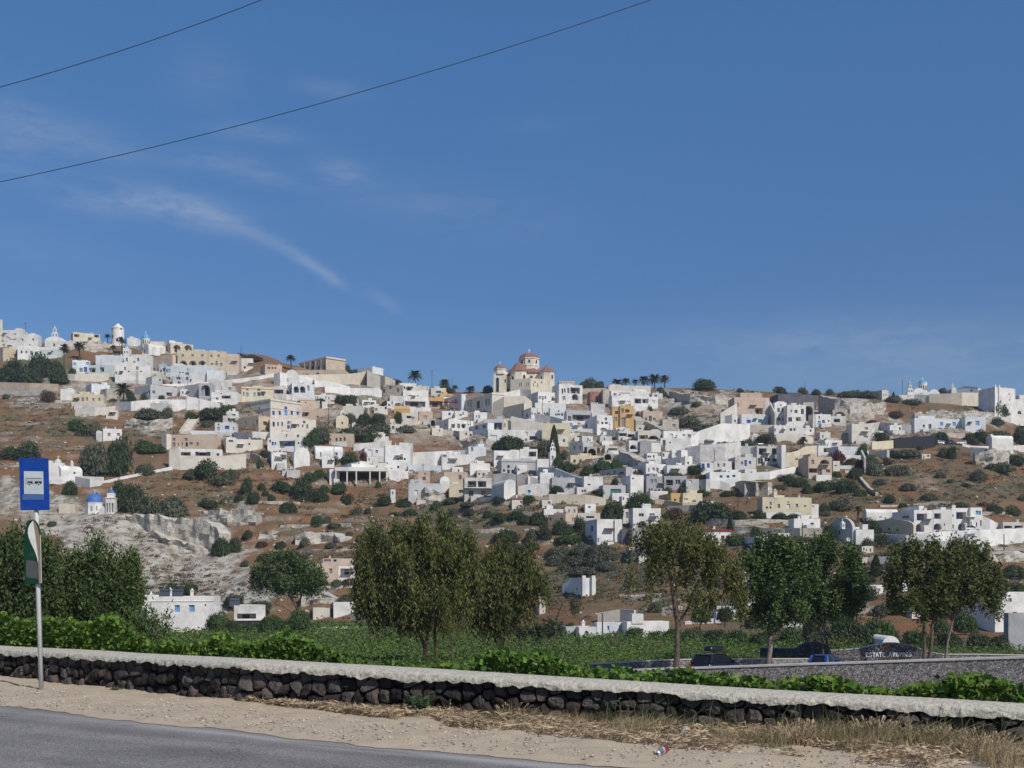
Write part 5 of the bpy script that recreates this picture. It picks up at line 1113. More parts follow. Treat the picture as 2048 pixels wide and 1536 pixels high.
def cone(cx, y0, sx, sy, z0, z1, n, rot=0.0, nm='roof', m=None, top=.02, prof=None, par=ch):
    b = MB(); b.lathe(prof or [(1, z0), (top, z1)], (0, 0, 0), n, rot, rot + 2 * math.pi); b.v = [(v[0] * sx + cx, v[1] * sy + y0, v[2]) for v in b.v]; return b.build(nm, m or RT, par)
def arch_win(cx, y, z, w, h_, nm='window', par=ch, nx=0.0, ny=-1.0, m=None):
    """arched window standing on a wall whose outward normal is (nx, ny)"""
    tx, ty = -ny, nx; b = MB(); n = 8
    for (ww, hh, o0, o1, mm) in ((w + .5, h_ + .35, -.2, .12, CT),):
        pts = [(-ww / 2, 0), (ww / 2, 0), (ww / 2, hh - ww / 2)] + [(ww / 2 * math.cos(math.pi * k / n), hh - ww / 2 + ww / 2 * math.sin(math.pi * k / n)) for k in range(1, n)] + [(-ww / 2, hh - ww / 2)]
        A = [(cx + tx * u + nx * o0, y + ty * u + ny * o0, z + v) for u, v in pts]; C_ = [(cx + tx * u + nx * o1, y + ty * u + ny * o1, z + v) for u, v in pts]; k_ = len(pts)
        b.add(A + C_, [tuple(range(k_, 2 * k_))] + [(i, (i + 1) % k_, (i + 1) % k_ + k_, i + k_) for i in range(k_)])
    o = b.build(nm, CT, par); b = MB(); ww, hh, o1 = w, h_, .14
    pts = [(-ww / 2, .15), (ww / 2, .15), (ww / 2, hh - ww / 2)] + [(ww / 2 * math.cos(math.pi * k / n), hh - ww / 2 + ww / 2 * math.sin(math.pi * k / n)) for k in range(1, n)] + [(-ww / 2, hh - ww / 2)]
    b.add([(cx + tx * u + nx * o1, y + ty * u + ny * o1, z + v) for u, v in pts], [tuple(range(len(pts)))]); b.build('pane', PANES['k'], o)
# main drum and dome
dx = lx(1059); prism(dx, 9, 21.5 / s, 21.5 / s, lz(748), lz(724), 12, .26); prism(dx, 9, 22.3 / s, 22.3 / s, lz(726.5), lz(724.5), 12, .26, 'ledge', CT); prism(dx, 9, 21.5 / s, 21.5 / s, lz(725), lz(711), 8, .39, 'drum'); prism(dx, 9, 22.8 / s, 22.8 / s, lz(711.5), lz(709.8), 8, .39, 'cornice', CT)
cone(dx, 9, 22.6 / s, 22.6 / s, 0, 0, 8, .39, 'dome', prof=[(1, lz(710)), (.93, lz(706.5)), (.8, lz(703)), (.6, lz(700)), (.35, lz(698.4)), (.02, lz(697.6))]); cross_part(ch, dx, 9, lz(698), 9 / s, WALLS['W'])
for k in range(8):
    a = .39 + (k + .5) * math.pi / 4
    if math.sin(a) < .3: q = 21.5 / s * .925; arch_win(dx + q * math.cos(a), 9 + q * math.sin(a), lz(721.5), 4.2 / s, 7.5 / s, nx=math.cos(a), ny=math.sin(a))
# body: crossing block, east apse octagon, transept, west arm
prism(lx(1057), 9, 31 / s, 27 / s, -1, lz(743), 8, .39); cone(lx(1057), 9, 36 / s, 30 / s, lz(742), lz(724), 8, .39, top=.5)
prism(lx(1037), 2.0, 17.5 / s, 15 / s, -1, lz(741), 8, .39); prism(lx(1037), 2, 18.2 / s, 15.7 / s, lz(742), lz(740.3), 8, .39, 'cornice', CT); cone(lx(1037), 2, 20 / s, 17.5 / s, lz(740.2), lz(724), 8, .39, top=.3)
prism(lx(1094), 2, 16.5 / s, 14 / s, -1, lz(743), 8, .39); prism(lx(1094), 2, 17.2 / s, 14.7 / s, lz(744), lz(742), 8, .39, 'cornice', CT); cone(lx(1094), 2, 18.6 / s, 16 / s, lz(742), lz(729), 8, .39, top=.08)
# transept gable arch on the right
b = MB(); n = 12; rr = 10 / s; 
for k in range(n):
    a, c = math.pi * k / n, math.pi * (k + 1) / n; A = (lx(1091) + rr * math.cos(a), lz(741) + rr * .95 * math.sin(a)); C_ = (lx(1091) + rr * math.cos(c), lz(741) + rr * .95 * math.sin(c)); b.quad((A[0], 4.5, A[1]), (C_[0], 4.5, C_[1]), (C_[0], 14, C_[1]), (A[0], 14, A[1])); b.add([(A[0], 4.5, A[1]), (C_[0], 4.5, C_[1]), (lx(1091), 4.5, lz(741))], [(0, 2, 1)])
b.build('transept_gable', CT, ch)
b = MB(); b.add([(lx(1066), 4.7, lz(742)), (lx(1084), 4.7, lz(742)), (lx(1089), 8, lz(731.5)), (lx(1070), 8, lz(731.5))], [(0, 1, 2, 3)]); b.build('roof', RT, ch)
prism(lx(1074), 5, 14 / s, 12 / s, -1, lz(744), 4, .785)
# pediment arches in front of the drum
b = MB(); n = 8; rr = 9 / s
for k in range(n):
    a, c = math.pi * k / n, math.pi * (k + 1) / n; b.quad((lx(1066) + rr * math.cos(a), 4.2, lz(735) + rr * .6 * math.sin(a)), (lx(1066) + rr * math.cos(c), 4.2, lz(735) + rr * .6 * math.sin(c)), (lx(1066) + rr * .75 * math.cos(c), 4.2, lz(735) + rr * .4 * math.sin(c)), (lx(1066) + rr * .75 * math.cos(a), 4.2, lz(735) + rr * .4 * math.sin(a)))
b.build('pediment_arch', CT, ch)
for (x, yb_, w, y0, cxe, rr_) in ((1030, 760, 6, 2, 1037, 15), (1045, 757, 7, 2, 1037, 15), (1063, 757, 5, None, 0, 0), (1086, 760, 5, 2, 1094, 14), (1101, 757, 5, 2, 1094, 14)):
    if y0 is None: arch_win(lx(x), 4 - 12 / s * .72 + .2, lz(yb_), w / s, 9 / s); continue
    q = (x - cxe) / s; ang = -math.pi / 2 + (0 if abs(q) < 1.4 else (.785 if q > 0 else -.785)); ap = rr_ / s * .924; arch_win(lx(cxe) + math.cos(ang) * ap * (16.5 / 14.5), y0 + math.sin(ang) * ap, lz(yb_), w / s, 9 / s, nx=math.cos(ang), ny=math.sin(ang))
# lower aisle in front
a0 = (lx(1021), -3.2); a1 = (lx(1061), -7.5); a2 = (lx(1093), -3.6); b = MB()
hl = lambda x, w, y0, y1, k, x0_: ((x - w / 2 - x0_) / s * k, (x + w / 2 - x0_) / s * k, lz(y0), lz(y1), False, .25, 'k')
L1 = (Vector(a1) - Vector(a0)).length / (40 / s); L2 = (Vector(a2) - Vector(a1)).length / (32 / s)
n1_ = Vector((a1[1] - a0[1], -(a1[0] - a0[0]))).normalized(); n2_ = Vector((a2[1] - a1[1], -(a2[0] - a1[0]))).normalized()
R1 = facade(b, a0, a1, -2, lz(760), [hl(x, 1.6, 776, 768, L1, 1021) for x in (1039, 1042.3, 1053, 1057)], n1_); R2 = facade(b, a1, a2, -2, lz(760), [hl(1070, 2, 769, 765, L2, 1061), hl(1083, 2, 769, 765, L2, 1061), hl(1067, 1.4, 777, 769, L2, 1061), hl(1075, 1.4, 777, 769, L2, 1061)], n2_)
b.quad(a0 + (-2,), a0 + (lz(760),), (a0[0], 6, lz(760)), (a0[0], 6, -2)); b.quad(a2 + (-2,), (a2[0], 6, -2), (a2[0], 6, lz(760)), a2 + (lz(760),)); b.add([a0 + (lz(759.9),), a1 + (lz(759.9),), a2 + (lz(759.9),), (a2[0], 6, lz(758)), (a0[0], 6, lz(758))], [(0, 1, 2, 3, 4)]); o = b.build('aisle', CM, ch)
for q in R1 + R2: window_part(q, ch, 'c')
# bell tower
tx = lx(1000); prism(tx, 0, 16.5 / s * 1.12, 13 / s, -2, lz(748), 4, .785, 'bell_tower'); prism(tx + .2, 0, 15.5 / s, 13 / s, lz(748), lz(744), 8, .39, 'ledge', CT); prism(tx, 0, 13 / s, 12 / s, lz(744), lz(738), 8, .39, 'lantern'); prism(tx, 0, 13.8 / s, 12.8 / s, lz(738.6), lz(737), 8, .39, 'cornice', CT)
cone(tx, 0, 14 / s, 13 / s, lz(737), lz(728), 8, .39, 'tower_roof', prof=[(1, lz(737)), (.8, lz(733.2)), (.45, lz(730)), (.03, lz(727.6))]); cross_part(ch, tx, 0, lz(728.2), 6.5 / s, WALLS['W'])
arch_win(tx - 1.2, -13 / s * .707 * 1.0, lz(785), 6 / s, 30 / s); arch_win(tx + 2.6, -13 / s * .707, lz(766), 3 / s, 8 / s)
prism(lx(1016), 6, 9 / s, 14 / s, -1, lz(748), 4, .785); cone(lx(1018), 6, 13 / s, 14 / s, lz(748), lz(733), 4, .785, top=.1); cross_part(ch, lx(1029), 8, lz(731), 5 / s, WALLS['W'])
ribbon([(1000, 787, 800), (1040, 779, 795), (1062, 780, 795)], 'W', 'white forecourt wall under the domed church')
ribbon([(985, 806, 832), (1008, 793, 830), (1050, 792, 830), (1064, 803, 825)], 'C', 'large cream terrace wall below the domed church')
B(990, 1048, 1052, 806, 838, 'C', 'plain cream block house below the domed church', '1045,826,3,14,v', dref=14)
B(1062, 1076, 1117, 783, 812, 'W', 'white house with grey left side right below the domed church', '1080,795,3,6 1085.5,796,4,8,v 1091,795,3,6 1106,797,5,7,v 1099,804,5,3,v')
r = B(1105, 1118, 1166, 768, 808, 'W', 'white two storey house with big balcony right of the domed church', '1125,782,3,10 1130,781,3,8 1137,781,4,11 1151,781,20,12 1128,796,6,7,v 1137,795,13,10,v 1151,794,13,12,K')
B(1118, 1118, 1150, 762, 772, 's', 'low tan rooftop ruin above the big balcony house')
B(1070, 1070, 1132, 806, 820, 'W', 'long white roof terrace above the black window houses')
B(1048, 1062, 1100, 815, 842, 'W', 'white house with two black windows and arched side door', '1070,828,4,5,v 1078,828,5,7 1089,827,3,4 1054,831,4,8,K 1064,827,3,5,v')
B(1100, 1100, 1132, 815, 842, 'U', 'white house with small dark triangle window', '1112,829,3,4 1117,829,6,4 1124,829,4,5 1117,822,3,3')
B(1130, 1133, 1182, 820, 845, 'g', 'grey parapet house with long black veranda', '1139,837,6,10 1163,836,36,13')
ribbon([(1070, 826, 850), (1100, 832, 856), (1132, 840, 860)], 'W', 'white stepped wall between the black window house and cypress')
B(1124, 1124, 1190, 842, 866, 'W', 'white house with tan door below the long black veranda', '1142,850,6,8,l 1158,850,6,9,t 1165,852,4,6,v 1174,852,5,6,b')
B(1176, 1180, 1208, 783, 811, 'R', 'red stone ruin with tall dark arched door', '1194,801,7,18,K 1202,803,4,7 1183,805,8,8,v')
B(1206, 1206, 1219, 778, 812, 's', 'narrow stone ruin right of the red ruin')
ribbon([(1160, 777, 788), (1205, 776, 786), (1222, 778, 785)], 's', 'broken stone wall on the skyline behind the red ruin')
B(1217, 1217, 1302, 771, 790, 'c', 'long pale upper house under the row of skyline palms')
B(1219, 1222, 1300, 781, 800, 'W', 'white upper terrace with grey framed windows below the palm row', '1230,789,6,5,v 1250,788,22,5,w')
r = B(1219, 1224, 1318, 791, 818, 'W', 'white hotel with two grey balconies and orange blind', '1238,805,8,7,w 1258,805,8,7,w 1277,802,14,10 1292,802,13,9,v 1309,804,6,7,w', cat='hotel')
B(1224, 1224, 1241, 813, 856, 'O', 'narrow ochre house with brown window, left of its twin', '1233,825,6,6,r 1232,838,4,8,v')
B(1240, 1242, 1268, 811, 858, 'O', 'ochre house with tall black door and brown shutters', '1245,821,5,9 1254.5,822,9,6,r 1247,845,8,20,v')
B(1283, 1286, 1326, 822, 845, 'P', 'ruined pink cream house above rubble with three dark openings', '1292,838,5,6 1301,837,6,11 1309,838,5,6')
B(1325, 1325, 1358, 839, 866, 's', 'stone cottage on the slope right of the pink ruin', '1333,856,4,5 1348,851,6,6,v')
B(1178, 1194, 1226, 830, 868, 'W', 'white house with garage arch and black square windows', '1212,838,5,6 1205,846,4,5 1213,846,6,5 1196,845,3,6,v 1208,858,15,6,V', dref=11)
B(1182, 1183, 1210, 808, 832, 'w', 'white wall house between the red ruin and garage arch house', '1201,828,3,3')
ribbon([(1160, 857, 872), (1200, 858, 870), (1260, 862, 872)], 'W', 'white street wall with hanging ivy')
B(1233, 1237, 1276, 862, 880, 'w', 'white columned terrace above the arch garage', '1245,869,18,6 1263,872,14,8,v')
B(1276, 1276, 1322, 861, 880, 'c', 'cream bridge terrace with dark vault beneath', '1287,874,18,8,v 1307,875,22,8,K')
B(1254, 1258, 1281, 881, 903, 'W', 'white cube with black arched garage mouth', '1267,894,15,9,K')
B(1280, 1280, 1303, 882, 905, 'G', 'block coloured grey for shade beside the arched garage')  # shade beside the garage put into the grey wall colour
B(1302, 1302, 1322, 882, 903, 'W', 'white cube with slotted parapet left of the long white house', '1312,884,18,2')
B(1318, 1327, 1400, 862, 885, 'W', 'long white house with pale doors in the street', '1343,872,7,9,w 1354,872,3,4,v 1369,872,5,7,v 1380,872,7,7,v 1391,872,7,6,w', dref=10)
B(1321, 1321, 1382, 876, 902, 'W', 'white lower storey with brown door beneath the long white house', '1328,887,6,14 1340,885,3,3')
ribbon([(1380, 878, 896), (1398, 862, 890), (1430, 851, 888), (1446, 846, 884), (1468, 848, 886), (1500, 848, 882)], 'W', 'white road wall rising towards the cream ruin')
ribbon([(1370, 896, 925), (1400, 890, 930), (1450, 887, 930), (1482, 884, 918)], 'w', 'mottled white terrace wall below the road', matl=mat('mottled_limewash', (.66, .64, .60), .95, .2, .5, .4, 1.5, .1, 0, (.42, .38, .33), .8))
B(1480, 1480, 1512, 892, 912, 'g', 'grey plaster wall house above the white steps')
# cream ruin and the three level white house
B(1480, 1480, 1525, 786, 800, 'P', 'top storey of the big cream ruin on the skyline')
B(1468, 1470, 1540, 795, 836, 'P', 'tall cream ruin with patched plaster and grey opening', '1518,822,16,12,v 1474,810,5,8,v')
ribbon([(1441, 826, 852), (1450, 820, 850), (1468, 810, 848), (1474, 806, 846)], 'c', 'sloping cream wall left of the tall cream ruin')
ribbon([(1530, 795, 850), (1542, 806, 856), (1552, 826, 868)], 'c', 'sloping cream wall right of the tall cream ruin')
B(1441, 1464, 1484, 830, 852, 'W', 'small white house with small black door left of the pale green house', '1446,847,4,8 1453,847,3,2 1472,842,5,5,b', dref=12)
B(1480, 1483, 1538, 828, 851, 'U', 'pale green white house with blue and green windows', '1498,843,9,7,b 1522,842,9,7,g')
ribbon([(1440, 850, 864), (1500, 849, 866), (1552, 850, 868)], 'C', 'cream wall under the pale green house')
B(1548, 1556, 1636, 788, 815, 'D', 'dark grey stone house with long roofline above the three level house', '', dref=14)
r = B(1546, 1549, 1575, 808, 850, 'W', 'white three level house with rounded gable', '1562,809,4,5,v 1557.5,820,5,8 1567,820,6,8 1558,838,6,7 1567,838,5,8', roof='vaulty', extra=1.2)
B(1574, 1575, 1612, 810, 852, 'W', 'tall white house joined to the rounded gable house', '1582,822,3,5,v 1592,823,6,7 1605,823,6,11 1580,839,8,9 1597,838,10,8,v')
B(1548, 1548, 1606, 851, 872, 'W', 'white terrace house with black doors and potted bushes', '1549,860,4,6 1565,858,4,6,v 1582,859,5,5 1589,859,4,5')
ribbon([(1552, 868, 885), (1600, 868, 886), (1627, 874, 888)], 'c', 'pale pink terrace wall below the three level house')
B(1622, 1626, 1664, 828, 852, 'W', 'white cave house with blue door and violet window', '1639,835,3,6,v 1639,846,6,9,l 1648,843,6,6,b 1659,842,3,4')
B(1662, 1664, 1692, 832, 850, 'w', 'white cave house front with long black window under the rock arch', '1674,841,13,7')
B(1646, 1650, 1686, 880, 896, 'W', 'white roof terrace left of the rubble wall')
B(1703, 1705, 1745, 848, 888, 'c', 'pale stone house with arched vent above the bright green tree', '1733,857,7,5,v 1732,873,10,4,V')
ribbon([(1682, 866, 884), (1712, 866, 886)], 'S', 'dark rubble wall left of the pale stone house')
B(1628, 1636, 1682, 891, 912, 'W', 'white house with glazed veranda above the pink house', '1655,900,14,9,v 1667,900,8,8,v')
ribbon([(1628, 885, 900), (1660, 893, 905), (1700, 893, 915), (1722, 900, 918)], 'U', 'white roof slope right of the veranda house')
B(1676, 1678, 1724, 893, 915, 'U', 'plain white house behind the bougainvillea')
r = B(1508, 1514, 1565, 892, 930, 'w', 'pale two storey house with four dark recessed bays', '1526,903,16,13 1554,903,18,13 1521,922,10,12 1536,922,12,13 1553,922,14,10', dref=12); rooftop(r, 'heater', .3)
B(1563, 1563, 1572, 890, 935, 'W', 'white end wall of the four bay house')
ribbon([(1571, 907, 926), (1598, 901, 926), (1615, 892, 925), (1634, 891, 920)], 'Y', 'sloping yellow wall between the four bay house and the pink house')
B(1572, 1574, 1612, 912, 932, 'Y', 'yellow house with small dark window behind the pink house', '1593,918,5,3')
r = B(1608, 1617, 1666, 913, 955, 'P', 'pink two storey house with arched balcony', '1626,924,6,9,v 1651,924,21,10,K 1627,941,19,9 1641,944,8,13 1658,942,8,7', dref=11)
B(1666, 1666, 1680, 922, 940, 'c', 'small cream wall house right of the pink house', '1671,931,5,2')
ribbon([(1680, 931, 938), (1730, 930, 938)], 'L', 'wall with pale turquoise rail below the bougainvillea')
B(1463, 1470, 1514, 914, 938, 'w', 'low white house with violet door and pergola', '1484,926,5,6,v 1492,926,5,12,b 1501,925,5,6,b 1470,922,3,4')
B(1425, 1428, 1465, 922, 945, 'w', 'low white courtyard house left of the violet door house', '1437,931,4,7,v 1449,930,5,7,v')
B(1398, 1402, 1428, 925, 948, 'W', 'white house with two violet blue doors', '1406,933,7,12,b 1417,931,6,9,b')
r = B(1419, 1421, 1482, 944, 972, 'W', 'white house with three violet blue windows in a row', '1442,953,6,5,b 1456,953,6,5,b 1468,952,6,5,b')
ribbon([(1478, 947, 965), (1504, 945, 962), (1540, 943, 960), (1592, 933, 948)], 'W', 'white wall sweeping up right from the three blue window house')
ribbon([(1410, 963, 978), (1440, 961, 980), (1460, 968, 985)], 'W', 'white slab roof wall left of the brown mound')
B(1345, 1412, 1422, 958, 980, 'w', 'small white house end beside the slab roof', '', dref=12)
r = B(1310, 1370, 1386, 912, 942, 'W', 'white house with exterior stairs and black windows', '1336,928,5,4 1360,926,5,6 1377,926,4,5 1322,930,3,4', dref=16); rooftop(r, 'stairhead', .1, .1, w=1.2, h=2.2)
B(1330, 1334, 1376, 930, 950, 'W', 'white lower house below the exterior stairs', '')
B(1322, 1325, 1346, 904, 916, 'W', 'small white roof house with black door above the exterior stairs', '1327,910,4,7')
ribbon([(1298, 935, 942), (1312, 925, 940), (1322, 912, 936)], 'W', 'white staircase wall climbing to the roof house', thick=1.2)
B(1272, 1292, 1334, 927, 952, 'W', 'white house with four small windows beside the grey box house', '1298,940,3,8,v 1308,938,5,6,v 1316,939,5,7,v 1326,942,6,4,v')
B(1204, 1252, 1266, 934, 957, 'g', 'long low grey white house with dark side window', '1232,944,4,7 1244,946,8,6 1221,947,6,3', dref=15)
B(1247, 1261, 1288, 950, 986, 'W', 'tall white house left of the grey box house', '1254,972,3,6,v 1266,957,4,3,v', dref=9)
B(1271, 1293, 1326, 952, 990, 'G', 'grey box house with two pairs of windows', '1304,962,5,7,v 1311.5,962,5,7,v 1299,980,3,6 1304,980,3,6 1312,981,5,4 1319,981,4,6', dref=10)
B(1328, 1330, 1374, 952, 978, 'G', 'long grey house with dark glazed porch', '1339,965,14,11 1356,964,10,9', dref=10)
B(1372, 1372, 1398, 958, 980, 'g', 'pale grey house end with light door', '1381,963,5,7,w')
B(1168, 1170, 1206, 953, 974, 'W', 'white stepped house with small red window', '1178,969,6,3,r')
B(1200, 1206, 1252, 970, 992, 'g', 'low glass fronted grey green house with white roof edge', '1232,983,22,10,g')
B(1138, 1141, 1210, 910, 932, 'Y', 'pale yellow house with four brown windows and white door', '1149,922,5,6,r 1161,922,5,6,r 1174,923,6,9,w 1187,922,5,6,r 1201,922,5,5,r')
B(1140, 1166, 1188, 883, 912, 'g', 'grey ruin house beside the cypress', '1149,896,3,8 1160,895,3,7', dref=9)
ribbon([(1150, 862, 880), (1188, 866, 880)], 'S', 'dark stone terrace right of the cypress')
# --- middle belt ---
B(935, 975, 988, 845, 872, 'U', 'blue white house with glazed dark veranda', '992,0,1,1 952,855,8,8,v 968,853,7,7,v', dref=12)
B(968, 970, 1008, 838, 866, 'g', 'shaded grey house with dark green veranda, left of the cream window house', '988,852,32,14')
B(1003, 1005, 1022, 838, 865, 'C', 'narrow cream house with one tan window', '1009,851,4,8,t')
ribbon([(1022, 832, 866), (1084, 846, 870), (1086, 840, 870)], 'c', 'wide off white wall with slits above the tree')
B(976, 977, 1086, 860, 886, 'W', 'long white house with blue balcony behind the dark tree', '1053,868,6,9,w 1067,876,16,8,b,1.6 1052,880,5,6,v 987,877,14,14,w', dref=10)
B(1084, 1086, 1140, 846, 882, 'Y', 'pale yellow house behind the cypress', '', dref=10)
B(866, 897, 946, 838, 860, 'W', 'low white house with columned veranda at the end of the brown slope', '891,850,3,4 906,852,7,8 917,852,5,9 926,852,5,9 937,849,3,2', dref=12)
B(834, 838, 865, 822, 846, 'P', 'small beige house with double window above the dry slope', '850,835,8,8,t')
B(800, 803, 836, 826, 844, 'c', 'cream house with white shed roof left of the small beige house', '818,834,10,5 826,836,4,5,v')
B(788, 790, 820, 818, 830, 'O', 'orange vaulted roof house above the cream shed house', '', roof='vaultx', extra=1.6)
ribbon([(780, 838, 846), (800, 838, 846), (840, 842, 849)], 'Y', 'low yellow garden wall among shrubs')
B(708, 729, 770, 895, 917, 'W', 'white courtyard house with white door and roses', '740,906,8,14,w 753,903,5,6,v', dref=14)
ribbon([(707, 888, 903), (740, 885, 900), (783, 881, 895)], 'w', 'upper white wall behind the courtyard house')
B(765, 770, 820, 890, 945, 'W', 'tall white tower like house with cross shaped black windows', '803,910,5,3 796,918,4,4 802.5,917,6,6 809,918,4,4 796,934,4,5 783,937,4,2,v 774,926,3,3,b', dref=10)
B(808, 810, 826, 886, 936, 'w', 'tall white wall house right of the cross windows', '809,904,5,3', dref=10)
ribbon([(819, 905, 935), (870, 903, 935), (905, 901, 930), (935, 900, 928)], 'W', 'broad white wall at the foot of the brown slope')
ribbon([(816, 930, 944), (860, 931, 946), (882, 931, 946)], 'U', 'lower white wall with dark niches')
B(880, 884, 940, 908, 936, 'W', 'white terrace house with sail shades and orange chairs', '905,918,20,3,v 889,912,8,5,v')
B(936, 940, 980, 926, 945, 'W', 'low white wall house under the white sail shades', '')
B(934, 937, 972, 893, 925, 'U', 'blue grey white ruin with arch beside the sail shades', '944,898,5,9,V')
B(984, 988, 1056, 901, 930, 'W', 'large white house with flat roof below the dark round tree', '', dref=10)
B(1040, 1042, 1075, 898, 925, 'W', 'white cube with open pergola beside the chapel bell tower', '1065,908,15,10')
r = B(994, 1003, 1077, 918, 950, 'g', 'grey neoclassical house with white pediment door', '1017,933,5,6,K 1044,933,6,7,K 1017,943,5,7 1025,943,5,7 1036,942,6,9 1045,943,5,8 1052,943,5,8 1008,941,4,5', dref=12, cornice=True)
B(1074, 1075, 1098, 918, 945, 'W', 'white end house stepping right of the neoclassical house')
ribbon([(1075, 934, 955), (1110, 936, 960), (1150, 952, 968), (1168, 958, 972)], 'L', 'pale green wall with orange coping descending right', thick=.6)
ribbon([(988, 948, 962), (1010, 946, 965), (1060, 952, 970), (1078, 958, 972)], 'w', 'grey white ramp wall below the neoclassical house')
B(1076, 1080, 1108, 945, 975, 'W', 'narrow white house with arched stairs', '1079,955,5,6,K 1082,972,5,12,K', dref=9)
B(1104, 1106, 1150, 955, 984, 'g', 'grey green house with bright blue cover on its terrace', '1138,972,3,6 1138,979,3,4')
b_ = boulder  # small details
r = B(888, 888, 935, 944, 968, 'P', 'plain peach house with one black window', '920,955,6,9')
B(898, 899, 932, 967, 990, 'Y', 'yellow house below the plain peach house', '922,983,9,7')
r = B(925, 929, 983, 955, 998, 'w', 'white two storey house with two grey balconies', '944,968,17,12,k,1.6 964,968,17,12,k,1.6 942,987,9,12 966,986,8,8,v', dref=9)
b = MB(); W_ = r['_W']; b.box(-.3, W_ + 1.5, -1.6, -.003, 13 / r['_s'] + 1.2, 13 / r['_s'] + 1.45); b.build('balcony_slab', WALLS['w'], r)
r = B(982, 1008, 1034, 972, 998, 'W', 'white vaulted house right of the two balconies', '', roof='vaulty', dref=10)
ribbon([(898, 994, 1000), (960, 995, 1003), (1032, 990, 1000)], 'W', 'low white garden wall in front of the two balconies')
ribbon([(1036, 972, 992), (1060, 968, 992), (1098, 966, 990)], 'w', 'white cave wall with a bright blue disc')
ribbon([(1098, 988, 1010), (1170, 989, 1014), (1212, 996, 1012)], 'C', 'long sandy stone terrace wall with an arched niche')
B(870, 880, 899, 962, 985, 'W', 'white round topped house left of the yellow house', '', roof='vaulty')
B(814, 817, 882, 966, 1006, 'g', 'pale grey two window house with rough base', '832,985,7,10,w 847,984,6,10,w 870,985,3,8,w', dref=10)
B(772, 781, 791, 979, 1000, 'W', 'small white shed left of the pale grey house', '785,986,3,6,v', cat='shed', name='shed')
B(836, 838, 860, 941, 968, 'P', 'pale gatehouse with dark window below the white wall', '850,948,3,5,v 848,957,7,7')
ribbon([(778, 943, 960), (798, 942, 965), (817, 943, 958)], 'W', 'rounded white bastion below the tall white house', thick=2)
B(755, 756, 772, 926, 950, 'c', 'small beige block between the terrace house and the tall white house', '756,943,3,8')
r = B(655, 703, 756, 927, 950, 'W', 'white house on a pillared terrace, left middle of the slope', '711,943,5,7 736,944,5,7 684,944,2,6 690,943,3,6 697,942,2,6', dref=15)
B(646, 659, 678, 938, 962, 'W', 'white cube with arched window at the end of the pillared terrace', '652,947,6,8,V 670,946,4,5,K')
# pillared slab under that house
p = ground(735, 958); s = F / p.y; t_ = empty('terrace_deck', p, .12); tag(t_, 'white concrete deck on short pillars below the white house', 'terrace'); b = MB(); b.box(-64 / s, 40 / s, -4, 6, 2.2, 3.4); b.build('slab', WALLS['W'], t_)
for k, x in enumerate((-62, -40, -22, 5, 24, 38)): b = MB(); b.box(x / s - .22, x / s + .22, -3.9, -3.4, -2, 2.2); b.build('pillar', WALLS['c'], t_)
b = MB(); b.box(-64 / s, 40 / s, 4, 5, -2, 2.2); b.build('dark_void', WALLS['D'], t_)  # dark block put in for the shaded void under the deck
# --- right hilltop ---
B(1722, 1764, 1780, 780, 800, 'c', 'low pale hilltop house right of the rocks', '1768,790,2,5,v 1774,790,2,5,v', dref=14)
r = B(1815, 1816, 1827, 786, 800, 'W', 'slender white three tier bell tower on the right skyline', '', cat='bell tower', name='bell_tower'); belfry(r, r['_W'] / 2, .3, r['_h'], 11 / r['_s'], 24 / r['_s'], 3, cross=.9, d=1.2)
r = B(1826, 1828, 1880, 784, 800, 'W', 'white church with light blue dome on the right skyline', '1836,790,2,3 1842,787,2,2', cat='church', name='church', roof='flat'); s_ = r['_s']
for (cx_, w_) in ((12, 12), (43, 9)):
    b = MB(); n = 10
    for k in range(n):
        a, c = math.pi * k / n, math.pi * (k + 1) / n; A = ((cx_ + w_ * math.cos(a)) / s_, r['_h'] - .5 + w_ * .85 * math.sin(a) / s_); C_ = ((cx_ + w_ * math.cos(c)) / s_, r['_h'] - .5 + w_ * .85 * math.sin(c) / s_); b.quad((A[0], .05, A[1]), (C_[0], .05, C_[1]), (C_[0], 7, C_[1]), (A[0], 7, A[1])); b.add([(A[0], .05, A[1]), (C_[0], .05, C_[1]), (cx_ / s_, .05, r['_h'] - .5)], [(0, 2, 1)])
    b.build('vault', WALLS['W'], r)
drum_dome(r, 26 / s_, 4, r['_h'] - .4, 8.5 / s_, 22 / s_, 6 / s_, CYAN_DOME, cross=1.5)
r = B(1903, 1903, 1913, 780, 792, 'W', 'tiny white belfry chapel right of the blue domed church', '', cat='chapel', name='chapel', roof='vaulty'); belfry(r, r['_W'] * .3, .2, r['_h'] + .3, 1.2, 1.9, 1, cross=.9)
B(1918, 1956, 1975, 775, 792, 'U', 'white gabled building on the right skyline', '1946,781,4,4', roof='gable', extra=1.3, dref=14)
r = B(1972, 1990, 2040, 774, 838, 'W', 'tall blank white block house at the right end of the skyline', '2025,788,4,2,v 2026,800,3,3', dref=10)
for u in (-.02, .18): b = MB(); b.box(r['_W'] * u - .3, r['_W'] * u + .3, -.5, -.004, 0, r['_h'] + 1); b.build('buttress', WALLS['W'], r)
B(2010, 2014, 2075, 798, 838, 'W', 'white house cut by the right edge below the blank block', '2041,825,8,7,K', dref=9)
B(2038, 2040, 2080, 790, 802, 'W', 'white roof house at the extreme right edge of the skyline')
ribbon([(1796, 790, 800), (1828, 789, 802), (1860, 790, 805)], 'w', 'grey wall in front of the blue domed skyline church')
ribbon([(1858, 788, 805), (1900, 787, 808), (1924, 785, 812), (1966, 786, 812), (1985, 790, 806)], 'C', 'high cream wall with bushes below the white gabled building')
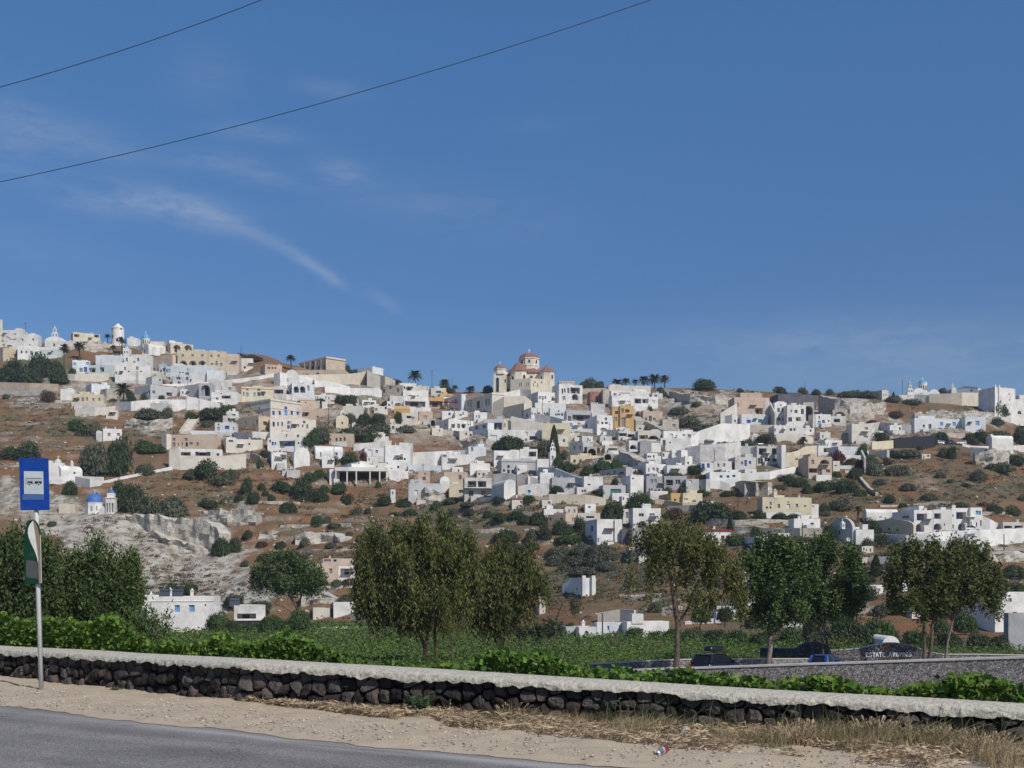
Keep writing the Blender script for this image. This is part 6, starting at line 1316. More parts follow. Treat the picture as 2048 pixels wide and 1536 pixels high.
r = B(1826, 1829, 1931, 836, 862, 'U', 'long low white house with light blue shutters on the right slope', '1849,852,4,6 1862,853,6,10 1887,848,7,7,l 1914,848,7,8,l', dref=9)
B(1930, 1931, 1972, 833, 862, 'U', 'right wing of the long low house with one light blue window', '1955,846,8,9,l 1938,846,4,4,v', dref=8)
ribbon([(1728, 848, 860), (1760, 844, 858), (1800, 848, 866), (1830, 850, 866)], 'w', 'pale broken wall left of the long low house')
ribbon([(1744, 884, 900), (1790, 880, 896), (1850, 876, 893)], 'Y', 'yellow ochre wall beneath the black canopy')
p = ground(1825, 892); s = F / p.y; t_ = empty('canopy', p, .08); tag(t_, 'long black shade canopy with pale roof edge above the yellow wall', 'canopy'); b = MB(); b.add([(-40 / s, -2, 14 / s), (42 / s, -2, 20 / s), (42 / s, 5, 20 / s), (-40 / s, 5, 14 / s)], [(0, 1, 2, 3)]); b.box(-40 / s, 42 / s, -2.2, -2.0, 19 / s, 20.5 / s) if 0 else None; b.build('roof', WALLS['w'], t_)
b = MB(); b.add([(-41 / s, -1.9, -1), (42 / s, -1.9, -1), (42 / s, -1.9, 19.5 / s), (-41 / s, -1.9, 13.3 / s)], [(0, 1, 2, 3)]); b.build('shade_net', PANES['k'], t_)
r = B(1980, 1984, 2030, 877, 898, 'W', 'small white barrel vaulted chapel on the right slope', '2031,884,2,3', roof='vaultx', extra=1.3, cat='chapel', name='chapel'); belfry(r, .6, 1, r['_h'], .9, 1.4, 1, cross=None)
ribbon([(1925, 887, 894), (1945, 892, 897), (1985, 892, 898), (2060, 890, 897)], 'W', 'thin white terrace wall beside the small vaulted chapel')
ribbon([(1940, 894, 912), (1975, 896, 916)], 'w', 'grey terrace wall under the vaulted chapel')
B(1740, 1774, 1780, 900, 918, 'g', 'small grey stone hut below the yellow wall', '', dref=12)
ribbon([(1735, 896, 905), (1738, 905, 928)], 'W', 'steep white stair wall beside the grey stone hut')
# blue balcony hotel
r = B(1812, 1828, 1868, 1020, 1068, 'W', 'left block of the blue balcony hotel with arch and canopy', '1845,1034,22,14,b,1.7 1822,1034,5,5,v 1841,1055,18,17,B,1.7', dref=12, cat='hotel')
r = B(1866, 1868, 1904, 1019, 1066, 'W', 'second block of the blue balcony hotel with blue arched window', '1875,1032,14,11,b,1.2 1884,1032,5,8,b 1874,1053,18,13,B,1.5 1889,1049,2,5,K', dref=12, cat='hotel')
r = B(1900, 1904, 1942, 1016, 1064, 'W', 'third block of the blue balcony hotel with wide blue balcony', '1924,1031,22,14,b,1.7 1904,1031,7,5,b 1905,1053,6,8,b 1926,1053,18,15,B,1.7', dref=12, cat='hotel')
r = B(1938, 1941, 1966, 1015, 1062, 'W', 'right tower of the blue balcony hotel', '1955,1025,6,8,l 1961,1026,5,8,l 1942,1048,4,9,K 1954,1049,3,9,b 1964,1046,4,12,K', dref=10, cat='hotel')
ribbon([(1964, 1031, 1062), (1980, 1038, 1062), (2000, 1049, 1062)], 'W', 'white stair wall sloping down right of the hotel', thick=1.5)
B(1757, 1827, 1832, 1050, 1070, 'Y', 'yellow vaulted house left of the blue balcony hotel', '1766,1060,9,7 1781,1060,9,8 1795,1058,3,5,K 1806,1060,3,5,K', roof='vaultx', extra=1.6, dref=20)
B(1730, 1733, 1800, 1026, 1046, 'W', 'white barrel vaulted house behind the yellow vaulted house', '1763,1034,6,2 1773,1036,3,3', roof='vaultx', extra=1.5, dref=8)
ribbon([(1770, 1068, 1085), (1812, 1070, 1098), (1860, 1066, 1098), (1900, 1062, 1092), (1960, 1060, 1092), (2000, 1058, 1090), (2060, 1056, 1084)], 'W', 'huge white retaining wall below the blue balcony hotel')
B(1913, 1936, 1978, 1074, 1094, 'W', 'small white house set in front of the huge white wall', '1919,1085,3,5,v 1926,1085,3,5,v 1968,1085,6,5,v', dref=10)
B(1860, 1862, 1912, 1082, 1096, 'w', 'low grey white house behind the treetops below the hotel', '1878,1088,6,6,v')
B(2002, 2006, 2070, 1044, 1062, 'w', 'garage with two dark openings at the right edge', '2017,1054,17,5 2040,1054,18,6')
# --- lower right belt ---
r = B(1363, 1366, 1406, 986, 1010, 'Y', 'right part of the ochre yellow house with two tiny windows', '1370,998,3,3 1374.5,998,3,3', dref=8)
B(1326, 1342, 1364, 986, 1012, 'O', 'left part of the ochre yellow house with dark windows', '1332,999,3,5 1342,1000,4,6 1350,1000,4,5', dref=10)
ribbon([(1310, 997, 1008), (1330, 1000, 1012), (1365, 1006, 1014), (1406, 1004, 1012)], 'Y', 'yellow terrace wall before the ochre house')
ribbon([(1334, 1012, 1022), (1380, 1010, 1022), (1420, 1012, 1024)], 's', 'stone garden wall below the ochre house')
r = B(1520, 1525, 1628, 994, 1032, 'Y', 'long cream yellow house with chimney and five windows', '1542,1007,4,7,v 1534,1015,5,4 1541.5,1015,4,4 1559,1012,5,8,v 1579,1012,7,9,w 1579,1004,5,2 1597,1011,5,7,v 1614,1012,5,3,v', dref=10); rooftop(r, 'chimney', .26, .1, WALLS['C'], .9, 2.0)
B(1618, 1621, 1638, 1008, 1034, 'W', 'small white stair house at the right end of the cream yellow house', '1625,1013,6,4,w')
r = B(1583, 1588, 1643, 1037, 1058, 'W', 'white box house with teal door on a stone base', '1626,1051,7,11,g', dref=10)
ribbon([(1569, 1055, 1072), (1600, 1056, 1076), (1643, 1056, 1074)], 'C', 'tan stone base wall under the teal door house')
ribbon([(1410, 1036, 1048), (1470, 1040, 1052), (1520, 1038, 1050), (1585, 1040, 1052)], 's', 'long dry stone terrace wall left of the teal door house', rough=.3)
ribbon([(1470, 1052, 1062), (1520, 1054, 1064), (1568, 1058, 1068)], 's', 'second dry stone terrace wall under the first', rough=.3)
r = B(1398, 1404, 1464, 1059, 1092, 'W', 'white house with red roof edge and red windows', '1420,1073,4,9,r 1447,1076,7,10,r 1457,1076,7,10,r', dref=10); b = MB(); b.box(-.25, r['_W'] + .25, -.25, -.004, r['_h'] - .35, r['_h'] + .02); b.build('red_cornice', mat('red_paint', (.30, .03, .05), .7, .1, 1), r)
B(1498, 1513, 1563, 1073, 1098, 'U', 'pale bluish flat roofed house behind the treetops', '1522,1085,3,8,v', dref=10)
B(1594, 1596, 1616, 1086, 1112, 'W', 'white house glimpsed between two trees with light blue door', '1606,1104,8,8,l')
# lower chapel
r = B(1674, 1705, 1712, 1056, 1084, 'g', 'small white chapel with blue dome and bell gable among trees', '1687,1065,3,8 1690,1058,2,3', cat='chapel', name='chapel', roof='vaultx', extra=2.4, dref=10); s_ = r['_s']
b = MB(); n = 12; rr_ = 13 / s_; 
for k in range(n):
    a, c = math.pi * k / n, math.pi * (k + 1) / n; A = (rr_ * math.cos(a) * .8 + 3.2, r['_h'] - .4 + rr_ * .6 * math.sin(a)); C_ = (rr_ * math.cos(c) * .8 + 3.2, r['_h'] - .4 + rr_ * .6 * math.sin(c)); b.quad((0, A[0], A[1]), (0, C_[0], C_[1]), (6.5, C_[0], C_[1]), (6.5, A[0], A[1]))
b.build('vault', WALLS['W'], r); drum_dome(r, .8, 2.6, r['_h'] + .4, 6.2 / s_, 9 / s_, 6 / s_, BLUE_DOME, cross=1.0)
belfry(r, -1.6, 1.0, r['_h'] - .2, 8 / s_, 12 / s_, 1, cross=.6, d=.7)
B(1706, 1712, 1750, 1059, 1084, 'W', 'white hall joined to the right of the small blue domed chapel', '', dref=9)
# --- bottom belt ---
r = B(1176, 1194, 1244, 1038, 1088, 'W', 'tall white box house with blue door in its shaded side', '1186,1057,4,12,b 1184,1075,3,6,v 1195,1080,6,9,l', dref=10)
b = MB(); b.box(r['_W'] * .70, r['_W'] + .02, -.5, -.004, 0, r['_h'] * .99); b.build('corner_wing', WALLS['W'], r)
r = B(1260, 1266, 1323, 1016, 1058, 'W', 'white two storey house with arched grey door behind the treetop', '1283,1030,10,7 1305,1030,11,7,v 1285,1049,18,14,V', dref=10); rooftop(r, 'chimney', .4, .2)
B(1254, 1264, 1330, 1056, 1086, 'G', 'grey stone lower house left of the treetop', '1262,1069,4,9,w', dref=12)
B(1243, 1245, 1268, 1058, 1082, 'D', 'dark wall house between the tall box and the two storey house')
B(1088, 1090, 1134, 1018, 1034, 'W', 'low white house with small chimney above the tan house', '1116,1025,3,3')
B(1130, 1132, 1155, 1013, 1036, 'c', 'upper beige block with two arched windows', '1138,1022,3,7,V 1149,1022,3,7,V')
B(1096, 1131, 1158, 1028, 1052, 'P', 'tan house below the low white house', '1123,1038,6,6,v 1148,1040,6,9,v 1101,1038,4,6', dref=11)
B(1156, 1158, 1200, 1026, 1042, 'c', 'cream roof terrace right of the tan house', '1180,1034,16,4')
B(1240, 1246, 1262, 1018, 1040, 'c', 'narrow cream house left of the white two storey house', '1254,1030,5,12,v')
B(1258, 1258, 1280, 1094, 1108, 'Y', 'low cream roof beside dark solar tanks', '')
B(1262, 1264, 1300, 1100, 1120, 'D', 'black tarred wall house left of the treetop')
# lower left valley edge
r = B(640, 643, 676, 1126, 1166, 'P', 'two storey beige house with white trim behind the round tree', '661,1142,6,10,v 648,1164,4,5', dref=9)
B(676, 677, 712, 1132, 1160, 'W', 'white porch of the two storey beige house', '694,1143,26,12,v,1.6')
B(646, 648, 708, 1117, 1134, 'P', 'tan roof storey of the beige house', '655,1121,14,5,v 670,1121,6,5')
ribbon([(642, 1173, 1180), (675, 1172, 1179), (710, 1169, 1176)], 'W', 'white fence rail in front of the beige house')
r = B(655, 667, 709, 1204, 1232, 'W', 'plain white windowless box shed on the vineyard edge', '', dref=9, cat='shed', name='shed')
r = B(618, 626, 660, 1216, 1236, 'c', 'long low cream shed with gable left of the white box shed', '', cat='shed', name='shed', dref=9)
ribbon([(700, 1228, 1240), (735, 1230, 1243), (760, 1232, 1244)], 'w', 'low stone yard wall right of the white box shed')
ribbon([(640, 1254, 1259), (700, 1253, 1258), (775, 1254, 1260)], 'w', 'pale kerb at the end of the vineyard track', g_from=120)
r = B(275, 281, 316, 1190, 1262, 'W', 'left wing of the big white valley house', '285,1208,7,8', dref=7); rooftop(r, 'chimney', .55, .15, w=.45, h=.5); 
r = B(296, 298, 426, 1193, 1264, 'W', 'big white two storey house with two light blue windows at the vineyard edge', '354.5,1217,10,14,l 383,1217,11,14,l 410,1210,3,4', dref=4); s_ = r['_s']; rooftop(r, 'chimney', .66, .12, w=.5, h=1.3); rooftop(r, 'heater', .22, .3); rooftop(r, 'heater', .42, .3); rooftop(r, 'chimney', .25, .75, w=.5, h=1.4)
b = MB(); b.box(-.02, r['_W'] + .02, -.10, -.003, r['_h'] - 10 / s_, r['_h'] - 9 / s_); b.build('ledge', WALLS['W'], r); b = MB(); b.box(r['_W'], r['_W'] + 1.0, .5, 2.5, 2.0, 4.2); b.box(r['_W'] + 1.0, r['_W'] + 1.15, .5, 2.5, 2.0, 3.0); b.build('side_balcony', WALLS['W'], r)
r = B(440, 468, 528, 1211, 1258, 'w', 'low white house with carport and roof solar panels', '492,1234,36,14,v,2.2', dref=11); rooftop(r, 'heater', .02, .35); b = MB(); b.box(.3, r['_W'] + 1.6, -2.6, -.01, r['_h'] - 2.6, r['_h'] - 2.35); b.build('porch_roof', WALLS['W'], r)
B(1045, 1048, 1082, 1196, 1226, 'A', 'terracotta red house with white framed window', '1067,1214,9,10,k', dref=8)
B(1079, 1081, 1091, 1200, 1226, 'c', 'pale strip of house right of the terracotta red house')
B(1062, 1064, 1080, 1182, 1200, 'W', 'white roof hut above the terracotta red house')
ribbon([(1124, 1168, 1186), (1148, 1157, 1186), (1165, 1160, 1188)], 'U', 'stepped white wall of the buttressed house')
r = B(1143, 1162, 1192, 1156, 1192, 'U', 'small stepped white house with buttresses on the brown slope', '1155,1178,3,4,v', dref=10)
for u in (.15, .8): b = MB(); b.box(r['_W'] * u - .35, r['_W'] * u + .35, -.7, -.004, 0, r['_h'] + .5); b.build('buttress', WALLS['W'], r)
B(1120, 1132, 1160, 1253, 1272, 'g', 'low grey white house end at the vineyard edge', '', dref=12)
r = B(1158, 1160, 1193, 1254, 1273, 'W', 'small white house with arched window at the vineyard edge', '1173,1266,8,9,V', dref=8); rooftop(r, 'chimney', .3, .2, w=.5, h=1.0)
B(1190, 1194, 1252, 1245, 1272, 'U', 'bluish white house with two slim windows behind the pole', '1217,1256,4,9,l 1240,1255,3,9,l', dref=8)
r = B(1248, 1254, 1340, 1243, 1273, 'W', 'bright white long house right of the bluish one, with roof dome hut', '1284,1260,7,6,v', dref=7); rooftop(r, 'stairhead', .25, .3, w=.9, h=1.5)
ribbon([(1195, 1226, 1248), (1240, 1218, 1244), (1268, 1220, 1246)], 'c', 'beige concrete wall above the bright white houses')
ribbon([(1370, 1243, 1250), (1410, 1238, 1248), (1444, 1236, 1248)], 'W', 'low white wall between the two roadside trees')
r = B(1428, 1432, 1478, 1212, 1240, 'U', 'white house with dark windows seen between two trees', '1440,1222,7,8 1455,1219,11,12', dref=8)
B(1470, 1476, 1512, 1196, 1225, 'U', 'tall bluish white house behind the middle right tree', '1492,1212,8,8,v')
B(1540, 1546, 1584, 1190, 1215, 'W', 'white house between the two right middle trees', '')
ribbon([(1505, 1236, 1252), (1560, 1240, 1256), (1620, 1240, 1256)], 'w', 'broken pale yard wall behind the right trees')
B(1730, 1734, 1768, 1170, 1192, 'W', 'white house seen left of the large right tree', '1760,1180,4,6,v')
r = B(1764, 1764, 1800, 1290, 1302, 'W', 'little white vaulted chapel peeking over the name wall', '1788,1283,3,4', roof='vaulty', cat='chapel', name='chapel', dref=6)
r = B(1952, 1990, 2030, 1195, 1262, 'W', 'white house with stairs near the right edge', '2024,1200,8,8,v 2004,1222,8,10,w', dref=12)
B(2004, 2012, 2085, 1184, 1250, 'W', 'tall white house at the right edge behind the stairs house', '2030,1226,12,5,v', dref=9)
B(2014, 2017, 2090, 1226, 1306, 'G', 'blue grey plaster house with solar panels at the lower right edge', '', dref=9)
ribbon([(1988, 1284, 1300), (2020, 1282, 1302), (2060, 1284, 1300)], 'w', 'low whitewashed yard wall in the lower right')
ribbon([(1700, 1118, 1128), (1735, 1114, 1126), (1800, 1112, 1126)], 'c', 'pale terrace wall left of the large right tree')
# --- two chapels at the left ---
r = B(88, 122, 152, 940, 962, 'W', 'white church with pale green dome and walled yard at the left', '116,947,2,4,v 141,946,3,4 137,934,3,2', cat='church', name='church', roof='vaultx', extra=1.8, dref=12); s_ = r['_s']
drum_dome(r, 1.0, 3.5, r['_h'] + .5, 7 / s_, 11 / s_, 10 / s_, PALE_DOME, cross=1.1); b = MB(); b.box(26 / s_, 31 / s_, 1, 1.8, 0, 40 / s_); b.lathe(dome_prof(2.6 / s_, 4 / s_, 4, 40 / s_), (28.5 / s_, 1.4, 0), 8); b.build('belfry', WALLS['W'], r)
B(84, 88, 124, 925, 960, 'W', 'plain white side building left of the pale green dome', '116,934,3,2,v')
ribbon([(84, 955, 968), (152, 952, 965), (206, 954, 966)], 'W', 'white churchyard wall right of the pale green dome', thick=.4)
ribbon([(150, 953, 972), (180, 958, 976), (207, 962, 968), (260, 950, 956), (320, 938, 944), (345, 933, 940)], 'W', 'long white path wall climbing right from the churchyard')
B(118, 120, 150, 1008, 1020, 'C', 'low tan wall hut left of the dark blue dome', '', cat='hut', name='hut')
p = ground(182, 1030); s = F / p.y; r = empty('church', p); tag(r, 'small white church with deep blue dome and separate bell tower on the pale rock', 'church')
b = MB(); b.lathe([(19 / s, -2), (19 / s, 24 / s), (19.8 / s, 25 / s), (19.8 / s, 26 / s), (.1, 26.2 / s)], (0, 3, 0), 8, .39, .39 + 2 * math.pi); b.build('drum', WALLS['W'], r)
for a in (-2.0, -1.5708, -1.05): 
    c, q = math.cos(a), math.sin(a); b = MB(); R_ = 18.4 / s; w = 1.4 / s; b.add([(c * (R_ + e) - q * d * w, 3 + q * (R_ + e) + c * d * w, zz) for e in (-.6, .0) for (d, zz) in ((-1, 9 / s), (1, 9 / s), (1, 19 / s), (-1, 19 / s))], [(4, 5, 6, 7), (0, 3, 2, 1), (0, 1, 5, 4), (1, 2, 6, 5), (2, 3, 7, 6), (3, 0, 4, 7)]); b.build('window', PANES['v'], r)
b = MB(); b.lathe(dome_prof(16.5 / s, 19 / s, 10, 26 / s), (0, 3, 0), 28); b.build('dome', BLUE_DOME, r, True); cross_part(r, 0, 3, 44.5 / s, 1.2, WALLS['W'])
b = MB(); b.box(15 / s, 33 / s, 0, 4, -2, 12 / s); b.add([(18 / s, 0, 12 / s), (30 / s, 0, 12 / s), (24 / s, 0, 18 / s), (18 / s, 4, 12 / s), (30 / s, 4, 12 / s), (24 / s, 4, 18 / s)], [(0, 1, 2), (3, 5, 4), (0, 2, 5, 3), (1, 4, 5, 2)]); b.build('porch', WALLS['W'], r); cross_part(r, 24 / s, 2, 18 / s, .8, WALLS['W'])
b = MB(); tx0, tx1 = 30.5 / s, 48 / s; R1 = facade(b, (tx0, -.5), (tx1, -.5), -2, 33 / s, [(1.0 / s, 4.5 / s, 5 / s, 24 / s, True, .5, 'v'), (6.5 / s, 9.5 / s, 5 / s, 24 / s, True, .5, 'v'), (11.5 / s, 15.5 / s, 5 / s, 24 / s, True, .5, 'v')], (0, -1)); b.quad((tx0, -.5, -2), (tx0, -.5, 33 / s), (tx0, 2, 33 / s), (tx0, 2, -2)); b.quad((tx1, -.5, -2), (tx1, 2, -2), (tx1, 2, 33 / s), (tx1, -.5, 33 / s)); b.quad((tx0, -.5, 33 / s), (tx1, -.5, 33 / s), (tx1, 2, 33 / s), (tx0, 2, 33 / s)); b.quad((tx0, 2, -2), (tx0, 2, 33 / s), (tx1, 2, 33 / s), (tx1, 2, -2)); b.box(tx0 - .1, tx1 + .1, -.7, 2.1, 33.1 / s, 35 / s); b.box(tx0 + .25, tx1 - .25, -.2, 1.7, 35 / s, 44 / s); b.build('bell_tower', WALLS['W'], r)
for q in R1: window_part(q, r, 'W')
b = MB(); b.lathe(dome_prof(6.5 / s, 7 / s, 8, 44 / s), ((tx0 + tx1) / 2, .75, 0), 16); b.build('tower_dome', BLUE_DOME, r, True); cross_part(r, (tx0 + tx1) / 2, .75, 50.5 / s, .7, WALLS['W'])
# chapel bell tower by the cypress
r = B(1100, 1101, 1112, 903, 925, 'W', 'white ornate bell tower in front of the cypress', '1105,915,4,8,V', cat='bell tower', name='bell_tower'); belfry(r, r['_W'] / 2, .3, r['_h'], 10 / r['_s'], 17 / r['_s'], 2, cross=.8, d=1.0)
# ---------------- rock outcrops ----------------
for pts, lb in (
 ([(252, 1028, 1040), (300, 1030, 1066), (350, 1037, 1080), (392, 1040, 1097), (420, 1045, 1104), (437, 1066, 1110)], 'pale eroded tuff cliff standing out below the dark blue dome'),
 ([(300, 1062, 1078), (345, 1078, 1096), (385, 1092, 1108), (405, 1100, 1112)], 'low pale rock shelf under the eroded cliff'),
 ([(400, 1024, 1032), (440, 1023, 1050), (480, 1020, 1054), (512, 1024, 1050), (524, 1036, 1044)], 'grey pitted rock band right of the pale cliff'),
 ([(518, 1063, 1076), (545, 1064, 1080), (560, 1068, 1078)], 'small pale rock ledge on the brown slope'),
 ([(590, 1068, 1090), (640, 1064, 1088), (668, 1066, 1084), (680, 1074, 1086)], 'dark stone terrace ledge above the round topped tree'),
 ([(150, 688, 700), (170, 682, 702), (205, 683, 704), (226, 690, 706)], 'grey crag below the windmill'), ([(-20, 670, 692), (20, 672, 694), (48, 678, 692)], 'rock face under the leftmost white hilltop house'),
 ([(1338, 786, 796), (1380, 788, 808), (1430, 792, 814), (1478, 800, 812)], 'pale rock face left of the tall cream ruin'),
 ([(1636, 792, 830), (1670, 796, 838), (1700, 802, 842), (1736, 806, 836), (1772, 806, 822)], 'pale cave riddled rock right of the dark grey stone house'),
 ([(1828, 826, 838), (1880, 820, 836), (1940, 822, 836), (2012, 828, 836)], 'long pale rock band above the long low white house'),
 ([(1238, 903, 925), (1262, 912, 932), (1300, 930, 942)], 'rubble bank with cave mouths below the bridge terrace'), ([(1950, 905, 930), (1985, 898, 932), (2020, 902, 928)], 'whitish rock below the small vaulted chapel'),
 ([(1268, 815, 822), (1290, 842, 862), (1330, 858, 878)], 'rubble slope below the ruined pink cream house'), ([(820, 1000, 1008), (850, 978, 1006), (885, 988, 1006)], 'rough pale boulder bank right of the pale grey house'),
 ([(920, 880, 895), (960, 876, 900), (985, 880, 900)], 'rubble bank above the sail shades'), ([(1470, 965, 975), (1488, 962, 990), (1512, 964, 994), (1545, 970, 985)], 'broken stone ruin on the brown mound left of the cream yellow house'),
 ([(600, 1190, 1215), (640, 1180, 1212), (668, 1196, 1210)], 'pale rock hump behind the cream sheds'), ([(250, 838, 855), (300, 842, 862), (345, 835, 858)], 'grey stone bank left of the leftmost tan building'),
 ([(560, 1122, 1130), (620, 1128, 1138), (650, 1130, 1140)], 'dry stone strip above the beige two storey house'), ([(1190, 775, 785), (1240, 930, 935)][:0] or [(1960, 1100, 1112), (2000, 1105, 1125), (2050, 1100, 1122)], 'grey rocks below the huge white retaining wall')):
    outcrop(pts, lb)
def cave(px, yt, yb, w, label):
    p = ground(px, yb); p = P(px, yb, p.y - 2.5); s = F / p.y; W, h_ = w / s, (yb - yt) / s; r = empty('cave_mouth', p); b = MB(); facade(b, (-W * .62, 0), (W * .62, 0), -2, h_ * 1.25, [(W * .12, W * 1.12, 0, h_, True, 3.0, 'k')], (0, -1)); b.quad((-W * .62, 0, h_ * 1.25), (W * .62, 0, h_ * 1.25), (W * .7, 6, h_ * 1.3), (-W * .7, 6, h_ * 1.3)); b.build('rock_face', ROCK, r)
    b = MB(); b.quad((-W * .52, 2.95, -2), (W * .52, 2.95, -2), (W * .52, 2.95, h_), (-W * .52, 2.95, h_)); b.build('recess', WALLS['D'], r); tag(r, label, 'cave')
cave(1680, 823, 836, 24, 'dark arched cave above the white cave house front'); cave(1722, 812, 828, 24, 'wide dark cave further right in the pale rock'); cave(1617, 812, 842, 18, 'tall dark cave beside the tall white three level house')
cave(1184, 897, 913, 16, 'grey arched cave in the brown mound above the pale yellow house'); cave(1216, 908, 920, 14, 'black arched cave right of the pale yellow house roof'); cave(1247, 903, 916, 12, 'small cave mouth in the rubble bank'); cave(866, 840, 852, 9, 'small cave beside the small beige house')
# ---------------- poles, palms ----------------
for i, (x, yt, yb, lb) in enumerate(((51, 645, 690, 'thin mast behind the leftmost hilltop houses'), (202, 717, 762, 'pole in front of the vine pergola'), (274, 738, 768, 'pole before the small tan house'), (376, 736, 788, 'pole beside the tiny white hut'), (420, 737, 764, 'pole against the wide white house'),
   (482, 690, 744, 'tall pole with lamp on the hill shoulder'), (503, 777, 800, 'pole before the cream mansion'), (398, 798, 845, 'pole rising from the stair path'), (557, 750, 776, 'pole left of the vaulted gable house'), (582, 841, 880, 'leaning pole above the blue pergola house'),
   (657, 802, 856, 'tall pole right of the ochre tan house'), (668, 893, 932, 'pole before the long barrel vault house'), (864, 740, 792, 'tall skyline pole right of the lone palm'), (904, 758, 812, 'pole among the restaurant umbrellas'), (941, 812, 862, 'pole before the low columned house'), (974, 845, 893, 'pole before the blue white house'),
   (1094, 728, 778, 'pole in front of the domed church'), (1085, 797, 842, 'pole left of the black window houses'), (846, 927, 968, 'pole below the broad white wall'), (1033, 948, 992, 'pole behind the white vaulted house'), (1181, 811, 845, 'pole beside the long black veranda'), (1228, 832, 868, 'pole before the narrow ochre house'),
   (1429, 900, 945, 'pole in front of the mottled terrace wall'), (1451, 850, 884, 'left pole on the white road wall'), (1478, 837, 884, 'right pole on the white road wall'), (1630, 828, 862, 'pole before the white cave house'), (1204, 900, 965, 'pole right of the pale yellow house'), (1362, 965, 1022, 'dark pole before the ochre yellow house'),
   (1598, 990, 1025, 'pole before the cream yellow house'), (1773, 848, 890, 'pole at the left end of the black canopy'), (1805, 760, 800, 'pole left of the slender bell tower'), (1610, 762, 786, 'thin pole on the skyline above the grey stone house'), (1605, 1046, 1078, 'pole before the stone base wall'), (1417, 1060, 1096, 'pole before the red edged house'),
   (1205, 1226, 1276, 'pole before the bluish white house'), (1443, 1200, 1252, 'pole between the roadside trees'), (1289, 1165, 1180, 'thin pole above the stepped house')[:0] or (2029, 1150, 1192, 'pole behind the stairs house at the right edge'), (2008, 1068, 1102, 'pole below the huge white retaining wall'), (409, 956, 998, 'thin dark pole on the brown slope left of the orchard'))):
    pole(x, yt, yb, lb, arm=(i % 3 == 0), r=.13)
for (x, yt, yb, w, lb) in ((128, 688, 735, 24, 'left one of the two tall palms beside the hilltop thicket'), (159, 683, 720, 26, 'right one of the two tall palms beside the hilltop thicket'), (244, 674, 712, 20, 'slim palm in front of the windmill'), (215, 668, 690, 12, 'tiny palm top left of the windmill'), (226, 690, 712, 14, 'shaggy palm under the windmill'), (247, 766, 806, 38, 'big bushy palm on the left slope'),
   (830, 741, 776, 30, 'lone palm standing against the sky'), (889, 758, 784, 24, 'palm left of the domed church, first of three'), (910, 770, 786, 14, 'small palm left of the domed church'), (941, 771, 786, 20, 'palm nearest the left of the domed church'),
   (1235, 757, 774, 26, 'leftmost palm of the hilltop palm row'), (1252, 756, 773, 18, 'second palm from the left of the hilltop palm row'), (1270, 758, 773, 14, 'smallest palm of the hilltop palm row'), (1288, 752, 773, 26, 'fourth palm from the left of the hilltop palm row'), (1309, 748, 774, 28, 'tallest palm of the hilltop palm row'), (1329, 750, 773, 24, 'rightmost palm of the hilltop palm row'),
   (1607, 873, 890, 18, 'small palm before the pale pink terrace wall'), (413, 876, 892, 14, 'small palm before the ochre house'), (582, 710, 742, 20, 'palm behind the left corner of the castle like mansion'), (1716, 1012, 1048, 20, 'dry palm behind the blue domed chapel'), (1362, 1330, 1331, 1, '')):
    if lb: palm(x, yt, yb, w, lb)
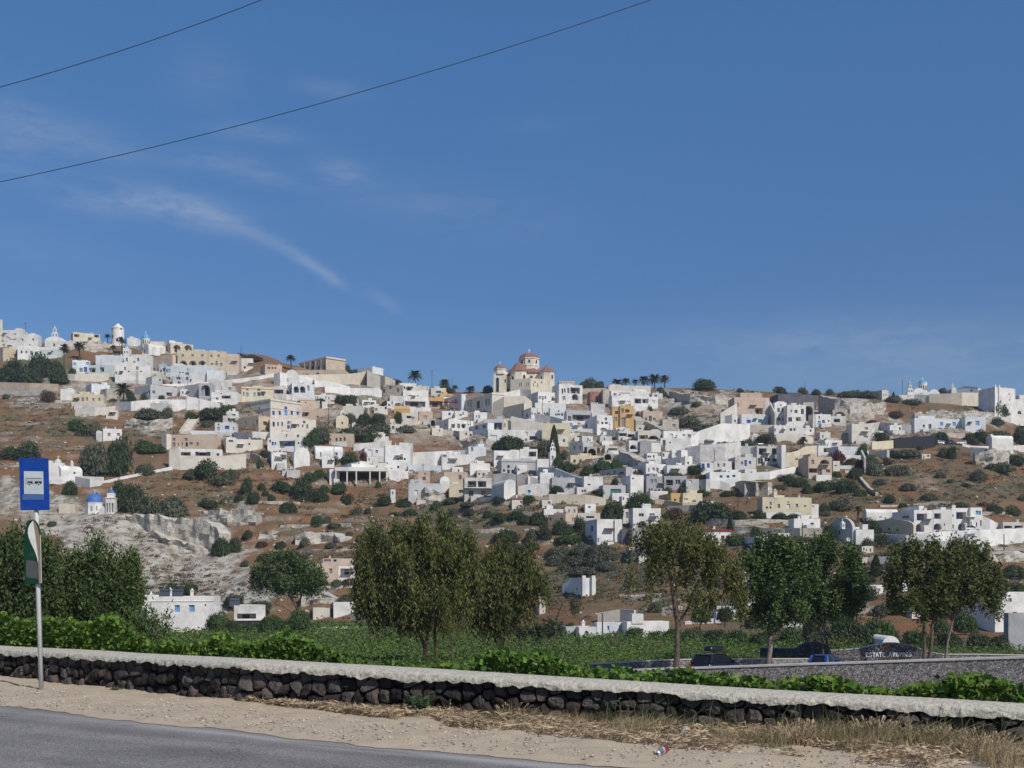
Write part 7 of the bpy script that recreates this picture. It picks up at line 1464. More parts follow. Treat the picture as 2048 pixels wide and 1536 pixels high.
# ---------------- bushes ----------------
BL = """30,715,768,66,d 78,706,748,60,d 108,712,750,48,d 60,735,774,60,d 14,722,770,50,d 118,732,768,40,d 145,735,752,24,g 98,775,802,30,b 14,783,797,16,o 300,809,838,62,o 335,815,838,34,o 262,785,804,26,d 288,787,804,22,g 322,788,800,18,d
150,836,862,34,g 178,838,872,52,o 236,855,948,56,d 188,880,950,64,o 212,900,950,44,d 58,885,920,66,d 20,890,915,40,d 140,957,990,30,d 250,962,1018,56,d 270,972,1024,60,d 236,960,1012,40,d 296,985,1034,66,o 335,978,1030,70,s 355,1000,1026,44,s 288,917,948,42,o 292,872,905,44,g 318,882,905,36,g
412,920,956,72,d 380,938,958,40,o 456,935,958,42,o 436,944,968,60,o 428,812,838,62,d 456,806,832,40,g 382,824,838,36,d 412,836,854,26,o 495,955,986,30,d 508,978,1008,26,d 478,986,1002,24,d 523,963,980,18,d 531,976,992,16,d 542,988,1000,20,d 562,958,984,44,d 586,966,984,26,d 578,995,1026,38,d 598,976,996,24,d 611,956,988,30,d 418,997,1015,42,d 446,996,1006,16,o
603,958,1000,54,d 637,972,1002,42,d 620,940,962,34,g 638,936,956,28,g 648,966,984,22,g 676,964,986,38,g 692,983,1006,30,d 756,962,976,16,g 770,988,1010,30,d 808,994,1014,38,d 872,1002,1020,28,g 634,1028,1050,28,g 655,1030,1046,20,s 670,1042,1054,34,s 716,1014,1028,26,s 735,1015,1028,16,d 792,1020,1032,32,s 820,1016,1032,34,d 846,1022,1046,36,d 803,1045,1068,24,s 722,1064,1082,18,d 908,1016,1030,28,s
942,1010,1030,22,d 977,1014,1034,24,d 1000,1019,1042,38,d 1033,1013,1037,38,d 1050,1024,1045,32,d 1077,1014,1047,42,d 1014,1055,1084,60,d 1064,1048,1078,34,s 1089,1045,1078,36,d 1122,1040,1070,54,d 1161,1034,1064,34,d 1138,1062,1084,70,g 1060,1080,1100,40,d 1035,1078,1105,44,d 903,993,1007,42,s 940,1000,1012,40,s 1117,962,988,32,d 1057,988,1006,30,g 1000,993,1006,26,d 1114,905,928,24,g 1136,915,944,62,d 1022,862,900,64,d 1062,884,908,54,o 1090,880,910,50,o 994,874,898,26,d 1128,900,918,26,o
1176,929,948,38,g 1207,918,940,42,g 1229,908,942,32,g 1272,902,922,18,d 1229,950,970,18,d 1344,940,954,44,o 1391,927,948,42,d 1429,935,945,32,o 1465,925,938,18,g 1407,944,962,28,b 1272,934,948,22,b 1196,976,990,34,d 1371,966,984,26,d 1335,974,992,30,g 1277,984,1018,68,g 1228,990,1042,54,d 1404,972,992,44,d 1430,985,1040,84,d 1350,1012,1036,44,b 1388,990,1010,16,g 1460,975,992,40,d
1524,862,886,36,d 1542,866,886,30,s 1492,876,892,40,o 1573,941,962,34,d 1592,946,972,54,d 1562,964,978,38,s 1612,962,986,24,d 1646,955,982,46,d 1674,956,978,38,d 1694,952,984,48,d 1722,974,992,30,g 1673,937,954,22,g 1712,932,958,32,d 1727,886,914,26,g 1676,900,924,32,r 1708,910,936,46,r 1700,918,936,44,d 1742,908,950,42,s 1680,996,1020,54,s 1648,1007,1025,30,d 1643,1018,1030,34,s 1479,1014,1040,38,d 1518,1020,1038,38,d 1559,1021,1040,36,d 1588,1020,1040,36,d 1616,1027,1040,28,d 1510,1050,1068,18,d 1514,1058,1090,44,d 1657,1034,1078,28,d 1741,1028,1066,38,d 1470,1065,1090,40,g
1410,755,780,46,d 1561,769,786,28,d 1605,775,788,28,o 1632,777,790,20,d 1700,774,794,60,s 1735,780,796,40,s 1784,788,804,36,s 1822,796,810,40,s 1885,774,790,18,b 1995,794,834,44,o 1967,797,814,30,g 1320,772,788,18,o 1180,757,776,42,o 1200,760,776,22,o 694,730,750,22,d 706,732,752,26,d 726,735,752,20,d 742,738,752,16,d 770,747,762,28,d 790,754,768,30,d 657,734,750,26,d 484,701,718,28,b 508,706,722,38,b 885,770,786,54,d 975,769,786,24,d 1010,770,788,18,o 1088,773,784,24,o 1480,776,784,20,b 1660,778,790,24,o
700,786,812,36,d 682,788,806,24,d 697,817,848,36,o 730,820,848,32,d 758,824,848,30,d 797,820,844,18,d 640,850,884,52,o 700,848,874,74,o 760,845,872,64,o 800,844,864,54,s 625,864,892,44,g 720,865,884,50,g 745,862,880,40,g 700,904,932,48,d 665,908,928,26,g 728,900,920,20,r 775,800,812,30,b 470,860,872,20,o 508,876,888,24,d 500,898,914,24,d 530,898,912,24,d 520,915,935,16,g 640,795,808,24,g
1355,806,828,44,s 1378,828,854,54,s 1405,844,864,62,s 1440,850,864,40,s 1392,800,812,22,o 1328,778,792,16,o 1300,808,836,14,d 1275,820,845,14,d 1960,854,882,36,d 1940,866,888,32,d 1978,866,888,26,d 1951,872,890,20,b 1993,834,852,32,o 2002,854,876,52,s 2040,852,888,34,d 1884,855,880,28,d 1868,866,890,20,g 1764,858,884,38,d 1806,893,914,64,o 1783,899,912,32,d 1894,886,914,32,o 1905,888,918,20,d 1842,886,900,16,o 1700,812,830,30,o 1790,820,835,30,b 1745,835,848,26,b 1890,840,846,12,d
1740,908,938,42,g 1775,914,927,26,b 1795,928,952,62,s 1818,960,980,34,s 1853,980,1000,38,s 1780,986,1005,22,d 1806,1002,1017,22,d 1955,934,962,38,s 1994,916,942,64,o 2030,905,930,40,d 1933,962,974,20,d 1986,1006,1027,42,d 1962,1000,1012,26,b 2044,988,1002,22,o 2025,1010,1030,44,o 1920,1002,1014,22,o 1880,940,955,24,s 1745,975,990,26,o 1760,955,970,30,s 1900,955,965,18,o 1759,1064,1092,44,d 1735,1075,1095,30,o 1806,1074,1094,22,o 1775,1100,1115,26,o 1740,1150,1165,26,d
1120,1092,1115,56,s 1160,1088,1110,56,s 1200,1086,1108,56,s 1110,1110,1130,50,s 1150,1108,1132,56,s 1190,1106,1134,60,s 1225,1098,1120,40,s 1170,1125,1148,60,s 1130,1126,1142,46,s 1215,1120,1140,40,s 345,1165,1188,38,d 382,1164,1188,32,d 432,1214,1256,44,g 500,1238,1266,54,d 465,1240,1262,36,d 545,1222,1258,56,g 600,1215,1256,46,g 1110,1232,1262,36,d 1140,1238,1258,26,g
1345,1244,1280,44,g 1385,1250,1284,54,o 1430,1254,1288,54,d 1470,1245,1288,54,g 1520,1254,1292,54,d 1580,1248,1292,54,g 1630,1258,1290,40,o 1695,1228,1296,72,d 1755,1222,1290,84,g 1725,1245,1296,60,d 1830,1254,1298,64,g 1900,1250,1300,64,d 1958,1254,1300,54,d 1994,1256,1300,44,d 1550,1230,1262,44,g 1500,1225,1255,36,d 1790,1190,1225,50,d 1760,1200,1230,40,o 1600,1180,1240,44,o 1630,1225,1280,60,d 1680,1195,1250,56,g 1740,1165,1200,30,d 1570,1175,1215,40,d 1450,1200,1240,36,d 1400,1210,1245,44,g 1820,1180,1220,44,d 1930,1215,1262,50,g 1660,1150,1190,40,o 1960,1130,1160,44,d 2030,1120,1150,50,o 1480,1110,1140,50,d 1600,1110,1140,40,d 1310,1195,1225,30,o 1715,1165,1200,30,o 1270,1250,1276,36,g 1310,1256,1280,36,g 1220,1232,1250,0,d 2000,1150,1190,50,d 2035,1160,1190,40,g 1420,1100,1130,60,o 1880,1230,1262,40,o 1360,1090,1120,40,o
60,1035,1050,14,o 105,1040,1052,20,s 440,1060,1108,44,d 470,1075,1104,40,d 495,1060,1078,30,d 525,1078,1092,26,b 560,1078,1096,24,d 610,1075,1092,30,s 660,1080,1094,30,s 680,1090,1100,20,b 540,1100,1118,50,o 590,1105,1120,40,s 700,1058,1072,20,o 270,1200,1215,20,d 490,1120,1132,24,s 150,1100,1115,20,o 30,1100,1130,40,b 470,1185,1215,44,d 520,1195,1230,50,d 690,1180,1205,40,o 740,1175,1200,40,d 648,1158,1170,20,d 670,1152,1172,24,o 695,1152,1170,26,b""".split()
def nearest_label(px, py, used, kindword, hgt):
    best = sorted(HOUSES, key=lambda h: (h[0] - px) ** 2 + 2.2 * (h[1] - py) ** 2)[:60]
    for (hx, hy, lb) in best:
        rel = 'above' if py < hy - 12 else 'below' if py > hy + 12 else ('left of' if px < hx else 'right of')
        for size in ('', 'small ', 'wide '):
            if size == 'small ' and hgt > 24 or size == 'wide ' and hgt <= 24: continue
            L_ = f"{size}{kindword} {rel} the {lb}"
            if len(L_.split()) <= 16 and L_ not in used: used.add(L_); return L_
    return f"{kindword} among the hillside houses"
HOUSES = []
bpy.context.view_layer.update()
for (o, lb, c) in REG:
    if c in ('house', 'church', 'chapel', 'hotel', 'wall', 'shed', 'windmill', 'restaurant', 'rock', 'terrace') and o.location.y > 120:
        x, y = proj(o.location.x, o.location.y, o.location.z); HOUSES.append((x, y - 8, lb))
KW = {'d': 'dark green bush', 'o': 'olive green bush', 's': 'grey green scrub', 'g': 'green bush', 'r': 'reddish flowering bush', 'b': 'brownish dry bush'}
GW = {'d': 'dark green bushes on the hillside', 'o': 'olive bushes on the hillside', 's': 'grey green scrub clumps', 'g': 'green bushes among the houses', 'r': 'bougainvillea bushes', 'b': 'dry brown bushes'}
used = set()
IN = """598,602,628,842,858,w 640,644,668,803,815,c 676,680,702,824,838,c 628,632,660,790,802,W 720,724,752,800,812,W 745,748,775,812,824,c 770,774,800,802,814,W 776,780,806,848,860,c 880,884,912,822,836,W 906,910,935,822,836,W 915,919,945,862,876,c 944,948,974,824,842,W 985,989,1012,868,884,W 1008,1012,1040,842,856,W 1034,1038,1066,838,854,W 1088,1092,1118,864,878,W 1112,1116,1136,872,888,c 1136,1140,1165,866,880,w 1160,1164,1186,872,886,W 1196,1200,1224,872,886,w 1206,1210,1236,892,905,c 1228,1232,1254,856,866,c
1268,1272,1292,850,862,w 1296,1300,1322,848,862,c 1340,1344,1370,900,914,W 1290,1294,1316,906,920,W 1250,1254,1275,938,952,W 1384,1388,1412,908,922,W 1440,1444,1468,905,920,w 1486,1490,1514,938,952,W 1372,1376,1398,928,942,W 1636,1640,1662,864,880,W 1600,1604,1630,856,870,W 1690,1694,1716,860,874,c 1738,1742,1768,862,878,W 1776,1780,1806,850,866,W 640,644,668,915,928,W 690,694,716,934,948,W 900,904,926,934,948,W 950,954,976,940,954,w 1052,1056,1078,952,966,W 1110,1114,1136,985,998,W 1150,1154,1176,974,988,W 1240,1244,1264,992,1005,W
1400,1404,1430,1002,1014,W 1500,1504,1530,1160,1176,W 1560,1564,1590,1150,1166,c 1620,1624,1650,1165,1182,W 1470,1474,1500,1140,1156,W 1704,1708,1730,1146,1160,c 1800,1804,1830,1160,1176,W 1880,1884,1910,1150,1166,W 1930,1934,1960,1170,1188,c 1820,1824,1850,1216,1232,c 1660,1664,1690,1212,1228,W 356,360,384,778,790,W 440,444,470,772,784,w 448,452,476,822,838,W 160,164,184,796,808,W 208,212,234,820,832,c 1720,1724,1748,1092,1106,c 1645,1649,1668,1092,1104,W 1550,1554,1580,1066,1078,c 560,564,590,936,946,w 740,744,770,866,878,c 1020,1024,1046,1000,1010,c 860,864,886,856,868,c
700,704,726,846,856,c 1300,1304,1326,786,796,w 1420,1424,1446,866,880,W 1500,1504,1526,870,884,w 1230,1234,1256,910,920,c 1560,1564,1584,948,958,W 1080,1084,1104,1000,1010,c 1166,1170,1192,1008,1020,W 1030,1034,1054,930,944,W 870,874,892,906,920,W 730,734,756,914,926,W 1196,1200,1216,838,852,W 1380,1384,1404,880,890,w 1840,1844,1862,908,918,c 1690,1694,1712,1070,1080,W""".split()
CN = {'W': 'white infill house', 'w': 'grey white infill house', 'c': 'pale beige infill house'}
for t in IN:
    q = t.split(','); a_, xs_, c_, yt_, yb_ = [float(v) for v in q[:5]]; rw = random.Random(t); ws = ' '.join(f"{rw.uniform(xs_ + 3, c_ - 3):.0f},{yt_ + rw.uniform(.35, .65) * (yb_ - yt_):.0f},{rw.choice((2.5, 3, 4, 5))},{rw.choice((4, 5, 6))},{rw.choice('kkvvvbr')}" for _ in range(rw.choice((1, 2, 3, 4))))
    house(a_, xs_, c_, yt_, yb_, q[5], nearest_label((a_ + c_) / 2, yb_, used, CN[q[5]].replace('infill ', 'little '), 10), ws, group='small houses filling the gaps of the village', dref=7)
for t in """560,800,815,640,802,815 650,822,832,735,818,830 820,856,864,930,862,872 1000,1004,1012,1090,1002,1010 1150,892,900,1200,896,905 1290,890,900,1330,892,902 1560,938,946,1600,934,944 1690,940,946,1780,936,944 1500,1140,1150,1640,1136,1148 1760,1130,1140,1850,1126,1138 560,1050,1056,700,1046,1054 450,1000,1006,600,1004,1010 1850,868,876,1930,866,876 100,800,806,150,802,808 930,1060,1068,1010,1056,1066 1760,1010,1015,1900,1002,1008 1850,1030,1035,2040,1022,1028 20,930,936,90,926,932 1240,1190,1196,1320,1186,1194 600,1100,1106,720,1096,1102""".split():
    x1_, a_, b1, x2_, c_, d_ = [float(v) for v in t.split(',')]; n_ = 5
    ribbon([(lerp(x1_, x2_, k / n_), lerp(a_, c_, k / n_) + random.uniform(-1.5, 1.5), lerp(b1, d_, k / n_)) for k in range(n_ + 1)], 's', nearest_label((x1_ + x2_) / 2, b1, used, 'dry stone terrace wall', 10), thick=.8, rough=.25)
for t in BL:
    x, yt, yb, w, k = t.split(','); x, yt, yb, w = float(x), float(yt), float(yb), float(w)
    if w < 5: continue
    bush(x, yt, yb, w, k, nearest_label(x, yb, used, KW[k], w), group=GW[k], g=None if yb < 1240 else P(x, yb, 8.3 * F / (yb - HY) if yb > 1262 else 190))
for (x, yt, yb, w, lb) in ((1108, 850, 915, 22, 'tall ragged dark cypress behind the ornate bell tower'), (1752, 1108, 1150, 24, 'dark cypress left of the large right tree'), (1787, 783, 798, 8, 'tiny pointed cypress on the right skyline'), (2013, 808, 835, 6, 'slim cypress by the wall of the blank white block'), (1460, 1030, 1062, 14, 'narrow dark tree on the dry stone terrace')):
    bush(x, yt, yb, w, 'd', lb, 'cypress_tree', 'tree', 'cypress trees', cone=True)
# low scrub, tussocks and rubble lying all over the hillside: nobody could count them
def scatter_scrub():
    rg = np.random.default_rng(77); n = 24000; px = rg.uniform(-40, 2090, n); py = rg.uniform(770, 1245, n); Pz = []
    Yg = np.arange(195, 600, 2.0); out = []
    # march all rays together
    Y = np.full(n, np.nan)
    for y in Yg:
        X = (px - CX) / F * y; z = EYE + (HY - py) / F * y; hit = np.isnan(Y) & (H(X, np.full(n, y)) > z); Y[hit] = y
    ok = ~np.isnan(Y); px, py, Y = px[ok], py[ok], Y[ok]; X = (px - CX) / F * Y; d = fbm(X / 18, Y / 18, 61, 3); g = blobmask(px, py, GREEN); pl = blobmask(px, py, PALE)
    keep = (d + .35 * g - .12 * pl + .25 * (rg.random(len(px)) - .5)) > .545; return X[keep], Y[keep], rg
X, Y, rg = scatter_scrub(); n = len(X); per = 16; k = np.repeat(np.arange(n), per); sz = rg.uniform(.35, 1.3, n) ; d = unit(rg.normal(size=(n * per, 3))); d[:, 2] = np.abs(d[:, 2]) * .55
C = np.stack([X[k], Y[k], H(X, Y)[k]], -1) + d * sz[k][:, None] * rg.uniform(.6, 1, (n * per, 1)); D = rg.normal(size=C.shape)
LS = sz[k] * rg.uniform(.35, .6, n * per); half = rg.random(n) > .42
for nm, m, sel in (('sage_scrub', BUSHM['s'], half), ('dry_scrub', leafm('scrub_brush', (.22, .135, .065), (.13, .095, .05)), ~half)):
    q = sel[k]; tag(link(nm, leaf_mesh(nm, C[q], D[q], LS[q], LS[q] * .6, 'diamond', .2, 9), m), 'low ' + ('grey green' if nm[0] == 's' else 'rust brown') + ' scrub dotted over the dry hillside', 'scrub', kind='stuff')
def rubble():
    rg = np.random.default_rng(78); n = 9000; px = rg.uniform(-40, 2090, n); py = rg.uniform(775, 1235, n); Y = np.full(n, np.nan)
    for y in np.arange(195, 600, 2.0):
        X = (px - CX) / F * y; z = EYE + (HY - py) / F * y; hit = np.isnan(Y) & (H(X, np.full(n, y)) > z); Y[hit] = y
    ok = ~np.isnan(Y); px, py, Y = px[ok], py[ok], Y[ok]; X = (px - CX) / F * Y; Zt = H(X, Y); steep = (H(X, Y + 1.5) - Zt) / 1.5
    keep = (steep > .5) | (rg.random(len(X)) < .10 + .22 * blobmask(px, py, PALE)); X, Y, Zt = X[keep], Y[keep], Zt[keep]; return rock_cloud('hillside_rubble', np.stack([X, Y, Zt], -1), rg.uniform(.15, .75, len(X)) ** 1.3, mat('rubble_rock', (.40, .36, .30), .95, .2, 1, island=.35), .7, 79, 1, .25)
tag(rubble(), 'loose field stones and broken terrace walls on the slope', 'rubble', kind='stuff')
# ---------------- big trees ----------------
def T(label, px, Y, ells, trunks, m, **k):
    gz = ground_z((px - CX) / F * Y, Y); pyb = HY + (EYE - gz) / Y * F
    tr_ = [[(q[0], min(q[1], pyb)) if isinstance(q, tuple) else q for q in t] for t in trunks]
    for t in tr_:
        if t[0][1] > 1290 or k.get('ext'): t.insert(0, (t[0][0], pyb))
    k.pop('ext', None); return tree(k.pop('name', 'tree'), label, px, pyb, Y, ells, tr_, m, **k)
W_ = dict(weep=.75, leaf=(.34, .11), dens=3.3, per=110, spread=.38)
T('dense dark tree cut by the left edge behind the bus stop', 45, 60, [(20, 1130, 38, 48), (68, 1150, 34, 58), (-5, 1190, 44, 50), (50, 1225, 48, 45), (95, 1205, 26, 48), (28, 1092, 20, 24), (78, 1092, 24, 26), (105, 1140, 18, 40), (-20, 1120, 30, 40)], [[(45, 1300), (40, 1220), (25, 1150), .18], [(60, 1300), (75, 1220), (75, 1150), .14]], PEPPER2, name='pepper_tree', seed=3, weep=.6, leaf=(.22, .085), dens=8.0, per=95, spread=.27, gapk=.22)
T('dense dark pointed tree right of the bus stop', 195, 62, [(190, 1115, 26, 34), (150, 1150, 30, 38), (228, 1150, 38, 42), (256, 1195, 30, 50), (195, 1195, 58, 50), (140, 1215, 34, 52), (232, 1245, 50, 38), (175, 1265, 42, 34), (262, 1130, 14, 26), (120, 1250, 20, 30), (210, 1215, 50, 50)], [[(190, 1300), (190, 1220), (190, 1140), .17], [(210, 1300), (230, 1230), (245, 1180), .12], [(170, 1300), (150, 1230), (145, 1180), .12]], PEPPER2, name='pepper_tree', seed=4, weep=.6, leaf=(.22, .085), dens=8.0, per=95, spread=.27, gapk=.22)
T('small drooping tree in front of the big white valley house', 312, 60, [(308, 1236, 26, 18), (325, 1258, 20, 28), (288, 1268, 22, 32), (300, 1255, 28, 28)], [[(310, 1310), (308, 1270), (306, 1240), .07]], PEPPER2, name='pepper_tree', seed=5, weep=.8, leaf=(.22, .07), dens=12, per=30, spread=.24, gapk=.33)
T('round topped green tree with bare forked trunk in mid valley', 597, 225, [(560, 1128, 42, 22), (600, 1124, 34, 18), (530, 1148, 28, 20), (572, 1158, 48, 22), (626, 1152, 24, 22), (540, 1178, 34, 13), (612, 1182, 26, 12), (512, 1160, 12, 14), (640, 1162, 10, 14)], [[(600, 1262), (597, 1225), (582, 1195), (560, 1160), .42], [(598, 1230), (600, 1200), (612, 1160), .26], [(596, 1235), (570, 1215), (550, 1208), .14]], DARKL, name='tree', seed=6, weep=.1, leaf=(.55, .30), dens=2.4, per=36, spread=.60, gapk=.36)
T('broad dark drooping tree, largest in the middle, with three trunks', 862, 98, [(770, 1100, 44, 44), (738, 1150, 32, 46), (862, 1078, 46, 44), (905, 1100, 48, 48), (830, 1140, 58, 56), (885, 1178, 66, 56), (782, 1190, 52, 42), (762, 1222, 30, 22), (830, 1222, 48, 26), (905, 1215, 40, 30), (940, 1145, 34, 46), (722, 1195, 18, 32), (870, 1048, 26, 16), (822, 1205, 60, 44), (800, 1075, 26, 24), (748, 1068, 10, 12), (940, 1090, 22, 26)],
  [[(858, 1335), (845, 1282), (818, 1235), (790, 1170), .20], [(850, 1300), (858, 1255), (862, 1190), (862, 1110), .17], [(871, 1318), (868, 1262), (882, 1180), (895, 1110), .19]], PEPPER, name='pepper_tree', seed=7, gapk=.305, bark=mat('reddish_bark', (.16, .085, .055), .95, .3, 3, .8, 14, .1, col2=(.24, .19, .15), c2amt=.6), **W_)
T('thin young tree with forked stem between the two drooping trees', 905, 96, [(898, 1232, 24, 26), (915, 1252, 16, 20)], [[(908, 1330), (905, 1292), (893, 1262), .09], [(905, 1295), (916, 1262), .06]], PEPPER, name='pepper_tree', seed=8, weep=.75, leaf=(.28, .07), dens=6, per=28, spread=.35, gapk=.34)
T('dark drooping tree right of the largest one', 1012, 101, [(1008, 1112, 36, 26), (1050, 1112, 34, 28), (990, 1150, 38, 42), (1060, 1148, 38, 40), (1080, 1170, 22, 28), (1022, 1188, 48, 44), (975, 1210, 34, 44), (1000, 1236, 34, 24), (1040, 1216, 26, 28), (958, 1165, 24, 46), (948, 1222, 18, 26)], [[(1010, 1325), (1012, 1270), (1022, 1212), (1050, 1150), .19], [(1004, 1310), (985, 1268), (976, 1210), .13], [(1012, 1275), (1040, 1240), (1060, 1200), .09]], PEPPER, name='pepper_tree', seed=9, gapk=.305, **W_)
T('leaning olive tree spreading low right of the drooping trees', 1075, 150, [(1085, 1250, 34, 17), (1055, 1262, 26, 12), (1112, 1258, 20, 12)], [[(1070, 1296), (1078, 1262), .12]], LIVE, name='olive_tree', seed=10, weep=.1, leaf=(.42, .2), dens=3.5, per=28, spread=.5, gapk=.36)
T('flat topped tree beside the terracotta red house', 1130, 190, [(1120, 1202, 30, 10), (1148, 1212, 18, 8), (1130, 1214, 26, 8)], [[(1112, 1250), (1118, 1225), (1125, 1208), .16]], LIVE, name='olive_tree', seed=12, weep=.2, leaf=(.42, .2), dens=3.5, per=28, spread=.5, gapk=.36)
GB = mat('pale_bark', (.24, .20, .17), .95, .3, 3, .8, 14, .1, col2=(.14, .11, .09), c2amt=.7)
T('tall open olive brown tree with pale forked trunk left of the dark car', 1355, 98, [(1345, 1056, 38, 20), (1308, 1085, 42, 32), (1372, 1082, 44, 34), (1290, 1130, 32, 28), (1340, 1128, 44, 42), (1402, 1115, 38, 42), (1440, 1138, 28, 38), (1274, 1152, 20, 18), (1352, 1182, 32, 32), (1314, 1168, 28, 26), (1412, 1178, 34, 28), (1432, 1202, 22, 16), (1334, 1218, 15, 22), (1424, 1228, 12, 12), (1472, 1165, 22, 40), (1478, 1208, 20, 14)],
  [[(1349, 1335), (1355, 1290), (1357, 1250), (1346, 1190), (1335, 1125), .30], [(1357, 1255), (1376, 1214), (1400, 1160), (1416, 1125), .15], [(1357, 1262), (1353, 1215), (1353, 1165), (1365, 1110), .13], [(1376, 1214), (1410, 1195), (1440, 1180), .06]], leafm('pepper_leaf_bronze', (.145, .155, .045), (.07, .085, .030), .5), name='pepper_tree', seed=13, weep=.6, leaf=(.32, .12), dens=4.2, per=80, spread=.38, gapk=.32, bark=BARK)
G_ = dict(weep=.2, leaf=(.30, .17), dens=4.6, per=85, spread=.38, gapk=.265)
T('fresh green tree with single trunk behind the dark car', 1538, 103.5, [(1540, 1100, 38, 25), (1510, 1130, 38, 32), (1570, 1120, 38, 34), (1500, 1178, 32, 38), (1550, 1170, 50, 44), (1600, 1150, 28, 38), (1530, 1218, 44, 32), (1580, 1214, 40, 32), (1494, 1214, 18, 22)], [[(1535, 1320), (1540, 1270), (1541, 1225), (1530, 1160), .29], [(1541, 1235), (1560, 1195), (1575, 1150), .12], [(1540, 1240), (1515, 1200), (1505, 1160), .11]], DARKL, seed=14, bark=GB, **G_)
T('green tree with twin dark trunks above the blue car', 1648, 109, [(1630, 1103, 36, 26), (1680, 1108, 38, 28), (1620, 1148, 32, 38), (1692, 1150, 38, 38), (1655, 1188, 42, 32), (1722, 1180, 16, 28), (1608, 1190, 22, 22), (1640, 1222, 32, 16), (1700, 1205, 20, 18)], [[(1643, 1310), (1641, 1260), (1640, 1205), (1625, 1150), .17], [(1653, 1310), (1651, 1250), (1660, 1195), (1678, 1140), .17], [(1641, 1270), (1620, 1245), (1600, 1225), .06]], DARKL, seed=15, **G_)
OL = leafm('leaf_olive_gold', (.115, .14, .040), (.06, .08, .028), .5)
T('wide olive green tree with paired dark trunks right of the name wall', 1853, 104, [(1818, 1110, 34, 22), (1860, 1104, 40, 20), (1800, 1150, 28, 28), (1850, 1148, 48, 34), (1820, 1195, 34, 24), (1880, 1192, 40, 24), (1856, 1222, 26, 14), (1895, 1130, 34, 30), (1790, 1185, 14, 18)], [[(1849, 1322), (1850, 1262), (1845, 1210), (1825, 1150), .24], [(1858, 1322), (1863, 1255), (1880, 1185), (1890, 1140), .22]], OL, seed=16, weep=.2, leaf=(.30, .17), dens=4.8, per=85, spread=.38, gapk=.265)
T('olive green tree with pale leaning trunk near the right edge', 1895, 104.5, [(1915, 1104, 38, 20), (1952, 1110, 28, 20), (1925, 1150, 48, 34), (1975, 1150, 22, 28), (1950, 1192, 32, 24), (1988, 1185, 18, 22), (1915, 1200, 28, 20), (1990, 1215, 10, 14)], [[(1893, 1320), (1899, 1272), (1908, 1228), (1928, 1175), .17], [(1905, 1240), (1935, 1205), (1960, 1180), .07]], OL, seed=17, weep=.4, leaf=(.30, .15), dens=4.4, per=80, spread=.38, gapk=.28, bark=GB)
T('low leafy tree against the gate wall by the blue car', 1683, 104, [(1672, 1284, 20, 14), (1690, 1290, 18, 14), (1680, 1302, 22, 8)], [[(1682, 1325), (1682, 1300), .05]], OL, seed=18, weep=.1, leaf=(.25, .14), dens=6, per=26, spread=.3, gapk=.3)
# ---------------- the winery's walls, sign and lane ----------------
def stone_wall_mat(name, base, var, mort, white=.12, sc=3.2):
    m = bpy.data.materials.new(name); m.use_nodes = True; N, L = m.node_tree.nodes, m.node_tree.links; b = N['Principled BSDF']; b.inputs['Roughness'].default_value = .92; b.inputs['Specular IOR Level'].default_value = .15
    geo = N.new('ShaderNodeNewGeometry'); v = N.new('ShaderNodeTexVoronoi'); v.inputs['Scale'].default_value = sc; L.new(geo.outputs['Position'], v.inputs['Vector']); e = N.new('ShaderNodeTexVoronoi'); e.feature = 'DISTANCE_TO_EDGE'; e.inputs['Scale'].default_value = sc; L.new(geo.outputs['Position'], e.inputs['Vector'])
    sp = N.new('ShaderNodeSeparateColor'); L.new(v.outputs['Color'], sp.inputs[0]); r1 = N.new('ShaderNodeValToRGB'); el = r1.color_ramp.elements; el[0].color = tuple(x * .5 for x in base) + (1,); el[1].position = 1 - white; el[1].color = tuple(x * 1.7 for x in base) + (1,); q = el.new(1 - white + .01); q.color = (.46, .44, .40, 1); r1.color_ramp.interpolation = 'LINEAR'; L.new(sp.outputs[0], r1.inputs[0])
    mr = N.new('ShaderNodeMapRange'); mr.inputs['From Min'].default_value = .0; mr.inputs['From Max'].default_value = .10; L.new(e.outputs['Distance'], mr.inputs[0]); mx_ = N.new('ShaderNodeMix'); mx_.data_type = 'RGBA'; L.new(mr.outputs[0], mx_.inputs['Factor']); mx_.inputs['A'].default_value = mort + (1,); L.new(r1.outputs[0], mx_.inputs['B']); L.new(mx_.outputs['Result'], b.inputs['Base Color'])
    bp = N.new('ShaderNodeBump'); bp.inputs['Strength'].default_value = 1; bp.inputs['Distance'].default_value = .06; L.new(mr.outputs[0], bp.inputs['Height']); L.new(bp.outputs[0], b.inputs['Normal']); return m
SW1 = stone_wall_mat('lava_stone_wall', (.30, .275, .26), .3, (.17, .158, .15), .06, 9.0); SW2 = stone_wall_mat('name_wall_stone', (.15, .14, .145), .3, (.08, .075, .078), .0, 4.2)
CAPW = mat('pale_wall_coping', (.60, .57, .52), .9, .1, 2)
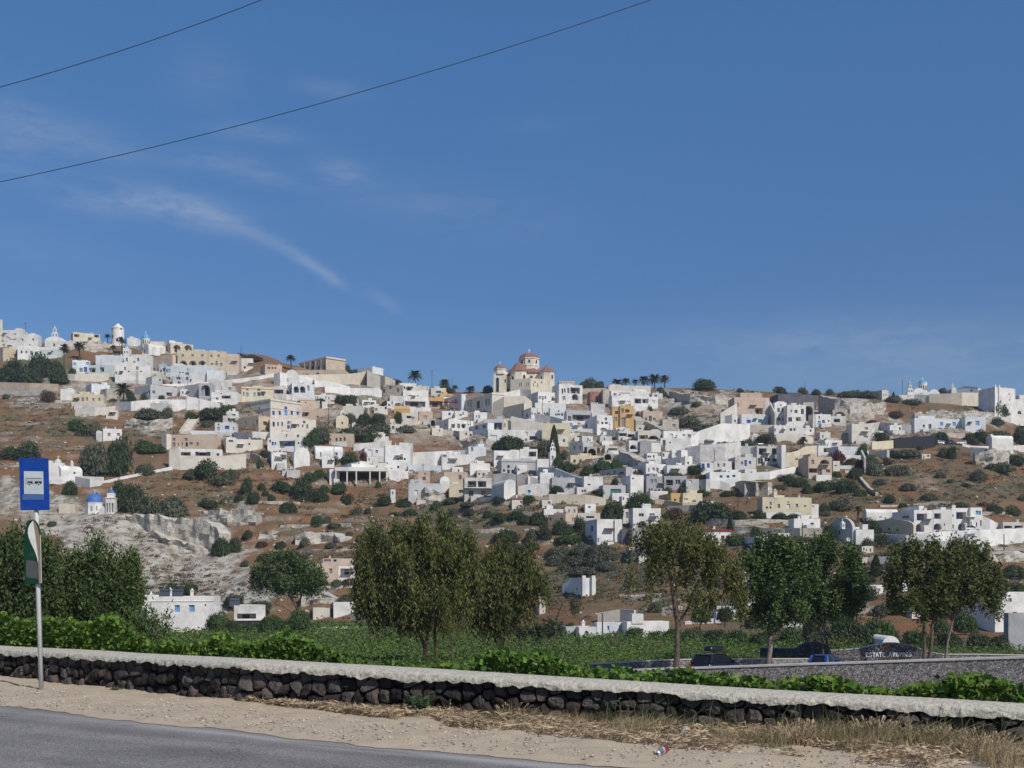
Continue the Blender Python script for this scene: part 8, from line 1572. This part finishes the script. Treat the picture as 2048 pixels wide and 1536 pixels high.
def lane_wall(name, pts, label, m, thick=.45, cap=.05, capm=None, down=None, ht=None):
    """pts: (photo x, distance, photo y of the top)"""
    o0 = P(pts[len(pts) // 2][0], pts[len(pts) // 2][2], pts[len(pts) // 2][1]); r = empty(name, o0); rows = []
    for i in range(len(pts) - 1):
        n = 10
        for k in range(n + (i == len(pts) - 2)):
            t = k / n; rows.append(P(lerp(pts[i][0], pts[i + 1][0], t), lerp(pts[i][2], pts[i + 1][2], t), lerp(pts[i][1], pts[i + 1][1], t)))
    b, c = MB(), MB(); N = len(rows)
    for i in range(N - 1):
        p, q = rows[i], rows[i + 1]; d = (q - p); d.z = 0; d.normalize(); nx = Vector((-d.y, d.x, 0)); nx = nx if nx.y > 0 else -nx
        g1, g2 = (p.z - ht, q.z - ht) if ht else (ground_z(p.x, p.y) - .4, ground_z(q.x, q.y) - .4)
        A = lambda v, z, k_=0: tuple(Vector((v.x, v.y, z)) - o0 + nx * k_)
        b.quad(A(p, g1), A(q, g2), A(q, q.z), A(p, p.z)); b.quad(A(q, g2, thick), A(p, g1, thick), A(p, p.z, thick), A(q, q.z, thick)); b.quad(A(p, p.z), A(q, q.z), A(q, q.z, thick), A(p, p.z, thick))
        if i == 0: b.quad(A(p, g1, thick), A(p, g1), A(p, p.z), A(p, p.z, thick))
        if i == N - 2: b.quad(A(q, g2), A(q, g2, thick), A(q, q.z, thick), A(q, q.z))
        if cap: k = .05; c.quad(A(p, p.z - .02, -k), A(q, q.z - .02, -k), A(q, q.z + cap, -k), A(p, p.z + cap, -k)); c.quad(A(p, p.z + cap, -k), A(q, q.z + cap, -k), A(q, q.z + cap, thick + k), A(p, p.z + cap, thick + k))
    b.build('stonework', m, r)
    if cap: c.build('coping', capm or CAPW, r)
    tag(r, label, 'wall'); return r
lane_wall('field_wall', [(1180, 76, 1345), (1300, 74.6, 1340), (1400, 73.5, 1337), (1500, 72.3, 1333.5), (1600, 71.1, 1330), (1700, 70, 1327), (1848, 68.3, 1322), (2048, 66, 1316), (2300, 63, 1308)], 'grey lava stone wall with pale coping running right behind the vines', SW1, .5, .085)
lane_wall('back_wall_of_lane', [(1120, 105, 1333), (1300, 105, 1322), (1400, 105, 1318.5), (1640, 106, 1318)], 'low grey wall on the far side of the lane behind the dark car', SW1, .4, .05)
lane_wall('end_wall_of_lane', [(1880, 106.6, 1309), (1960, 106, 1309), (2060, 105, 1311), (2300, 102, 1316)], 'low grey wall on the far side of the lane at the right edge', SW1, .4, .05)
lane_wall('gate_wall', [(1520, 116, 1296), (1590, 114, 1297), (1600, 113, 1291), (1612, 113, 1285), (1628, 112, 1283), (1648, 112, 1286), (1662, 112, 1296)], 'dark curved gate wall in tree shade above the blue car', SW2, .5, .04, WALLS['G'])
lane_wall('track_wall', [(940, 110, 1326), (1000, 112, 1325), (1060, 114, 1325)], 'low grey wall piece glimpsed under the drooping trees', SW1, .4, .04)
nm = lane_wall('name_wall', [(1662, 106, 1301), (1690, 106, 1300), (1715, 106, 1297), (1735, 106, 1293), (1755, 106, 1288.5), (1775, 106, 1286), (1795, 106, 1286), (1812, 106, 1288.5), (1830, 106, 1294), (1850, 106, 1301), (1868, 106, 1306), (1884, 106, 1308)], 'curved dark stone name wall with white lettering and gold emblem', SW2, .6, .035, WALLS['g'])
sN = F / 106.0; o0 = nm.location
GLY = {  # strokes in a unit cell (x right, y up); serif bars included
 'E': [((.18, 0), (.18, 1)), ((.0, 1), (.85, 1)), ((.0, 0), (.9, 0)), ((.18, .52), (.7, .52)), ((.85, 1), (.85, .82)), ((.9, 0), (.9, .2))],
 'S': [((.85, .82), (.7, .98)), ((.7, .98), (.35, 1)), ((.35, 1), (.12, .8)), ((.12, .8), (.3, .58)), ((.3, .58), (.7, .42)), ((.7, .42), (.88, .2)), ((.88, .2), (.65, 0)), ((.65, 0), (.3, .02)), ((.3, .02), (.1, .2))],
 'T': [((.5, 0), (.5, 1)), ((.02, 1), (.98, 1)), ((.3, 0), (.7, 0)), ((.02, 1), (.02, .82)), ((.98, 1), (.98, .82))],
 'A': [((.08, 0), (.5, 1)), ((.5, 1), (.92, 0)), ((.25, .35), (.75, .35)), ((-.05, 0), (.25, 0)), ((.75, 0), (1.05, 0))],
 'R': [((.2, 0), (.2, 1)), ((.05, 1), (.65, 1)), ((.65, 1), (.85, .8)), ((.85, .8), (.65, .52)), ((.65, .52), (.2, .5)), ((.5, .5), (.95, 0)), ((.05, 0), (.38, 0))],
 'G': [((.88, .8), (.6, 1)), ((.6, 1), (.25, .9)), ((.25, .9), (.08, .5)), ((.08, .5), (.25, .1)), ((.25, .1), (.6, 0)), ((.6, 0), (.85, .15)), ((.85, .15), (.85, .42)), ((.6, .42), (.98, .42))],
 'Y': [((.08, 1), (.5, .48)), ((.92, 1), (.5, .48)), ((.5, .48), (.5, 0)), ((.3, 0), (.7, 0)), ((-.05, 1), (.25, 1)), ((.75, 1), (1.05, 1))],
 'O': [((.5, 1), (.85, .8)), ((.85, .8), (.92, .5)), ((.92, .5), (.82, .15)), ((.82, .15), (.5, 0)), ((.5, 0), (.16, .15)), ((.16, .15), (.08, .5)), ((.08, .5), (.16, .82)), ((.16, .82), (.5, 1))],
 'N': [((.15, 0), (.15, 1)), ((.15, 1), (.85, 0)), ((.85, 0), (.85, 1)), ((0, 0), (.3, 0)), ((.7, 1), (1, 1)), ((0, 1), (.2, 1))], 'I': [((.5, 0), (.5, 1)), ((.28, 0), (.72, 0)), ((.28, 1), (.72, 1))]}
def lettering(name, text, x, yb, xe, hs, th, m):
    """photo px: start x, baseline y, end x, letter height per letter; every letter its own part"""
    adv = [(.55 if c == ' ' else (.42 if c == 'I' else .9) * (h_ / max(hs))) for c, h_ in zip(text, hs)]; tot_ = sum(adv); k = (xe - x) / tot_; cx_ = x; n = len(text)
    for c, h_, a in zip(text, hs, adv):
        if c != ' ':
            b = MB(); w = a * k * (.80 if c != 'I' else .9)
            for (p, q) in GLY[c]:
                A = P(cx_ + p[0] * w, yb - 0.012 * (cx_ - x) - p[1] * h_, 106) - o0; Q = P(cx_ + q[0] * w, yb - .012 * (cx_ - x) - q[1] * h_, 106) - o0; vert = abs(q[0] - p[0]) < .2 or abs(q[1] - p[1]) > .5
                t_ = th * (1.0 if vert else .55); b.tube([(A.x, -.05, A.z), (Q.x, -.05, Q.z)], t_, 5)
            b.build('letter', m, nm)
        cx_ += a * k
WL = mat('white_letters', (.82, .82, .80), .5, .03, 5); GL = mat('gold_letters', (.42, .27, .09), .5, .05, 5, metal=.3)
lettering('l', 'ESTATE', 1731, 1314, 1771, [8.4] * 6, .044, WL); lettering('l', 'ARGYROS', 1777, 1313.5, 1823.5, [10, 8, 8, 8, 8, 8, 8], .044, WL); lettering('l', 'SANTORINI', 1757, 1320.8, 1802, [5] * 9, .018, GL)
b = MB(); pts = []
for k in range(41):
    t = k / 40 * 2 * math.pi; pts.append((1770.5 + 4.2 * math.cos(t) + 1.0 * math.sin(t), 1295.5 - 3.9 * math.sin(t)))
A = [(1766.5, 1299.5), (1768, 1300.3), (1771, 1299), (1774, 1294.5), (1776.5, 1289.8), (1775.5, 1287.6), (1773.2, 1288.2), (1772.2, 1291), (1773, 1294), (1775, 1297.2), (1778, 1299), (1780.5, 1298.3)]; B_ = [(1773.5, 1293), (1770, 1292), (1767, 1294), (1766, 1297), (1767.2, 1299.6), (1770, 1299.8), (1773, 1297.5)]; C_ = [(1774.5, 1290), (1777.6, 1291), (1779, 1294), (1778, 1297.5), (1775.5, 1299.5)]
for q in (A, B_, C_): b.tube([tuple(Vector(((P(x, y, 106) - o0).x, -.06, (P(x, y, 106) - o0).z))) for x, y in q], .032, 6)
b.build('emblem', GL, nm, True)
# lane between the walls (gravel)
b = MB(); lane = [(1150, 78, 104), (1300, 75, 105), (1500, 71, 105), (1700, 68, 105), (1900, 64, 105), (2100, 60, 104)]
V = []; 
for (x, a, c) in lane:
    for k in range(9): Yk = lerp(a, c, k / 8); X_ = (x - CX) / F * Yk; V.append((X_, Yk, ground_z(X_, Yk) + .05))
b.add(V, [(i * 9 + k, (i + 1) * 9 + k, (i + 1) * 9 + k + 1, i * 9 + k + 1) for i in range(len(lane) - 1) for k in range(8)]); tag(b.build('lane', mat('lane_gravel', (.30, .26, .21), 1, .2, 1)), kind='structure')
# ---------------- cars ----------------
GLASS = mat('car_glass', (.012, .016, .022), .08, .05, 1, spec=.8); TYRE = mat('tyre', (.02, .02, .02), .9, .1, 5); RIM = mat('rim', (.45, .45, .47), .35, .05, 5, metal=.8); TAIL = mat('tail_light', (.30, .01, .012), .3, .05, 5, spec=.6); PLATE = mat('number_plate', (.6, .6, .6), .5, .05, 5)
def car(name, label, loc_, heading, Lc, Wc, Hc, paint, suv=True, group=None):
    """x forward, y left; origin on the ground at the middle of the car"""
    r = empty(name, loc_, heading); h2, w2 = Lc / 2, Wc / 2; belt = Hc * (.60 if suv else .60); cl = Hc * .16
    st = [  # station x, belt height, roof height (or None), half width, roof half width
     (-h2, Hc * .50, None, w2 * .90), (-h2 + .06, belt * .97, None, w2 * .95), (-h2 + .35, belt, None, w2), (-.2, belt * 1.0, None, w2), (h2 * .42, belt * .98, None, w2), (h2 * .80, belt * .86, None, w2 * .95), (h2 * .97, belt * .68, None, w2 * .85), (h2, belt * .48, None, w2 * .80)]
    V = []; 
    for (x, hb, _, w) in st:
        V += [(x, -w * .94, cl), (x, -w, cl + (hb - cl) * .35), (x, -w * .985, cl + (hb - cl) * .7), (x, -w * .90, hb), (x, 0, hb + .03), (x, w * .90, hb), (x, w * .985, cl + (hb - cl) * .7), (x, w, cl + (hb - cl) * .35), (x, w * .94, cl)]
    b = MB(); n = 9; b.add(V, [(i * n + k, i * n + k + 1, (i + 1) * n + k + 1, (i + 1) * n + k)[::-1] for i in range(len(st) - 1) for k in range(n - 1)] + [tuple(range(n)), tuple(range((len(st) - 1) * n, len(st) * n))[::-1]] + [(i * n, (i + 1) * n, (i + 1) * n + n - 1, i * n + n - 1) for i in range(len(st) - 1)]); b.build('body', paint, r, True)
    # cabin: roof slab and pillars around glass
    xb, xf, tb, tf = -h2 + .10, h2 * .52, -h2 + (.55 if suv else .42), h2 * .06; rw, bw = w2 * .74, w2 * .90; zr, zb = Hc, belt * .985
    gl = MB(); g8 = [(xb, -bw, zb), (xf, -bw, zb), (xf, bw, zb), (xb, bw, zb), (tb, -rw, zr - .05), (tf, -rw, zr - .05), (tf, rw, zr - .05), (tb, rw, zr - .05)]
    gl.add(g8, [(0, 1, 5, 4), (1, 2, 6, 5), (2, 3, 7, 6), (3, 0, 4, 7)]); gl.build('windows', GLASS, r)
    rf = MB(); rf.add([(tb - .08, -rw, zr - .06), (tf + .06, -rw, zr - .06), (tf + .06, rw, zr - .06), (tb - .08, rw, zr - .06), (tb + .05, -rw * .88, zr), (tf - .1, -rw * .88, zr - .0), (tf - .1, rw * .88, zr), (tb + .05, rw * .88, zr)], [(0, 1, 5, 4), (1, 2, 6, 5), (2, 3, 7, 6), (3, 0, 4, 7), (4, 5, 6, 7), (3, 2, 1, 0)]); rf.build('roof', paint, r, False)
    for sy in (-1, 1):
        for (xa, xt, t_) in ((xb + .02, tb, .10 if suv else .14), (xf - .03, tf, .035), ((xb + xf) / 2 - .05, (tb + tf) / 2 - .02, .035), (xb + .42, tb + .30, .06)):
            pl = MB(); pl.tube([(xa, sy * (bw + .004), zb), (xt, sy * (rw + .004), zr - .05)], t_, 5); pl.build('pillar', paint, r)
    for sx in (-1, 1):
        for sy in (-1, 1):
            wr = Hc * (.205 if suv else .20); b = MB(); x = sx * Lc * .30; y = sy * (w2 - .10)
            def cyl(rad, y0, y1, m_): 
                q = MB(); k_ = 18; q.add([(x + rad * math.cos(2 * math.pi * i / k_), yy, wr + rad * math.sin(2 * math.pi * i / k_)) for yy in (y0, y1) for i in range(k_)], [tuple(range(k_)), tuple(range(2 * k_ - 1, k_ - 1, -1))] + [(i, (i + 1) % k_, (i + 1) % k_ + k_, i + k_) for i in range(k_)]); return q
            wo_ = cyl(wr, y - .11 * sy, y + .115 * sy, TYRE).build('wheel', TYRE, r); cyl(wr * .66, y + .05 * sy, y + .125 * sy, RIM).build('rim', RIM, wo_)
    for sy in (-1, 1):
        b = MB(); b.box(-h2 - .035, -h2 + .16, min(sy * w2 * .50, sy * w2 * .985), max(sy * w2 * .50, sy * w2 * .985), belt * .70, belt * .84); b.build('tail_light', TAIL, r)
        b = MB(); b.box(xf - .5, xf - .30, min(sy * w2 * .97, sy * (w2 + .16)), max(sy * w2 * .97, sy * (w2 + .16)), zb, zb + .15); b.build('mirror', paint, r)
    b = MB(); b.box(-h2 - .02, -h2 + .02, -.26, .26, belt * .52, belt * .62); b.build('number_plate', PLATE, r)
    b = MB(); b.box(-h2 - .07, -h2 + .05, -w2 * .92, w2 * .92, cl - .02, cl + Hc * .13); b.build('bumper', mat('bumper_black', (.02, .02, .022), .7, .1, 5), r)
    tag(r, label, 'car', group); return r
NAVY = mat('navy_paint', (.006, .008, .018), .22, .05, 1, spec=.7); BLUEP = mat('bright_blue_paint', (.008, .045, .22), .25, .05, 1, spec=.7)
def on_ground(px, Y): x = (px - CX) / F * Y; return Vector((x, Y, ground_z(x, Y) + .05))
p = on_ground(1433, 98); dz = (EYE + (HY - 1306.5) / F * 98) - 1.66; p.z = dz
SU = car('dark_suv', 'black family car carrying a roof box, parked behind the field wall', p, math.radians(48), 5.0, 2.0, 1.66, NAVY)
# level patch under the parked cars
rb = empty('roof_box', (p.x, p.y, p.z + 1.66), math.radians(48)); tag(rb, 'long black roof box strapped on top of the dark car', 'roof box'); b = MB(); sec = [(-1.15, .30, .10, .30), (-1.0, .40, .05, .42), (-.2, .42, .05, .46), (.7, .40, .05, .40), (1.05, .30, .10, .28), (1.18, .18, .16, .22)]; V = []
for (x, w, z0, z1) in sec: V += [(x, -w, z0 + .1), (x, -w * .8, z0 + .02), (x, w * .8, z0 + .02), (x, w, z0 + .1), (x, w * .95, z1 - .06), (x, w * .7, z1 + .06), (x, -w * .7, z1 + .06), (x, -w * .95, z1 - .06)]
V = [(x - .25, y, z + .14) for x, y, z in V]; b.add(V, [(i * 8 + k, i * 8 + (k + 1) % 8, (i + 1) * 8 + (k + 1) % 8, (i + 1) * 8 + k)[::-1] for i in range(5) for k in range(8)] + [tuple(range(8)), tuple(range(40, 48))[::-1]]); b.build('shell', mat('black_plastic', (.012, .014, .016), .3, .05, 2, spec=.6), rb, True)
for x in (-.9, .45): b = MB(); b.box(x - .03, x + .03, -.62, .62, .07, .12); b.box(x - .03, x + .03, -.62, -.55, 0, .07); b.box(x - .03, x + .03, .55, .62, 0, .07); b.build('crossbar', MATS['black_plastic'], rb)
p2 = on_ground(1652, 100); p2.z = (EYE + (HY - 1308.5) / F * 100) - 1.42
car('blue_hatchback', 'bright blue small car half hidden behind the field wall', p2, math.radians(52), 3.7, 1.62, 1.42, BLUEP, False)
for (px, yb, c, hd, lb) in ((1942, 1063, (.5, .5, .5), 8, 'silver car parked on top of the huge white wall'), (1884, 889, (.6, .62, .65), 5, 'white van parked right of the black canopy'), (1901, 888, (.02, .05, .14), 30, 'dark blue car parked beside the white van'), (1921, 889, (.65, .65, .63), 200, 'pale car right of the dark blue parked car'), (2025, 836, (.04, .045, .05), 20, 'dark car below the tall blank white block'), (323, 764, (.03, .03, .035), 12, 'black car parked by the greenish grey house')):
    pg = ground(px, yb); pg = P(px, yb, pg.y - 2); car('parked_car', lb, pg, math.radians(hd), 4.0, 1.7, 1.45, mat('paint_' + lb.split()[0] + '_' + str(px), c, .3, .05, 1, spec=.6), False, 'cars parked in the village')
# ---------------- horse ----------------
def horse(px, py):
    p = ground(px, py); r = empty('horse', (p.x, p.y - 1, p.z + .05), math.radians(185)); me = bpy.data.meshes.new('body')
    V = [(0, 0, 1.25), (-.45, 0, 1.28), (-.8, 0, 1.25), (.45, 0, 1.22), (.7, 0, 1.28), (1.0, 0, 1.15), (1.3, 0, .85), (1.45, 0, .62), (1.52, 0, .40)]; E = [(0, 1), (1, 2), (0, 3), (3, 4), (4, 5), (5, 6), (6, 7), (7, 8)]; R = [.30, .30, .26, .29, .24, .16, .12, .11, .06]
    def leg(root, sx, sy, hind):
        i = len(V); k = [(sx + (.05 if hind else 0), sy, .95), (sx + (.10 if hind else .0), sy, .62), (sx - (.06 if hind else 0), sy, .42), (sx, sy, .08), (sx + .06, sy, .02)]
        for j, q in enumerate(k): V.append(q); R.append([.15, .10, .06, .045, .055][j]); E.append((root if j == 0 else i + j - 1, i + j))
    leg(2, -.72, .17, True); leg(2, -.78, -.17, True); leg(3, .50, .16, False); leg(3, .58, -.16, False)
    i = len(V); V.extend([(-.98, 0, 1.15), (-1.08, 0, .75), (-1.06, 0, .45)]); R.extend([.06, .07, .03]); E.extend([(2, i), (i, i + 1), (i + 1, i + 2)])
    me.from_pydata(V, E, []); o = bpy.data.objects.new('body', me); COL.objects.link(o); o.parent = r; md = o.modifiers.new('skin', 'SKIN'); sv = me.skin_vertices[0].data
    for j, v in enumerate(sv): v.radius = (R[j] * .8, R[j])
    sv[0].use_root = True; o.modifiers.new('sub', 'SUBSURF').levels = 1; o.modifiers['sub'].render_levels = 1; me.materials.append(mat('bay_horse_coat', (.11, .045, .028), .6, .15, 3)); tag(r, 'brown horse grazing on the pale rocky slope below the dark blue dome', 'horse')
    b = MB(); 
    for s_ in (-1, 1): b.tube([(.98, s_ * .05, 1.26), (1.0, s_ * .06, 1.38)], [.035, .008], 5)
    b.build('ears', MATS['bay_horse_coat'], r)
horse(181, 1065)
# ---------------- village odds and ends ----------------
def lump(name, px, yt, yb, w, col, label, cat):
    p = ground(px, yb); p = P(px, yb, p.y - 2.2); s = F / p.y; bm = bmesh.new(); bmesh.ops.create_icosphere(bm, subdivisions=3, radius=1); rg = np.random.default_rng(int(px))
    for v in bm.verts: v.co *= 1 + .08 * math.sin(v.co.x * 5 + px) + rg.normal() * .025; v.co.x *= w / s / 2; v.co.y *= w / s / 2.5; v.co.z = (v.co.z + 1) / 2 * (yb - yt) / s
    me = bpy.data.meshes.new(name); bm.to_mesh(me); bm.free(); me.polygons.foreach_set('use_smooth', [True] * len(me.polygons)); tag(link(name, me, mat('m_' + name + str(int(px)), col, .8, .2, 2), None, p), label, cat)
lump('covered_car', 1434, 873, 881, 21, (.34, .22, .06), 'mustard coloured covered car on the white road wall', 'car'); lump('covered_car', 1417, 879, 886, 22, (.22, .22, .2), 'grey covered car beside the mustard one', 'car'); lump('tarpaulin', 1121, 952, 962, 15, (.02, .08, .40), 'bright blue tarpaulin on the grey green house terrace', 'tarpaulin')
def disc_obj(name, px, yc, d, col, label, cat):
    p = ground(px, yc + d / 2); p = P(px, yc, p.y - 4); s = F / p.y; r = empty(name, p); b = MB(); b.lathe([(.01, 0), (d / s * .3, .05), (d / s * .5, .22)], (0, 0, 0), 20); V = [(v[0], -v[2] + .1, v[1]) for v in b.v]; b.v = V; b.build('dish', mat('m_' + name, col, .6, .05, 2), r); b = MB(); b.tube([(0, 0, -d / s), (0, 0, 0)], .05, 6); b.build('post', PANES['k'], r); tag(r, label, cat)
disc_obj('satellite_dish', 1697, 1078, 9, (.6, .6, .58), 'large white satellite dish below the small blue domed chapel', 'dish'); disc_obj('water_disc', 1058, 983, 7, (.03, .22, .5), 'bright blue round disc against the white cave wall', 'disc')
def parasol(px, yt, yb, w, col, label, closed=False):
    p = ground(px, yb); p = P(px, yb, p.y - 3); s = F / p.y; h_ = (yb - yt) / s; r = empty('parasol', p); b = MB(); b.tube([(0, 0, -.5), (0, 0, h_ * .95)], .05, 6); b.build('pole', PANES['w'], r); b = MB(); R_ = .25 if closed else w / s / 2; b.lathe([(R_, h_ * (.45 if closed else .78)), (R_ * (1.1 if closed else .5), h_ * .9 if not closed else h_ * .6), (.03, h_)], (0, 0, 0), 8); b.build('canopy', mat('canvas_' + str(col), col, .9, .05, 2), r); tag(r, label, 'parasol', 'parasols by the restaurants')
RD = (.25, .02, .03); WH = (.72, .70, .66)
parasol(893, 801, 818, 16, RD, 'dark red parasol, left of the pair outside the restaurant'); parasol(908, 801, 818, 15, RD, 'dark red parasol, middle one outside the restaurant'); parasol(914, 803, 816, 10, RD, 'dark red parasol beside the lilac white house'); parasol(897, 800, 815, 5, WH, 'closed white parasol left, beside the red parasols', True); parasol(911, 800, 815, 5, WH, 'closed white parasol right, beside the red parasols', True)
parasol(961, 854, 866, 20, WH, 'open white parasol on the terrace near the low columned house'); parasol(1660, 1041, 1050, 1, WH, '') if 0 else None
# stair path beside the ochre house
p0 = ground(372, 868); b = MB(); n = 14
st_ = empty('stair_path', p0)
pa, pb_ = ground(370, 868), ground(388, 842)
for k in range(n):
    a = pa.lerp(pb_, k / n) - p0; c = pa.lerp(pb_, (k + 1) / n) - p0; b.box(a.x - 1.6, a.x + 1.6, a.y, c.y + .02 * k, a.z - 1.5, c.z + .5)
b.build('steps', WALLS['c'], st_); b = MB(); 
for sgn in (-1, 1): b.add([tuple(pa - p0 + Vector((sgn * 1.9 - .2, 0, -1))), tuple(pa - p0 + Vector((sgn * 1.9 + .2, 0, -1))), tuple(pb_ - p0 + Vector((sgn * 1.9 + .2, 0, -1))), tuple(pb_ - p0 + Vector((sgn * 1.9 - .2, 0, -1))), tuple(pa - p0 + Vector((sgn * 1.9 - .2, 0, 1.3))), tuple(pa - p0 + Vector((sgn * 1.9 + .2, 0, 1.3))), tuple(pb_ - p0 + Vector((sgn * 1.9 + .2, 0, 1.3))), tuple(pb_ - p0 + Vector((sgn * 1.9 - .2, 0, 1.3)))], [(0, 3, 2, 1), (4, 5, 6, 7), (0, 1, 5, 4), (1, 2, 6, 5), (2, 3, 7, 6), (3, 0, 4, 7)])
b.build('parapet', WALLS['C'], st_); tag(st_, 'straight sandy stairway climbing behind the ochre house', 'stairs')
ribbon([(1712, 935, 940), (1725, 955, 962), (1742, 975, 983), (1757, 985, 993)], 's', 'winding dry stone wall descending the brown slope on the right', thick=.8, rough=.2)
ribbon([(1725, 900, 935), (1732, 915, 950), (1738, 905, 930)][:2], 'w', 'white stair wall beside the grey scrub')
# ---------------- a thin summer haze ----------------
b = MB(); b.box(-1600, 1600, -1600, 1600, -10, 190)
hz = bpy.data.materials.new('haze'); hz.use_nodes = True; hn = hz.node_tree.nodes; hn.clear(); vo = hn.new('ShaderNodeVolumePrincipled'); vo.inputs['Color'].default_value = (.80, .87, 1, 1); vo.inputs['Density'].default_value = .00014; vo.inputs['Anisotropy'].default_value = .2
ho = hn.new('ShaderNodeOutputMaterial'); hz.node_tree.links.new(vo.outputs[0], ho.inputs['Volume']); tag(b.build('haze', hz), kind='stuff')
